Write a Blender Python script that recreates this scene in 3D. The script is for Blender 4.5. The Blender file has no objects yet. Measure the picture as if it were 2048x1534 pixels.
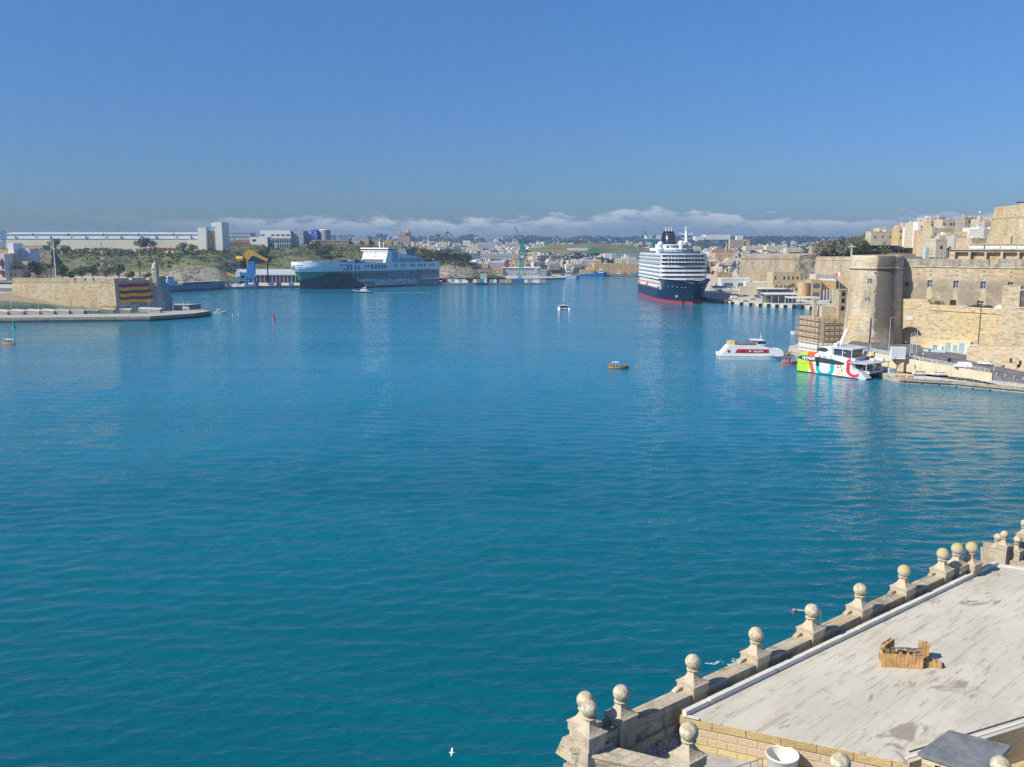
import bpy, math, random
from mathutils import Vector, Matrix
R=math.radians
sc=bpy.context.scene
random.seed(7)
# ---------------------------------------------------------------- camera
F=1800.0; CAMZ=45.0; PITCH=math.atan(280/F)
cam=bpy.data.cameras.new('camera'); cam.sensor_width=36; cam.lens=F/2048*36
cam.clip_start=0.5; cam.clip_end=60000
co=bpy.data.objects.new('camera',cam); sc.collection.objects.link(co)
co.location=(0,0,CAMZ); co.rotation_euler=(math.pi/2-PITCH,0,0); sc.camera=co
# ---------------------------------------------------------------- light
SUN_EL=40.0; SX,SY=-0.906,-0.423            # horizontal direction towards the sun
az=math.atan2(SX,SY)                       # clockwise from +Y
sd=bpy.data.lights.new('sun','SUN'); sd.energy=4.0; sd.angle=R(0.5); sd.color=(1,0.925,0.80)
so=bpy.data.objects.new('sun',sd); sc.collection.objects.link(so)
n_=math.hypot(SX,SY); ce=math.cos(R(SUN_EL))
tosun=Vector((SX/n_*ce,SY/n_*ce,math.sin(R(SUN_EL))))
so.rotation_euler=tosun.to_track_quat('Z','Y').to_euler()
so.location=(-200,0,300)
wd=bpy.data.worlds.new('World'); sc.world=wd; wd.use_nodes=True
nt=wd.node_tree; nt.nodes.clear()
def N(nt,t,**k):
    n=nt.nodes.new(t)
    for a,b in k.items():
        if a.startswith('i_'): n.inputs[a[2:].replace('_',' ')].default_value=b
        else: setattr(n,a,b)
    return n
def mth(nt,op,a,b=None,c=None,clamp=False):
    n=nt.nodes.new('ShaderNodeMath'); n.operation=op; n.use_clamp=clamp
    for i,x in enumerate((a,b,c)):
        if x is None: continue
        if isinstance(x,(int,float)): n.inputs[i].default_value=x
        else: nt.links.new(x,n.inputs[i])
    return n.outputs[0]
def mix(nt,fac,a,b,blend='MIX'):
    n=nt.nodes.new('ShaderNodeMix'); n.data_type='RGBA'; n.blend_type=blend
    for s,x in ((n.inputs['Factor'],fac),(n.inputs['A'],a),(n.inputs['B'],b)):
        if isinstance(x,(int,float)): s.default_value=x
        elif isinstance(x,(tuple,list)): s.default_value=tuple(x)+((1,) if len(x)==3 else ())
        else: nt.links.new(x,s)
    return n.outputs['Result']
def ramp(nt,x,lo,hi):
    n=nt.nodes.new('ShaderNodeMapRange'); n.interpolation_type='SMOOTHSTEP'
    nt.links.new(x,n.inputs[0]); 
    for i,v in ((1,lo),(2,hi)):
        if isinstance(v,(int,float)): n.inputs[i].default_value=v
        else: nt.links.new(v,n.inputs[i])
    return n.outputs[0]
sky=N(nt,'ShaderNodeTexSky',sky_type='NISHITA',sun_disc=False,sun_elevation=R(SUN_EL),sun_rotation=az,
      air_density=1.0,dust_density=0.6,ozone_density=3.0,altitude=0)
tc=N(nt,'ShaderNodeTexCoord'); sp=N(nt,'ShaderNodeSeparateXYZ'); nt.links.new(tc.outputs['Generated'],sp.inputs[0])
X,Y,Z=sp.outputs
hz=mth(nt,'ABSOLUTE',Z)
sv=N(nt,'ShaderNodeCombineXYZ'); nt.links.new(X,sv.inputs[0]); nt.links.new(Y,sv.inputs[1]); nt.links.new(mth(nt,'MAXIMUM',hz,0.012),sv.inputs[2]); nt.links.new(sv.outputs[0],sky.inputs['Vector']) if 'Vector' in sky.inputs else None
# low air is a dull grey blue instead of bright white; zenith stays deep
e1=ramp(nt,hz,-0.02,0.36)
tint=mix(nt,e1,SKYLOW:=(0.28,0.405,0.65),SKYHIGH:=(0.37,0.62,0.90))
skyc=mix(nt,1.0,sky.outputs[0],tint,'MULTIPLY')
# cumulus bank low over the horizon
azm=mth(nt,'ARCTAN2',X,Y)
cv=N(nt,'ShaderNodeCombineXYZ'); nt.links.new(mth(nt,'MULTIPLY',azm,30.0),cv.inputs[0]); nt.links.new(mth(nt,'MULTIPLY',Z,95.0),cv.inputs[1])
puff=N(nt,'ShaderNodeTexNoise',i_Scale=1.0,i_Detail=6.0,i_Roughness=0.55); nt.links.new(cv.outputs[0],puff.inputs['Vector'])
cv2=N(nt,'ShaderNodeCombineXYZ'); nt.links.new(mth(nt,'MULTIPLY',azm,9.0),cv2.inputs[0]); cv2.inputs[1].default_value=3.3
big=N(nt,'ShaderNodeTexNoise',i_Scale=1.0,i_Detail=2.0); nt.links.new(cv2.outputs[0],big.inputs['Vector'])
# bank is taller around 10 degrees right of the middle
bump_=mth(nt,'SUBTRACT',1.0,mth(nt,'DIVIDE',mth(nt,'ABSOLUTE',mth(nt,'SUBTRACT',azm,0.17)),0.16),clamp=True)
top=mth(nt,'ADD',mth(nt,'MULTIPLY_ADD',big.outputs[0],0.020,0.0175),mth(nt,'MULTIPLY',bump_,0.010))
hgt=mth(nt,'ADD',Z,mth(nt,'MULTIPLY',mth(nt,'SUBTRACT',puff.outputs[0],0.5),-0.032))
cm=ramp(nt,mth(nt,'SUBTRACT',top,hgt),-0.0012,0.0055)
lit=mth(nt,'MULTIPLY',cm,ramp(nt,mth(nt,'SUBTRACT',top,hgt),0.022,0.002))
lit=mth(nt,'MULTIPLY',lit,ramp(nt,puff.outputs[0],0.34,0.60))
cm=mth(nt,'MULTIPLY',cm,ramp(nt,azm,-0.45,-0.15))
lit=mth(nt,'MULTIPLY',lit,ramp(nt,azm,-0.45,-0.15))
c1=mix(nt,mth(nt,'MULTIPLY',cm,0.60),skyc,(1.75,2.45,3.75))
c2=mix(nt,mth(nt,'MULTIPLY',lit,0.68),c1,(4.3,4.7,5.3))
bg=N(nt,'ShaderNodeBackground'); bg.inputs[1].default_value=0.1
nt.links.new(c2,bg.inputs[0]); wo=N(nt,'ShaderNodeOutputWorld'); nt.links.new(bg.outputs[0],wo.inputs[0])
sc.view_settings.view_transform='Standard'; sc.view_settings.look='None'; sc.view_settings.gamma=1
sc.view_settings.exposure=0.55
sc.cycles.max_bounces=6; sc.cycles.volume_bounces=0; sc.cycles.sample_clamp_indirect=6
sc.cycles.volume_step_rate=4; sc.cycles.use_denoising=False
# ---------------------------------------------------------------- pixel -> world
cp,sp_=math.cos(PITCH),math.sin(PITCH)
def ray(px,py):
    u=(px-1024)/F; v=-(py-767)/F
    return Vector((u,cp+v*sp_,-sp_+v*cp))
def W(px,py,z=0.0):
    d=ray(px,py); t=(z-CAMZ)/d.z; return Vector((d.x*t,d.y*t,z))
def D(px,py,y):
    d=ray(px,py); t=y/d.y; return Vector((d.x*t,y,CAMZ+d.z*t))
def mpp(y): return y/F
# ---------------------------------------------------------------- mesh builder
class MB:
    def __init__(s): s.v=[];s.f=[];s.m=[];s.s=[];s.uvf={};s.ur=0
    def add(s,vs,fs,mi=0,smooth=False,uv=None):
        o=len(s.v); s.v+= [tuple(v) for v in vs]
        for k,f in enumerate(fs):
            if uv: s.uvf[len(s.f)]=[uv[i] for i in f]
            s.f.append([i+o for i in f]); s.m.append(mi); s.s.append(smooth)
        return s
    def box(s,cx,cy,z0,sx,sy,sz,rz=0,mi=0,top=1.0,topy=None):
        ty=top if topy is None else topy
        c,n=math.cos(rz),math.sin(rz); vs=[]
        for z,kx,ky in ((z0,1,1),(z0+sz,top,ty)):
            for a,b in ((-1,-1),(1,-1),(1,1),(-1,1)):
                x=a*sx/2*kx;y=b*sy/2*ky; vs.append((cx+x*c-y*n,cy+x*n+y*c,z))
        return s.add(vs,[(3,2,1,0),(4,5,6,7),(0,1,5,4),(1,2,6,5),(2,3,7,6),(3,0,4,7)],mi)
    def beam(s,p,q,w,h=None,mi=0):
        h=h or w; p=Vector(p);q=Vector(q); d=(q-p); 
        if d.length<1e-6: return s
        d.normalize(); up=Vector((0,0,1)) if abs(d.z)<.95 else Vector((0,1,0))
        a=d.cross(up).normalized()*w/2; b=a.normalized().cross(d)*h/2
        vs=[p-a-b,p+a-b,p+a+b,p-a+b,q-a-b,q+a-b,q+a+b,q-a+b]
        return s.add(vs,[(0,1,2,3),(7,6,5,4),(4,5,1,0),(5,6,2,1),(6,7,3,2),(7,4,0,3)],mi)
    def tube(s,p,q,r,r2=None,n=8,mi=0,cap=True):
        r2=r if r2 is None else r2; p=Vector(p);q=Vector(q);d=(q-p).normalized()
        up=Vector((0,0,1)) if abs(d.z)<.95 else Vector((0,1,0))
        a=d.cross(up).normalized(); b=a.cross(d)
        vs=[];fs=[]
        for c,rr in ((p,r),(q,r2)):
            for i in range(n):
                t=2*math.pi*i/n; vs.append(c+a*math.cos(t)*rr+b*math.sin(t)*rr)
        for i in range(n): j=(i+1)%n; fs.append((i,j,n+j,n+i))
        s.add(vs,fs,mi,n>6)
        if cap: s.add(vs,[tuple(range(n-1,-1,-1)),tuple(range(n,2*n))],mi)
        return s
    def lathe(s,prof,cx=0,cy=0,n=16,mi=0,smooth=True,a0=0,a1=2*math.pi,sq=False,cap=True):
        vs=[];fs=[];uv=[]; full=abs(a1-a0-2*math.pi)<1e-6
        m=n+1
        for r,z in prof:
            for i in range(m):
                t=a0+(a1-a0)*i/n; k=1.0
                vs.append((cx+r*math.cos(t)*k,cy+r*math.sin(t)*k,z)); uv.append((t*max(p[0] for p in prof),z))
        for j in range(len(prof)-1):
            for i in range(n): fs.append((j*m+i,j*m+i+1,(j+1)*m+i+1,(j+1)*m+i))
        s.add(vs,fs,mi,smooth,uv)
        if cap:
            if prof[0][0]>1e-4: s.add(vs[:n],[tuple(range(n-1,-1,-1))],mi)
            if prof[-1][0]>1e-4: s.add(vs[-m:-1],[tuple(range(n))],mi)
        return s
    def sphere(s,c,r,n=12,mi=0,sz=1.0,sy=1.0,sx=1.0):
        vs=[];fs=[];k=max(4,n//2)
        for j in range(k+1):
            p=math.pi*j/k
            for i in range(n):
                t=2*math.pi*i/n; vs.append((c[0]+sx*r*math.sin(p)*math.cos(t),c[1]+sy*r*math.sin(p)*math.sin(t),c[2]-r*sz*math.cos(p)))
        for j in range(k):
            for i in range(n): h=(i+1)%n; fs.append((j*n+i,j*n+h,(j+1)*n+h,(j+1)*n+i))
        return s.add(vs,fs,mi,True)
    def prism(s,poly,z0,z1,mi=0,poly2=None,cap=True):
        n=len(poly); p2=poly2 or poly
        zf=(lambda z,i: z[i] if isinstance(z,(list,tuple)) else z)
        vs=[(p[0],p[1],zf(z0,i)) for i,p in enumerate(poly)]+[(p[0],p[1],zf(z1,i)) for i,p in enumerate(p2)]
        fs=[(i,(i+1)%n,n+(i+1)%n,n+i) for i in range(n)]
        if cap: fs+= [tuple(range(n-1,-1,-1)),tuple(range(n,2*n))]
        return s.add(vs,fs,mi)
    def plate(s,poly,O,U,Nn,t,mi=0):
        """2-D outline (u along U, v up) extruded by t along Nn"""
        O=Vector(O);U=Vector(U).normalized();Nn=Vector(Nn).normalized(); n=len(poly)
        vs=[O+U*p[0]+Vector((0,0,p[1])) for p in poly]; vs+= [v+Nn*t for v in vs]
        fs=[tuple(range(n)),tuple(range(2*n-1,n-1,-1))]+[((i+1)%n,i,n+i,n+(i+1)%n) for i in range(n)]
        return s.add(vs,fs,mi)
    def quad(s,a,b,c,d,mi=0): return s.add([a,b,c,d],[(0,1,2,3)],mi)
    def loft(s,rings,mi=0,smooth=True,close=False,cap=False,mfun=None):
        n=len(rings[0]); vs=[p for r in rings for p in r]; fs=[];base=len(s.f)
        for j in range(len(rings)-1):
            for i in range(n if close else n-1):
                k=(i+1)%n; fs.append((j*n+i,j*n+k,(j+1)*n+k,(j+1)*n+i))
        s.add(vs,fs,mi,smooth)
        if mfun:
            q=0
            for j in range(len(rings)-1):
                for i in range(n if close else n-1): s.m[base+q]=mfun(j,i); q+=1
        if cap:
            s.add(rings[0],[tuple(range(n))],mi); s.add(rings[-1],[tuple(range(n-1,-1,-1))],mi)
        return s
    def wallholes(s,p0,p1,z0,z1,holes,depth=.4,mi=0,back=1,batter=0.0):
        """front sheet from p0 to p1 with openings (u0,u1,v0,v1); reveals go in by depth, opening closed by a pane in slot back"""
        p0=Vector((p0[0],p0[1],0));p1=Vector((p1[0],p1[1],0)); L=(p1-p0).length;U=(p1-p0)/L; I=Vector((-U.y,U.x,0))
        us=sorted({0,L}|{h[0] for h in holes}|{h[1] for h in holes}); vz=sorted({z0,z1}|{h[2] for h in holes}|{h[3] for h in holes})
        P=lambda u,v,d=0:p0+U*u+I*(d+batter*(v-z0))+Vector((0,0,v))
        for i in range(len(us)-1):
            for j in range(len(vz)-1):
                uc=(us[i]+us[i+1])/2;vc=(vz[j]+vz[j+1])/2
                if any(h[0]<uc<h[1] and h[2]<vc<h[3] for h in holes): continue
                s.quad(P(us[i],vz[j]),P(us[i+1],vz[j]),P(us[i+1],vz[j+1]),P(us[i],vz[j+1]),mi)
        for a,b,c,d in [h[:4] for h in holes]:
            s.quad(P(a,c),P(a,d),P(a,d,depth),P(a,c,depth),mi); s.quad(P(b,d),P(b,c),P(b,c,depth),P(b,d,depth),mi)
            s.quad(P(a,d),P(b,d),P(b,d,depth),P(a,d,depth),mi); s.quad(P(b,c),P(a,c),P(a,c,depth),P(b,c,depth),mi)
            if back is not None: s.quad(P(a,c,depth),P(b,c,depth),P(b,d,depth),P(a,d,depth),back)
        return s
    def mesh(s,name,mats):
        me=bpy.data.meshes.new(name); me.from_pydata(s.v,[],s.f)
        if not isinstance(mats,(list,tuple)): mats=[mats]
        for m in mats: me.materials.append(m)
        me.polygons.foreach_set('material_index',s.m); me.polygons.foreach_set('use_smooth',s.s)
        uv=me.uv_layers.new(name='UVMap').data; k=0
        for fi,p in enumerate(me.polygons):
            c=s.uvf.get(fi)
            if c:
                for j in range(len(p.vertices)): uv[p.loop_start+j].uv=c[j]
                continue
            n=p.normal
            if abs(n.z)>.75:
                uc,us=math.cos(s.ur),math.sin(s.ur)
                for j,vi in enumerate(p.vertices): v=s.v[vi]; uv[p.loop_start+j].uv=(v[0]*uc+v[1]*us,v[1]*uc-v[0]*us)
            else:
                h=math.hypot(n.x,n.y) or 1; tx,ty=-n.y/h,n.x/h
                for j,vi in enumerate(p.vertices): v=s.v[vi]; uv[p.loop_start+j].uv=(v[0]*tx+v[1]*ty,v[2])
        me.update(); return me
    def build(s,name,mats,parent=None,label=None,smooth_angle=None):
        o=bpy.data.objects.new(name,s.mesh(name,mats)); sc.collection.objects.link(o)
        if parent is not None: o.parent=parent
        if label: o['label']=label
        return o
def thing(name,label,cat,loc=(0,0,0),rz=0,group=None):
    o=bpy.data.objects.new(name,None); sc.collection.objects.link(o); o.location=loc; o.rotation_euler=(0,0,rz)
    o.empty_display_size=.5; return tag(o,label,cat,group)
def tag(o,label,cat,group=None):
    o['label']=label; o['category']=cat
    if group: o['group']=group
    return o
def struct(name,mb,mats):
    o=mb.build(name,mats); o['kind']='structure'; return o
def kids(o): return [c for c in sc.collection.objects if c.parent==o]
def dup(root,loc,rz=0,label=None,group=None,scale=None):
    def rec(o,par):
        c=o.copy(); sc.collection.objects.link(c)
        if par is not None: c.parent=par
        for ch in list(o.children): rec(ch,c)
        return c
    r=rec(root,None); r.location=loc; r.rotation_euler=(0,0,rz)
    if scale: r.scale=scale if isinstance(scale,tuple) else (scale,)*3
    if label: r['label']=label
    if group: r['group']=group
    return r
# ---------------------------------------------------------------- materials
MAT={}
def newmat(name):
    m=bpy.data.materials.new(name); m.use_nodes=True; t=m.node_tree
    b=t.nodes['Principled BSDF']; return m,t,b
def setin(b,k,v): b.inputs[k].default_value=v
def plain(name,col,rough=.6,var=.15,scale=1.0,metal=0,spec=.4,dirt=0,dirtcol=(.15,.12,.09),coord='Object',bump=0):
    """painted or plain surface with slight tonal variation and optional dirt"""
    if name in MAT: return MAT[name]
    m,t,b=newmat(name); c=t.nodes.new('ShaderNodeTexCoord')
    n=N(t,'ShaderNodeTexNoise',i_Scale=scale,i_Detail=5.0,i_Roughness=.6); t.links.new(c.outputs[coord],n.inputs['Vector'])
    lo=tuple(x*(1-var) for x in col); hi=tuple(min(1,x*(1+var)) for x in col)
    cc=mix(t,ramp(t,n.outputs[0],.3,.7),lo,hi)
    if dirt:
        mp=N(t,'ShaderNodeMapping'); mp.inputs['Scale'].default_value=(1,1,.18); t.links.new(c.outputs[coord],mp.inputs[0])
        d=N(t,'ShaderNodeTexNoise',i_Scale=scale*2.3,i_Detail=6.0,i_Roughness=.7); t.links.new(mp.outputs[0],d.inputs['Vector'])
        cc=mix(t,mth(t,'MULTIPLY',ramp(t,d.outputs[0],.5,.75),dirt),cc,dirtcol)
    if bump: bp=N(t,'ShaderNodeBump',i_Strength=bump,i_Distance=.05); t.links.new(n.outputs[0],bp.inputs['Height']); t.links.new(bp.outputs[0],b.inputs['Normal'])
    t.links.new(cc,b.inputs['Base Color']); setin(b,'Roughness',rough); setin(b,'Metallic',metal); setin(b,'Specular IOR Level',spec)
    MAT[name]=m; return m
def stone(name,col,dark=(.12,.10,.08),stain=.5,bw=1.2,bh=.45,mortar=.35,scale=.15,low=.5,bump=.3,pits=.7,warm=(.52,.36,.16),warmth=.25,thr=.5,mid=.8,ps=1.0):
    """weathered limestone in courses: UVs are in metres"""
    if name in MAT: return MAT[name]
    m,t,b=newmat(name); c=t.nodes.new('ShaderNodeTexCoord'); uv=c.outputs['UV']
    br=N(t,'ShaderNodeTexBrick'); t.links.new(uv,br.inputs['Vector'])
    for k,v in (('Scale',1.0),('Mortar Size',.035),('Mortar Smooth',.6),('Brick Width',bw),('Row Height',bh),('Bias',0.0)): br.inputs[k].default_value=v
    br.inputs['Color1'].default_value=tuple(x*.88 for x in col)+(1,); br.inputs['Color2'].default_value=tuple(min(1,x*1.1) for x in col)+(1,)
    br.inputs['Mortar'].default_value=tuple(x*(1-mortar) for x in col)+(1,)
    big=N(t,'ShaderNodeTexNoise',i_Scale=scale,i_Detail=5.0,i_Roughness=.6,i_Distortion=.4); t.links.new(uv,big.inputs['Vector'])
    cc=mix(t,mth(t,'MULTIPLY',ramp(t,big.outputs[0],.42,.68),warmth*2,clamp=True),br.outputs[0],warm)
    # vertical rain streaks and soot
    mp=N(t,'ShaderNodeMapping'); mp.inputs['Scale'].default_value=(1.0,.22,1); t.links.new(uv,mp.inputs[0])
    st=N(t,'ShaderNodeTexNoise',i_Scale=scale*2.6,i_Detail=8.0,i_Roughness=.72); t.links.new(mp.outputs[0],st.inputs['Vector'])
    cc=mix(t,mth(t,'MULTIPLY',ramp(t,st.outputs[0],thr,thr+.22),stain),cc,dark)
    md=N(t,'ShaderNodeTexNoise',i_Scale=.5,i_Detail=7.0,i_Roughness=.75); mq=N(t,'ShaderNodeMapping'); mq.inputs['Scale'].default_value=(.75,1.9,1); t.links.new(uv,mq.inputs[0]); t.links.new(mq.outputs[0],md.inputs['Vector'])
    cc=mix(t,mth(t,'MULTIPLY',ramp(t,md.outputs[0],.49,.64),mid),cc,tuple(x*.40 for x in col))
    # pits and missing joints
    pt=N(t,'ShaderNodeTexNoise',i_Scale=ps,i_Detail=4.0,i_Roughness=.7); t.links.new(uv,pt.inputs['Vector'])
    mp2=N(t,'ShaderNodeMapping'); mp2.inputs['Scale'].default_value=(1,2.2,1); t.links.new(uv,mp2.inputs[0]); t.links.new(mp2.outputs[0],pt.inputs['Vector'])
    cc=mix(t,mth(t,'MULTIPLY',ramp(t,pt.outputs[0],.57,.66),pits),cc,tuple(x*.35 for x in col))
    t.links.new(cc,b.inputs['Base Color']); setin(b,'Roughness',.92); setin(b,'Specular IOR Level',.15)
    bp=N(t,'ShaderNodeBump',i_Strength=bump,i_Distance=.12); hh=mth(t,'SUBTRACT',mth(t,'MULTIPLY',br.outputs['Fac'],-.6),mth(t,'MULTIPLY',pt.outputs[0],1.0))
    t.links.new(hh,bp.inputs['Height']); t.links.new(bp.outputs[0],b.inputs['Normal'])
    MAT[name]=m; return m
def glassy(name,col=(.03,.045,.06),rough=.12):
    if name in MAT: return MAT[name]
    m,t,b=newmat(name); c=t.nodes.new('ShaderNodeTexCoord'); n=N(t,'ShaderNodeTexNoise',i_Scale=.35,i_Detail=1.0); t.links.new(c.outputs['Object'],n.inputs['Vector'])
    t.links.new(mix(t,n.outputs[0],tuple(x*.5 for x in col),tuple(x*1.8 for x in col)),b.inputs['Base Color'])
    setin(b,'Roughness',rough); setin(b,'Specular IOR Level',.8); MAT[name]=m; return m
LIME=(.50,.40,.25); LIMEP=(.56,.47,.33); LIMEG=(.34,.30,.24)
M_for=stone('fortress stone',(.60,.50,.34),stain=.6,bw=1.6,bh=.6,scale=.07,warmth=.3,thr=.47)
M_tow=stone('tower stone',(.62,.53,.38),stain=.6,dark=(.10,.085,.075),bw=1.7,bh=.75,mortar=.6,scale=.055,warmth=.2,thr=.46,mid=.6)
M_bas=stone('bastion stone',(.60,.50,.32),stain=.45,bw=1.6,bh=.7,scale=.06,warmth=.35)
M_basg=stone('grey and shaded bastion stone',(.52,.47,.40),stain=.35,bw=1.5,bh=.6,scale=.08,warmth=.05)
M_house=stone('house stone',(.60,.50,.34),stain=.25,bw=1.2,bh=.5,scale=.1,warmth=.2,bump=.15,pits=.2)
M_quay=stone('quay stone',(.42,.37,.29),stain=.7,dark=(.05,.05,.045),bw=2.0,bh=.6,scale=.2,warmth=.1)
M_wh=plain('white paint',(.78,.78,.76),.35,.06,.3,dirt=.12)
M_whd=plain('dull white paint',(.62,.63,.62),.6,.12,.3,dirt=.3)
M_gl=glassy('dark glass'); M_glb=glassy('blue glass',(.06,.12,.17))
M_blk=plain('black paint',(.02,.02,.022),.5,.3)
M_gry=plain('grey steel',(.30,.32,.34),.5,.15,.5,dirt=.3)
M_lgry=plain('light grey paint',(.52,.55,.58),.45,.08,.4,dirt=.15)
M_dgry=plain('dark grey paint',(.10,.11,.12),.6,.2)
M_conc=plain('concrete',(.54,.50,.43),.9,.18,.5,dirt=.45,spec=.2)
M_asph=plain('asphalt',(.16,.16,.165),.95,.25,.35,spec=.2,dirt=.2,dirtcol=(.2,.19,.17))
M_red=plain('red paint',(.55,.03,.035),.4,.1); M_org=plain('orange paint',(.75,.16,.03),.4,.1)
M_yel=plain('yellow paint',(.75,.42,.03),.5,.12,.4,dirt=.3); M_blu=plain('blue paint',(.02,.16,.42),.45,.15,dirt=.2)
M_teal=plain('teal paint',(.02,.30,.32),.5,.15,dirt=.2); M_grn=plain('green paint',(.02,.22,.15),.5,.15,dirt=.15)
M_wood=plain('weathered timber',(.56,.33,.14),.8,.3,3.0,spec=.2,dirt=.3)
M_bark=plain('bark',(.13,.095,.065),.95,.3,3)
M_rust=plain('rusty steel',(.33,.20,.13),.8,.3,.6,dirt=.4,dirtcol=(.08,.05,.04))
def leafmat(name,col,col2,sc_=.25):
    if name in MAT: return MAT[name]
    m,t,b=newmat(name); g=t.nodes.new('ShaderNodeNewGeometry'); c=t.nodes.new('ShaderNodeTexCoord')
    n=N(t,'ShaderNodeTexNoise',i_Scale=sc_,i_Detail=4.0,i_Roughness=.7); t.links.new(g.outputs['Position'],n.inputs['Vector'])
    w=N(t,'ShaderNodeTexWhiteNoise',noise_dimensions='3D'); t.links.new(g.outputs['True Normal'],w.inputs[0])
    f=mth(t,'ADD',mth(t,'MULTIPLY',ramp(t,n.outputs[0],.35,.65),.6),mth(t,'MULTIPLY',w.outputs[0],.4))
    t.links.new(mix(t,f,col,col2),b.inputs['Base Color']); setin(b,'Roughness',.8); setin(b,'Specular IOR Level',.15)
    MAT[name]=m; return m
M_leaf=leafmat('dark foliage',(.045,.07,.028),(.11,.14,.05)); M_leafg=leafmat('grey foliage',(.19,.18,.12),(.34,.31,.21))
M_leafb=leafmat('bright foliage',(.06,.09,.02),(.15,.18,.04)); M_palm=leafmat('palm foliage',(.05,.07,.03),(.12,.13,.05))
def addstain(m,maskf,col,k=1.0):
    t=m.node_tree; b=t.nodes['Principled BSDF']; l=b.inputs['Base Color'].links[0].from_socket
    t.links.new(mix(t,mth(t,'MULTIPLY',maskf(t),k),l,col),b.inputs['Base Color']); return m
# ================================================================= WATER, LAND, HAZE
from mathutils import noise as MN
def water():
    m,t,b=newmat('harbour water'); c=t.nodes.new('ShaderNodeTexCoord')
    P=c.outputs['Object']
    def nz(scale,detail,sx,sy,rot=0,dist=0.0,rough=.55):
        mp=N(t,'ShaderNodeMapping'); mp.inputs['Scale'].default_value=(sx,sy,1); mp.inputs['Rotation'].default_value=(0,0,rot); t.links.new(P,mp.inputs[0])
        n=N(t,'ShaderNodeTexNoise',i_Scale=scale,i_Detail=detail,i_Roughness=rough,i_Distortion=dist); t.links.new(mp.outputs[0],n.inputs['Vector']); return n.outputs[0]
    a=nz(.13,2,.40,1.0,.22,.3); d=nz(.42,3,.34,1.0,-.14,.5); d2=nz(.50,2,.36,1.0,.16,.4); e=nz(1.7,2,.45,1.0,.05)
    rg=lambda q:mth(t,'POWER',mth(t,'SUBTRACT',1.0,mth(t,'ABSOLUTE',mth(t,'MULTIPLY_ADD',q,2.0,-1.0))),2.0)
    h=mth(t,'ADD',mth(t,'MULTIPLY',a,1.5),mth(t,'ADD',mth(t,'MULTIPLY',rg(d),.44),mth(t,'ADD',mth(t,'MULTIPLY',rg(d2),.32),mth(t,'MULTIPLY',e,.14))))
    # calmer and more ruffled patches
    p1=nz(.012,3,.35,1.3,.12,.8); p2=nz(.02,3,.16,1.3,.04,1.2)
    calm=mth(t,'MULTIPLY',ramp(t,p1,.34,.6),ramp(t,p2,.40,.50))
    bp=N(t,'ShaderNodeBump',i_Distance=1.0); t.links.new(h,bp.inputs['Height'])
    t.links.new(mth(t,'MULTIPLY_ADD',calm,WBUMP*.55,WBUMP*.55),bp.inputs['Strength'])
    t.links.new(bp.outputs[0],b.inputs['Normal'])
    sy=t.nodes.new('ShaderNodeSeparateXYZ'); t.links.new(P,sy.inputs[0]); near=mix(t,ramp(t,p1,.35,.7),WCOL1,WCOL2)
    t.links.new(mix(t,ramp(t,mth(t,'ADD',sy.outputs[1],mth(t,'MULTIPLY',p1,120)),120,430),near,WCOL3),b.inputs['Base Color'])  # far water colour brightened with distance, standing in for reflected sky
    setin(b,'Roughness',.09); setin(b,'IOR',1.42); setin(b,'Specular IOR Level',.5)
    return m
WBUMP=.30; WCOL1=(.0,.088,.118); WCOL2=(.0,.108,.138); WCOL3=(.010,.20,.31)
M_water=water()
import numpy as np
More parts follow.
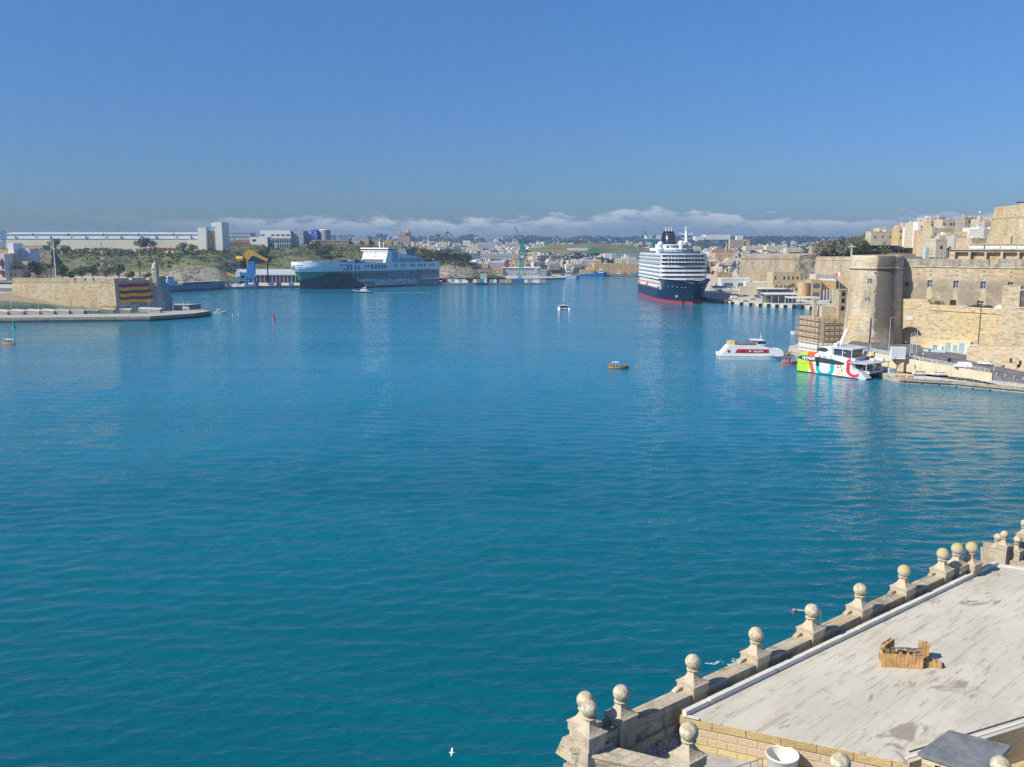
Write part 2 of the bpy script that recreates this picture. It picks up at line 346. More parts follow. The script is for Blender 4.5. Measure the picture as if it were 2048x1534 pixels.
def sea():
    """harbour surface: real short wind waves on a polar grid, flat sheets round it"""
    rs=np.random.RandomState(5); A=math.radians(41); nc=800; r=[36.0]
    while r[-1]<2350: r.append(r[-1]*1.0046)
    r=np.array(r); th=np.linspace(-A,A,nc); RR,TH=np.meshgrid(r,th,indexing='ij'); Xg=RR*np.sin(TH); Yg=RR*np.cos(TH); Zg=np.zeros_like(Xg)
    sp=RR*.0046+.05; patch=np.zeros_like(Xg)
    for k in range(7):
        L=rs.uniform(90,330); a=rs.uniform(-.5,.5)+math.pi/2; patch+=np.sin(2*math.pi/L*(Xg*math.cos(a)*.45+Yg*math.sin(a))+rs.uniform(0,6.28))
    patch=.80+.13*np.clip(patch,-3,2)
    for k in range(64):
        L=.85*(6.5/.85)**rs.rand(); a=rs.normal(0,.40)+math.pi/2+.12; amp=WAMP*L**.80*rs.uniform(.5,1.3); ph=rs.uniform(0,6.28)
        w=2*math.pi/L*(Xg*math.cos(a)+Yg*math.sin(a))+ph+1.2*np.sin(2*math.pi/(L*rs.uniform(6,11))*(Xg*math.sin(a)-Yg*math.cos(a)*.3)+ph*2)
        s=np.sin(w); Zg+=amp*(s+.35*(s*s-.5))*np.clip((L/sp-2.2)/2.5,0,1)
    Zg*=patch*np.clip((math.radians(40.5)-abs(TH))/math.radians(2.5),0,1)*np.clip((RR-37)/10,0,1)
    n0,n1=Xg.shape; co=np.stack([Xg,Yg,Zg],-1).reshape(-1,3); i=np.arange(n0*n1).reshape(n0,n1); q=np.stack([i[:-1,:-1],i[:-1,1:],i[1:,1:],i[1:,:-1]],-1).reshape(-1,4)[:,::-1]
    mb=MB(); arc=[(36*math.sin(t),36*math.cos(t),0) for t in th[::40]]+[(36*math.sin(A),36*math.cos(A),0)]; h=len(arc)//2; e=2350*math.cos(A),2350*math.sin(A)
    LL=[(-3200,-300,0),(0,-300,0)]+[arc[h]]+arc[:h][::-1]+[(-e[1],e[0],0),(-3200,e[0],0)]; RG=[(3200,-300,0),(3200,e[0],0),(e[1],e[0],0)]+arc[h:][::-1]+[(0,-300,0)]
    base=len(co); ex=LL+RG; me=bpy.data.meshes.new('water'); V=np.concatenate([co,np.array(ex)]); me.vertices.add(len(V)); me.vertices.foreach_set('co',V.ravel())
    fl=np.concatenate([q.ravel(),base+np.arange(len(LL)),base+len(LL)+np.arange(len(RG))]); me.loops.add(len(fl)); me.loops.foreach_set('vertex_index',fl.astype(np.int32))
    ls=np.concatenate([np.arange(len(q))*4,[len(q)*4,len(q)*4+len(LL)]]); me.polygons.add(len(ls)); me.polygons.foreach_set('loop_start',ls.astype(np.int32)); me.update(calc_edges=True)
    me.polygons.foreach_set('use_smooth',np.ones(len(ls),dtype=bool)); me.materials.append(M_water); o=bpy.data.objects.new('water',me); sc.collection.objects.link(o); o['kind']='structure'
WAMP=.0080
sea()

ROCK1,ROCK0=.97,.84
def landmat(name,cols,sc_=.02,rock=None,bump=.5):
    m,t,b=newmat(name); g=t.nodes.new('ShaderNodeNewGeometry'); P=g.outputs['Position']
    n=N(t,'ShaderNodeTexNoise',i_Scale=sc_,i_Detail=9.0,i_Roughness=.68); t.links.new(P,n.inputs['Vector'])
    cr=N(t,'ShaderNodeValToRGB'); t.links.new(n.outputs[0],cr.inputs[0]); el=cr.color_ramp.elements
    el[0].position=.36; el[0].color=cols[0]+(1,); el[1].position=.66; el[1].color=cols[-1]+(1,)
    for i,cc in enumerate(cols[1:-1]): e=el.new(.36+.3*(i+1)/(len(cols)-1)); e.color=cc+(1,)
    out=cr.outputs[0]; n2=N(t,'ShaderNodeTexNoise',i_Scale=.25,i_Detail=6.0,i_Roughness=.75); t.links.new(P,n2.inputs['Vector'])
    if rock:
        sx=t.nodes.new('ShaderNodeSeparateXYZ'); t.links.new(g.outputs['Normal'],sx.inputs[0])
        rc=mix(t,ramp(t,n2.outputs[0],.38,.62),tuple(x*.4 for x in rock),rock)
        out=mix(t,ramp(t,mth(t,'ADD',sx.outputs[2],mth(t,'MULTIPLY',mth(t,'SUBTRACT',n2.outputs[0],.5),.9)),ROCK1,ROCK0),out,rc)
    t.links.new(out,b.inputs['Base Color']); setin(b,'Roughness',.95); setin(b,'Specular IOR Level',.1)
    n3=N(t,'ShaderNodeTexNoise',i_Scale=.06,i_Detail=8.0,i_Roughness=.8); t.links.new(P,n3.inputs['Vector']); out=mix(t,mth(t,'MULTIPLY',ramp(t,n3.outputs[0],.5,.62),.6),out,tuple(x*.45 for x in cols[0])); t.links.new(out,b.inputs['Base Color'])
    bp=N(t,'ShaderNodeBump',i_Strength=bump,i_Distance=2.0); t.links.new(n2.outputs[0],bp.inputs['Height']); t.links.new(bp.outputs[0],b.inputs['Normal'])
    return m
M_scrub=landmat('scrub hillside',[(.035,.055,.02),(.09,.115,.03),(.15,.17,.05),(.21,.19,.085)],.022,(.40,.36,.29))
M_far=landmat('distant country',[(.06,.075,.04),(.13,.13,.08),(.22,.20,.14),(.10,.11,.06)],.004,None,.1)
M_field=landmat('yellow green meadow',[(.11,.13,.05),(.19,.19,.07),(.27,.25,.10)],.01,None,.1)
M_cliff=landmat('rock cliff',[(.16,.14,.11),(.28,.25,.19),(.36,.31,.22)],.12,(.36,.31,.22),1.0)
HILLS={}
def hill(name,rows,mat,nx=90,sub=5,amp=1.5,freq=.03,kindname=None):
    """rows of (px,py,depth) control points, near to far; real terrain mesh"""
    R3=[]
    x0=min(p[0] for r in rows for p in r);x1=max(p[0] for r in rows for p in r)
    for r in rows:
        line=[]
        for i in range(nx+1):
            q=x0+(x1-x0)*i/nx
            q=min(max(q,r[0][0]),r[-1][0])
            for a,c in zip(r,r[1:]):
                if a[0]<=q<=c[0]:
                    f=(q-a[0])/((c[0]-a[0]) or 1); f2=f*f*(3-2*f); break
            line.append(D(q,a[1]+(c[1]-a[1])*f2,a[2]+(c[2]-a[2])*f))
        R3.append(line)
    rings=[]
    for j in range(len(R3)-1):
        for k in range(sub): 
            f=k/sub; rings.append([a.lerp(b,f) for a,b in zip(R3[j],R3[j+1])])
    rings.append(R3[-1])
    for j,r in enumerate(rings):
        if j==0: continue
        for p in r:
            q=MN.fractal(Vector((p.x,p.y,3.1))*freq,1.0,2.0,5)*amp; e=MN.noise(Vector((p.x,p.y,9))*freq*2)
            p.z+=q; p.x+=e*amp*1.5; p.y+=q*1.2
    mb=MB(); mb.loft(rings,smooth=False); o=struct(name,mb,mat); HILLS[name]=rings; return o
def xs(y,d,*pts): return [(p[0],p[1] if len(p)>1 else y,d) for p in pts]
hill('hill',[xs(566,960,(-150,),(480,)),
  [(-150,548,975),(120,548,975),(330,544,975),(380,531,980),(430,534,985),(480,560,985)],
  [(-150,520,1020),(150,516,1020),(330,512,1020),(430,512,1020),(480,530,1030)],
  [(-150,503,1070),(200,500,1070),(400,500,1070),(455,503,1075),(480,510,1080)],
  [(-150,503,1350),(400,502,1350),(480,504,1350)]],M_scrub,110,5,1.6,.035)
hill('hill_middle',[xs(0,1060,(430,556),(1010,556)),
  [(430,540,1068),(500,538,1070),(620,541,1070),(860,541,1075),(900,530,1075),(940,536,1080),(965,549,1085),(1010,555,1100)],
  [(430,513,1110),(560,512,1120),(600,510,1120),(800,512,1130),(900,522,1120),(940,530,1120),(960,548,1120),(1010,554,1130)],
  [(430,489,1210),(500,487,1220),(560,497,1230),(610,491,1230),(720,489,1250),(800,492,1240),(850,499,1220),(900,512,1200),(945,528,1200),(960,547,1200),(1010,553,1200)],
  [(430,490,1500),(820,492,1500),(900,512,1400),(1010,552,1300)]],M_scrub,120,5,1.4,.035)
hill('ground',[xs(552,1262,(-1400,),(3600,)),xs(549.5,1280,(-1400,),(3600,)),
  xs(0,1900,(-1400,522),(1000,524),(1500,524),(3600,520)),
  xs(0,2700,(-1400,500),(900,507),(1300,509),(1500,506),(3600,500)),
  xs(0,4200,(-1400,488),(700,489),(1000,492),(1300,493),(1600,490),(3600,488)),
  xs(0,6500,(-1400,480),(560,477),(700,475.5),(830,474.5),(1000,477),(1150,479),(1350,477),(1560,479),(1750,481),(3600,480)),
  xs(0,9000,(-1400,482),(3600,482))],M_far,160,4,3.0,.003)
hill('meadow',[xs(0,2200,(1060,505),(1330,507)),
  [(1060,502,2260),(1100,500,2260),(1200,499.5,2260),(1290,502,2260),(1330,506,2280)],
  [(1060,497,2450),(1100,490,2450),(1180,486,2450),(1240,489,2450),(1300,497,2450),(1330,504,2450)],
  [(1060,498,2700),(1180,491,2700),(1330,503,2700)]],M_field,60,4,1.0,.01)
# Valletta side: land behind the curtain wall rising to the town
hill('hill_town',[xs(0,738,(1600,556),(2500,556)),
  [(1600,530,741),(1640,525,741),(2500,525,741)],
  [(1600,516,745),(1640,514,745),(1700,512,745),(2500,500,745)],
  [(1640,512,775),(1700,508,775),(1780,490,775),(1840,480,775),(2500,470,775)],
  [(1640,512,830),(1780,486,830),(1900,476,830),(2500,475,830)],
  [(1640,530,900),(2500,500,900)]],M_scrub,60,4,1.0,.05)
def poly_land(name,pts,z0,z1,mats,kind='structure'):
    mb=MB(); mb.prism([(p[0],p[1]) for p in pts],z0,z1); me=mb
    # separate top material
    me.m[-1]=1
    o=me.build(name,mats); o['kind']=kind; return o
def w2(px,py,z=0): p=W(px,py,z); return (p.x,p.y)
def d2(px,d): return ((px-1024)/F*d*1.0,d)
# container quay
poly_land('quay',[w2(-150,581),w2(300,579.5),w2(452,578.5),w2(600,575),w2(885,570.5),w2(1097,567.5),d2(1088,1032),d2(1010,1110),d2(960,1130),(-560,1130)],-1.5,2.2,[M_quay,M_conc])
poly_land('quay_inner',[d2(1000,1125),w2(1084,559.5),w2(1130,558),d2(1128,1180),d2(1118,1270),d2(900,1270),d2(900,1131)],-1.5,2.0,[M_quay,M_conc])
PW=[(154,714),w2(1520,612),w2(1640,619),w2(1735,624),(330,560),(420,900),(420,1300),(215,1300),(160,1000)]
poly_land('quay_wharf',PW,-1.5,2.4,[M_conc,M_conc])
# haze
HZ=1.35e-4
def haze():
    m=bpy.data.materials.new('haze air'); m.use_nodes=True; t=m.node_tree; t.nodes.clear()
    v=N(t,'ShaderNodeVolumePrincipled'); v.inputs['Color'].default_value=(.50,.72,1,1); v.inputs['Density'].default_value=HZ; v.inputs['Anisotropy'].default_value=.3
    o=N(t,'ShaderNodeOutputMaterial'); t.links.new(v.outputs[0],o.inputs['Volume'])
    mb=MB(); mb.box(0,4200,-14,9600,10000,96); o=mb.build('haze',m); o['kind']='stuff'; tag(o,'thin bluish haze hanging over the harbour and the far town','haze'); return o
# ================================================================= FOREGROUND TERRACE BUILDING
def wbuild(mb,name,mats,parent,label=None):
    """mesh written in world coordinates, stored relative to its (unrotated) parent chain"""
    off=Vector((0,0,0)); p=parent
    while p is not None: off+=p.location; p=p.parent
    mb.v=[(a-off.x,b-off.y,c-off.z) for a,b,c in mb.v]; mb.ur=RZ1 if off.y<80 else 0
    # uv is taken from local coordinates, fine for metres
    return mb.build(name,mats,parent,label)
E1=Vector((.784,.621,0)).normalized(); E2=Vector((.913,-.407,0)).normalized(); EN=Vector((E1.y,-E1.x,0))
RZ1=math.atan2(E1.y,E1.x)
def roofmat():
    m,t,b=newmat('whitewashed roof screed'); g=t.nodes.new('ShaderNodeNewGeometry')
    rot=N(t,'ShaderNodeMapping',vector_type='POINT'); rot.inputs['Rotation'].default_value=(0,0,-RZ1-.06); t.links.new(g.outputs['Position'],rot.inputs[0])
    def nz(sx,sy,scale,det,r=.6,d=0.0):
        mp=N(t,'ShaderNodeMapping'); mp.inputs['Scale'].default_value=(sx,sy,1); t.links.new(rot.outputs[0],mp.inputs[0])
        n=N(t,'ShaderNodeTexNoise',i_Scale=scale,i_Detail=det,i_Roughness=r,i_Distortion=d); t.links.new(mp.outputs[0],n.inputs['Vector']); return n.outputs[0]
    base=mix(t,ramp(t,nz(.5,1,.5,5),.3,.7),(.51,.475,.385),(.61,.57,.475))
    s1=nz(.14,1.0,3.4,6,.7,.3); base=mix(t,mth(t,'MULTIPLY',ramp(t,s1,.50,.68),.6),base,(.36,.29,.20))
    s2=nz(.12,1.0,5.0,5,.75,.5); msk=ramp(t,nz(1,1,.6,3),.40,.55); base=mix(t,mth(t,'MULTIPLY',mth(t,'MULTIPLY',ramp(t,s2,.58,.64),msk),.55),base,(.13,.11,.09))
    s3=nz(.5,1.1,.55,4,.6,.6); base=mix(t,mth(t,'MULTIPLY',ramp(t,s3,.61,.66),.8),base,(.27,.22,.17))
    s4=nz(1,.12,4.0,5,.75,.4); base=mix(t,mth(t,'MULTIPLY',mth(t,'MULTIPLY',ramp(t,s4,.61,.67),msk),.4),base,(.2,.17,.13))
    bk=N(t,'ShaderNodeTexBrick'); t.links.new(rot.outputs[0],bk.inputs['Vector'])
    for k,v in (('Scale',1.0),('Mortar Size',.012),('Mortar Smooth',.3),('Brick Width',4.1),('Row Height',1.02)): bk.inputs[k].default_value=v
    base=mix(t,mth(t,'MULTIPLY',mth(t,'MULTIPLY',bk.outputs['Fac'],ramp(t,nz(1,1,1.3,4),.38,.55)),.75),base,(.24,.21,.17))
    t.links.new(base,b.inputs['Base Color']); setin(b,'Roughness',.93); setin(b,'Specular IOR Level',.15)
    bp=N(t,'ShaderNodeBump',i_Strength=.35,i_Distance=.03); t.links.new(mth(t,'ADD',s1,s2),bp.inputs['Height']); t.links.new(bp.outputs[0],b.inputs['Normal'])
    return m
M_roof=roofmat()
M_par=stone('parapet stone',(.54,.47,.35),stain=.8,dark=(.10,.085,.06),bw=.9,bh=.32,scale=.55,warmth=.25,bump=.4,pits=.3,thr=.5,mortar=.2,ps=7)
M_fin=stone('finial stone',(.54,.46,.34),stain=.45,dark=(.20,.17,.13),bw=3.3,bh=3.1,scale=.9,warmth=.1,mortar=.1,bump=.5,pits=.5,thr=.5,ps=9,mid=.3)
M_ball=plain('ball stone',(.52,.45,.33),.95,.35,7.0,spec=.1,dirt=.75,dirtcol=(.25,.21,.15),bump=.6)
M_yw=stone('yellow block wall',(.67,.53,.28),stain=.25,dark=(.3,.24,.17),bw=.62,bh=.27,mortar=.3,scale=.5,warmth=.3,warm=(.62,.46,.27),bump=.4,pits=.35,thr=.57,ps=8,mid=.3)
def ywmask(t):
    c=t.nodes.new('ShaderNodeTexCoord'); s=t.nodes.new('ShaderNodeSeparateXYZ'); t.links.new(c.outputs['UV'],s.inputs[0]); n=N(t,'ShaderNodeTexNoise',i_Scale=.9,i_Detail=5.0,i_Roughness=.65); t.links.new(c.outputs['UV'],n.inputs['Vector'])
    z=mth(t,'ADD',s.outputs[1],mth(t,'MULTIPLY',mth(t,'SUBTRACT',n.outputs[0],.5),.9)); return mth(t,'MULTIPLY',ramp(t,z,29.28,29.34),ramp(t,z,29.78,29.72))
addstain(M_yw,ywmask,(.58,.45,.32),.9)
M_whst=plain('white kerb paint',(.66,.63,.56),.8,.08,2,dirt=.3)
M_floor=plain('grey terrace screed',(.42,.41,.38),.95,.2,1.2,dirt=.4,dirtcol=(.16,.14,.12))
M_rub=plain('rubble',(.40,.36,.29),.98,.5,9.0,dirt=.3,dirtcol=(.05,.045,.04))
M_cs=plain('dark roofing felt',(.17,.18,.19),.9,.25,2.5,dirt=.3,dirtcol=(.28,.28,.27))
def lichenmat():
    m,t,b=newmat('lichened ball stone'); g=t.nodes.new('ShaderNodeTexCoord'); s=t.nodes.new('ShaderNodeSeparateXYZ'); t.links.new(g.outputs['Object'],s.inputs[0])
    n=N(t,'ShaderNodeTexNoise',i_Scale=6.0,i_Detail=5.0,i_Roughness=.7); t.links.new(g.outputs['Object'],n.inputs['Vector'])
    f=ramp(t,mth(t,'ADD',s.outputs[2],mth(t,'MULTIPLY',mth(t,'SUBTRACT',n.outputs[0],.5),.5)),.02,.16)
    base=mix(t,n.outputs[0],(.36,.32,.25),(.58,.51,.40)); t.links.new(mix(t,mth(t,'MULTIPLY',f,.8),base,(.46,.36,.10)),b.inputs['Base Color']); setin(b,'Roughness',.95); return m
M_lich=lichenmat()
BO=Vector((5.4,26.93,0))
bld=thing('terrace_building','stone harbourside building in the foreground with whitewashed flat roof and ball topped parapet','building',BO)
def finial(p,zb,parent,lich=False,s=1.0,ped=1.5,rz=RZ1,lab=None):
    """pedestal > ball: squat block, concave pyramid, collar and stone ball"""
    mb=MB(); z=lambda h:zb+h*s
    h=.36*s
    prof=[(h*1.02,-.98),(h*1.02,-.74),(h*1.10,-.72),(h*1.10,-.68),(h*.90,-.66),(h*.68,-.59),(h*.50,-.50),(h*.37,-.40),(h*.33,-.32)]
    rings=[]
    c,n=math.cos(rz),math.sin(rz)
    for r,zz in prof:
        rings.append([(p[0]+(a*r)*c-(b*r)*n,p[1]+(a*r)*n+(b*r)*c,z(zz)) for a,b in ((-1,-1),(1,-1),(1,1),(-1,1))])
    mb.loft(rings,smooth=False,close=True)
    mb.box(p[0],p[1],z(-.33-.0),.30*s,.30*s,.045*s,rz)
    mb.lathe([(.13*s,z(-.29)),(.21*s,z(-.285)),(.225*s,z(-.26)),(.21*s,z(-.235)),(.12*s,z(-.23))],p[0],p[1],14)
    mb.box(p[0],p[1],z(-.98-ped),.66*s,.66*s,ped*s+.005,rz)
    f=wbuild(mb,'finial',M_fin,parent,lab)
    # ball as its own child, origin at ball centre
    b=MB(); b.sphere((0,0,0),.27*s*random.uniform(.965,1.02),24,sz=random.uniform(.96,1.02)); o=b.build('ball',M_lich if lich else M_ball,f); off=Vector((0,0,0)); q=f.parent
    while q is not None: off+=q.location; q=q.parent
    o.location=Vector((p[0]+random.uniform(-.015,.015),p[1]+random.uniform(-.015,.015),zb+random.uniform(-.012,.0)))-off; o.rotation_euler=(0,0,random.random()*6)
    return f
ZB=31.3
F0=Vector((3.37,25.99,0)); fpos=[F0+E1*(3.382*k) for k in range(7)]
corner=Vector((2.32,25.0,0))
for k,p in enumerate(fpos):
    finial(p,ZB,bld,lich=k>=5,lab='finial with yellow lichen on its ball' if k>=5 else None)
finial(Vector((20.25,39.25,0)),ZB,bld,True,lab='paired finial with yellow lichen'); finial(Vector((20.98,39.45,0)),ZB,bld,True,lab='paired finial with yellow lichen')
finial(corner,ZB,bld,ped=.6); finial(corner+Vector((-.10,.50,0)),ZB+.02,bld,ped=.6)
f3=Vector((5.03,23.75,0)); f4=Vector((8.76,22.2,0)); f5=Vector((12.99,22.08,0))
for p in (f3,f4,f5): finial(p,ZB,bld,ped=.5)
# long parapet: body between the pedestals, weathered top, ramped shoulders on the outer side
mb=MB()
def strip(p,q,w,z0,z1,mb,mi=0,side=0.0):
    p=Vector(p);q=Vector(q); d=(q-p).normalized(); n=Vector((d.y,-d.x,0)); c=n*side
    mb.prism([tuple((p-n*w/2+c)[:2]),tuple((q-n*w/2+c)[:2]),tuple((q+n*w/2+c)[:2]),tuple((p+n*w/2+c)[:2])][::-1],z0,z1,mi)
P0=F0-E1*.9; P1=F0+E1*22.6
strip(P0,P1,.50,28.6,30.32,mb)
strip(P0,P1,.56,30.32,30.36,mb)
for k in range(7):
    c=fpos[k]; 
    for s in (-1,):   # curved shoulder beside each pedestal
        O=c+E1*(s*.38)-EN*.30
        poly=[(0,0)]+[(s*(.34*a),.11*(1-a**2.2)) for a in (0,.3,.5,.7,.85,1.0)]
        if s<0: poly=poly[::-1]
        mb.plate(poly,(O.x,O.y,30.36),E1,EN,.18)
wbuild(mb,'parapet',M_par,bld)
# cornice below, outside, all round
mb=MB()
out=-EN*.75
cor=[P0+out-E2*.3, P1+out, P1, F0, corner+E2*0.2]
c0=corner-E1*.62-E2*.55; c1=P1-EN*.8; c2=P1+EN*.2; c3=corner+E2*13.0-E1*.0; 
outer=[c0,corner-E1*.62+E2*13.0,corner+E2*13.0-E1*.2,corner+E1*.1+E2*.3,P1+EN*.1,P1-EN*.8]
pl=[(p.x,p.y) for p in outer]
def inset(pts,k,c=None):
    cx=sum(p[0] for p in pts)/len(pts);cy=sum(p[1] for p in pts)/len(pts); return pts
mb.prism([(p[0],p[1]) for p in pl],29.30,29.42); 
o2=[c0+E1*.12+E2*.12,corner-E1*.50+E2*12.9,corner+E2*12.9-E1*.2,corner+E1*.1+E2*.3,P1+EN*.1,P1-EN*.68]
mb.prism([(p.x,p.y) for p in o2],29.42,29.62); mb.prism([(p.x,p.y) for p in o2],29.06,29.30)
wbuild(mb,'cornice',M_par,bld)
# near parapet (lower) along E2 between corner and the bottom finials
mb=MB()
strip(corner-E2*.45,f3-E2*.2,.62,28.6,29.98,mb); strip(corner-E2*.5,f3-E2*.2,.72,29.98,30.06,mb); strip(f3-E2*.2,f4,.50,28.6,29.90,mb); strip(f4,f5,.50,28.6,29.90,mb)
mb.box(corner.x-.05,corner.y+.28,29.6,1.25,1.45,.55,RZ1,top=.78)
# slanted ramp between corner pedestal and second pedestal
wbuild(mb,'near_parapet',M_par,bld)
# body of the building down to the rocks
mb=MB()
A=Vector((5.4,26.93,0)); B=Vector((22.75,40.67,0)); Cc=B+E2*14; Dd=Vector((11.6,24.25,0))
body=[corner-E1*.3-E2*.2,P1-EN*.25,P1+EN*.1+E2*30,corner+E2*30-E1*.3]
mb.prism([(p.x,p.y) for p in body][::-1],-1,28.84); wbuild(mb,'lower_wall',M_yw,bld)
# terrace floor
mb=MB(); fl=[(corner+E2*.2,29.42),(corner+E2*14,28.88),(A+E2*12,28.88),(A+E2*.01,28.98),(A+E1*1.2,29.05),(F0+E1*2.6,29.5)]
mb.add([(p.x,p.y,z) for p,z in fl],[(0,1,2,3),(0,3,4,5)]); wbuild(mb,'terrace_floor',M_floor,bld)
# rubble fillet at the foot of the parapet
mb=MB(); random.seed(3)
for i in range(70):
    t=random.uniform(.9,3.0); o=random.uniform(.28,.8); p=F0+E1*t+EN*o; s=random.uniform(.02,.075)*(1.4-o)
    mb.sphere((p.x,p.y,29.5-o*.42),s,6,sz=.7,sx=random.uniform(.7,1.4))
a=F0+E1*.3+EN*.2; b_=F0+E1*4+EN*.2
wbuild(mb,'rubble',M_rub,bld)['kind']='stuff'
# upper block: yellow wall + flat roof
mb=MB(); rp=[(p.x,p.y) for p in (A,B,Cc,Dd)][::-1]; mb.prism(rp,27.0,30.0-.03,0); wbuild(mb,'wall',M_yw,bld)
mb=MB(); a2=A+E1*.05+E2*.05
mb.prism([(p.x,p.y) for p in (A,B,Cc,Dd)][::-1],29.97,30.03); wbuild(mb,'roof',M_roof,bld)
mb=MB(); z0=30.03   # gutter kerb in cast lengths along the sea side, with joints
L=(B-A).length; k=0; s_=.05; Lk=[1.2,3.7,5.2,3.9,3.7,3.6,3.0,1.8]
for l in Lk:
    if s_+l>L: l=L-s_
    if l<=.1: break
    mbw=.17; strip(A+E1*(s_+.03)+EN*.10,A+E1*(s_+l-.03)+EN*.10,mbw,z0,z0+.17+.01*(k%2),mb); s_+=l;k+=1
strip(A+E2*.1+EN*.0,A+E2*.62+EN*.0,.12,z0,z0+.03,mb)
strip(B-E1*.1-E2*.1,B+E2*14-E1*.1,.25,z0,z0+.05,mb)
wbuild(mb,'gutter_kerb',M_whst,bld)
# kerb and pipe along the right edge
mb=MB(); strip(Dd+EN*-.16+E1*.1,Cc+EN*-.16,.10,30.03,30.07,mb); wbuild(mb,'roof_edge',M_whst,bld)
mb=MB(); p=Dd-EN*.28+E1*.5; q=Cc-EN*.28; mb.tube((p.x,p.y,30.06),(q.x,q.y,30.06),.02,n=6); wbuild(mb,'cable',M_dgry,bld)
# course of larger blocks under the roof edge
mb=MB(); strip(A+E2*.0-E1*.012,Dd,.03,29.72,29.985,mb); wbuild(mb,'string_course',stone('course stone',(.60,.45,.22),stain=.3,bw=1.05,bh=.9,scale=.7,warmth=.3,bump=.5,thr=.55,ps=8,mid=.3),bld)
# courtyard side wall openings + courtyard
mb=MB(); w0=Dd+E1*1.6+EN*.02; w1=Cc+EN*.02
mb.wallholes((w0.x,w0.y),(w1.x,w1.y),27.2,29.95,[(1.35,2.3,27.2,29.0),(3.6,5.2,27.2,29.3),(8,9.2,27.2,29.2)],.35); wbuild(mb,'courtyard_wall',[M_house,M_blk],bld)
mb=MB(); a=Dd+EN*.1; mb.prism([(p.x,p.y) for p in (a,Cc+EN*.1,Cc+EN*9,a+EN*9)][::-1],29.06-1.3,27.82); wbuild(mb,'courtyard_floor',M_floor,bld)
# low shed with felt roof overlapping the corner
sh=[W(1835,1506,30.45),W(1898,1461,30.45),W(2022,1492,30.45),W(1972,1550,30.45)]
shed=thing('rooftop_shed','small stone rooftop hut with a flat dark felt roof at the near roof corner','hut',(sh[0].x,sh[0].y,29.1))
mb=MB(); mb.prism([(p.x,p.y) for p in sh][::-1],30.36,30.47); wbuild(mb,'roof',M_cs,shed)
cx=sum(p.x for p in sh)/4;cy=sum(p.y for p in sh)/4
mb=MB(); ins=[(cx+(p.x-cx)*.9,cy+(p.y-cy)*.9) for p in sh]
for i,j in ((0,1),(1,2),(2,3)): 
    mb.wallholes(ins[j],ins[i],29.1,30.36,[],.2) if i else mb.wallholes(ins[1],ins[0],29.1,30.36,[],.2)
mb.wallholes(ins[0],ins[3],29.1,30.36,[(.35,1.25,29.1,30.2)],.15); wbuild(mb,'wall',[M_house,M_blk],shed)
# white tub, rail, flood light bracket
tp=W(1565,1506,29.75)
t_=thing('water_tub','round white open topped tub on the terrace beside the yellow block wall','tub',(tp.x,tp.y,28.91))
mb=MB(); mb.lathe([(.40,0),(.47,.74),(.495,.76),(.50,.82),(.47,.83),(.455,.78),(.38,.08),(.0,.07)],0,0,28,cap=False); mb.build('shell',plain('white plastic',(.72,.70,.62),.35,.05,1),t_)
mb=MB(); mb.lathe([(.0,.1),(.385,.1)],0,0,20,cap=False); mb.build('dirt_bottom',M_floor,t_)
rp_=W(1508,1534,29.3)
t_=thing('hand_rail','grey metal hand rail beside the white tub','railing',(rp_.x,rp_.y,28.91))
mb=MB(); mb.beam((-.9,-.12,.35),(.28,.1,.62),.03); mb.beam((.28,.1,0),(.28,.1,.64),.03); mb.beam((-.1,.02,0),(-.1,.02,.52),.03); mb.beam((-.6,-.07,0),(-.6,-.07,.42),.03); mb.build('rails',M_gry,t_)
fp=fpos[3]
t_=thing('flood_light','red and grey flood light on a white bracket behind the fourth ball finial','lamp',(fp.x,fp.y,30.36))
mb=MB(); a=E1*.62; b_=-EN*.1-E1*.45
mb.tube((a.x,a.y,.0),(a.x,a.y,.72),.022,n=6); mb.tube((a.x*.2,a.y*.2+.3,.72),(a.x,a.y,.72),.02,n=6); q=Vector((-.42,.34,.82)); mb.tube((a.x*.2,a.y*.2+.3,.0),(a.x*.2,a.y*.2+.3,.76),.02,n=6); mb.tube((a.x*.2,a.y*.2+.3,.74),tuple(q),.02,n=6); mb.build('bracket',M_wh,t_)
mb=MB(); mb.box(q.x-.1,q.y,q.z-.14,.22,.18,.12,.4,top=.6); mb.build('lamp_head',plain('dark lamp casing',(.12,.08,.08),.6,.2),t_); mb=MB(); mb.box(q.x-.12,q.y,q.z-.02,.12,.12,.05,.4); mb.build('gear_box',M_gry,t_)
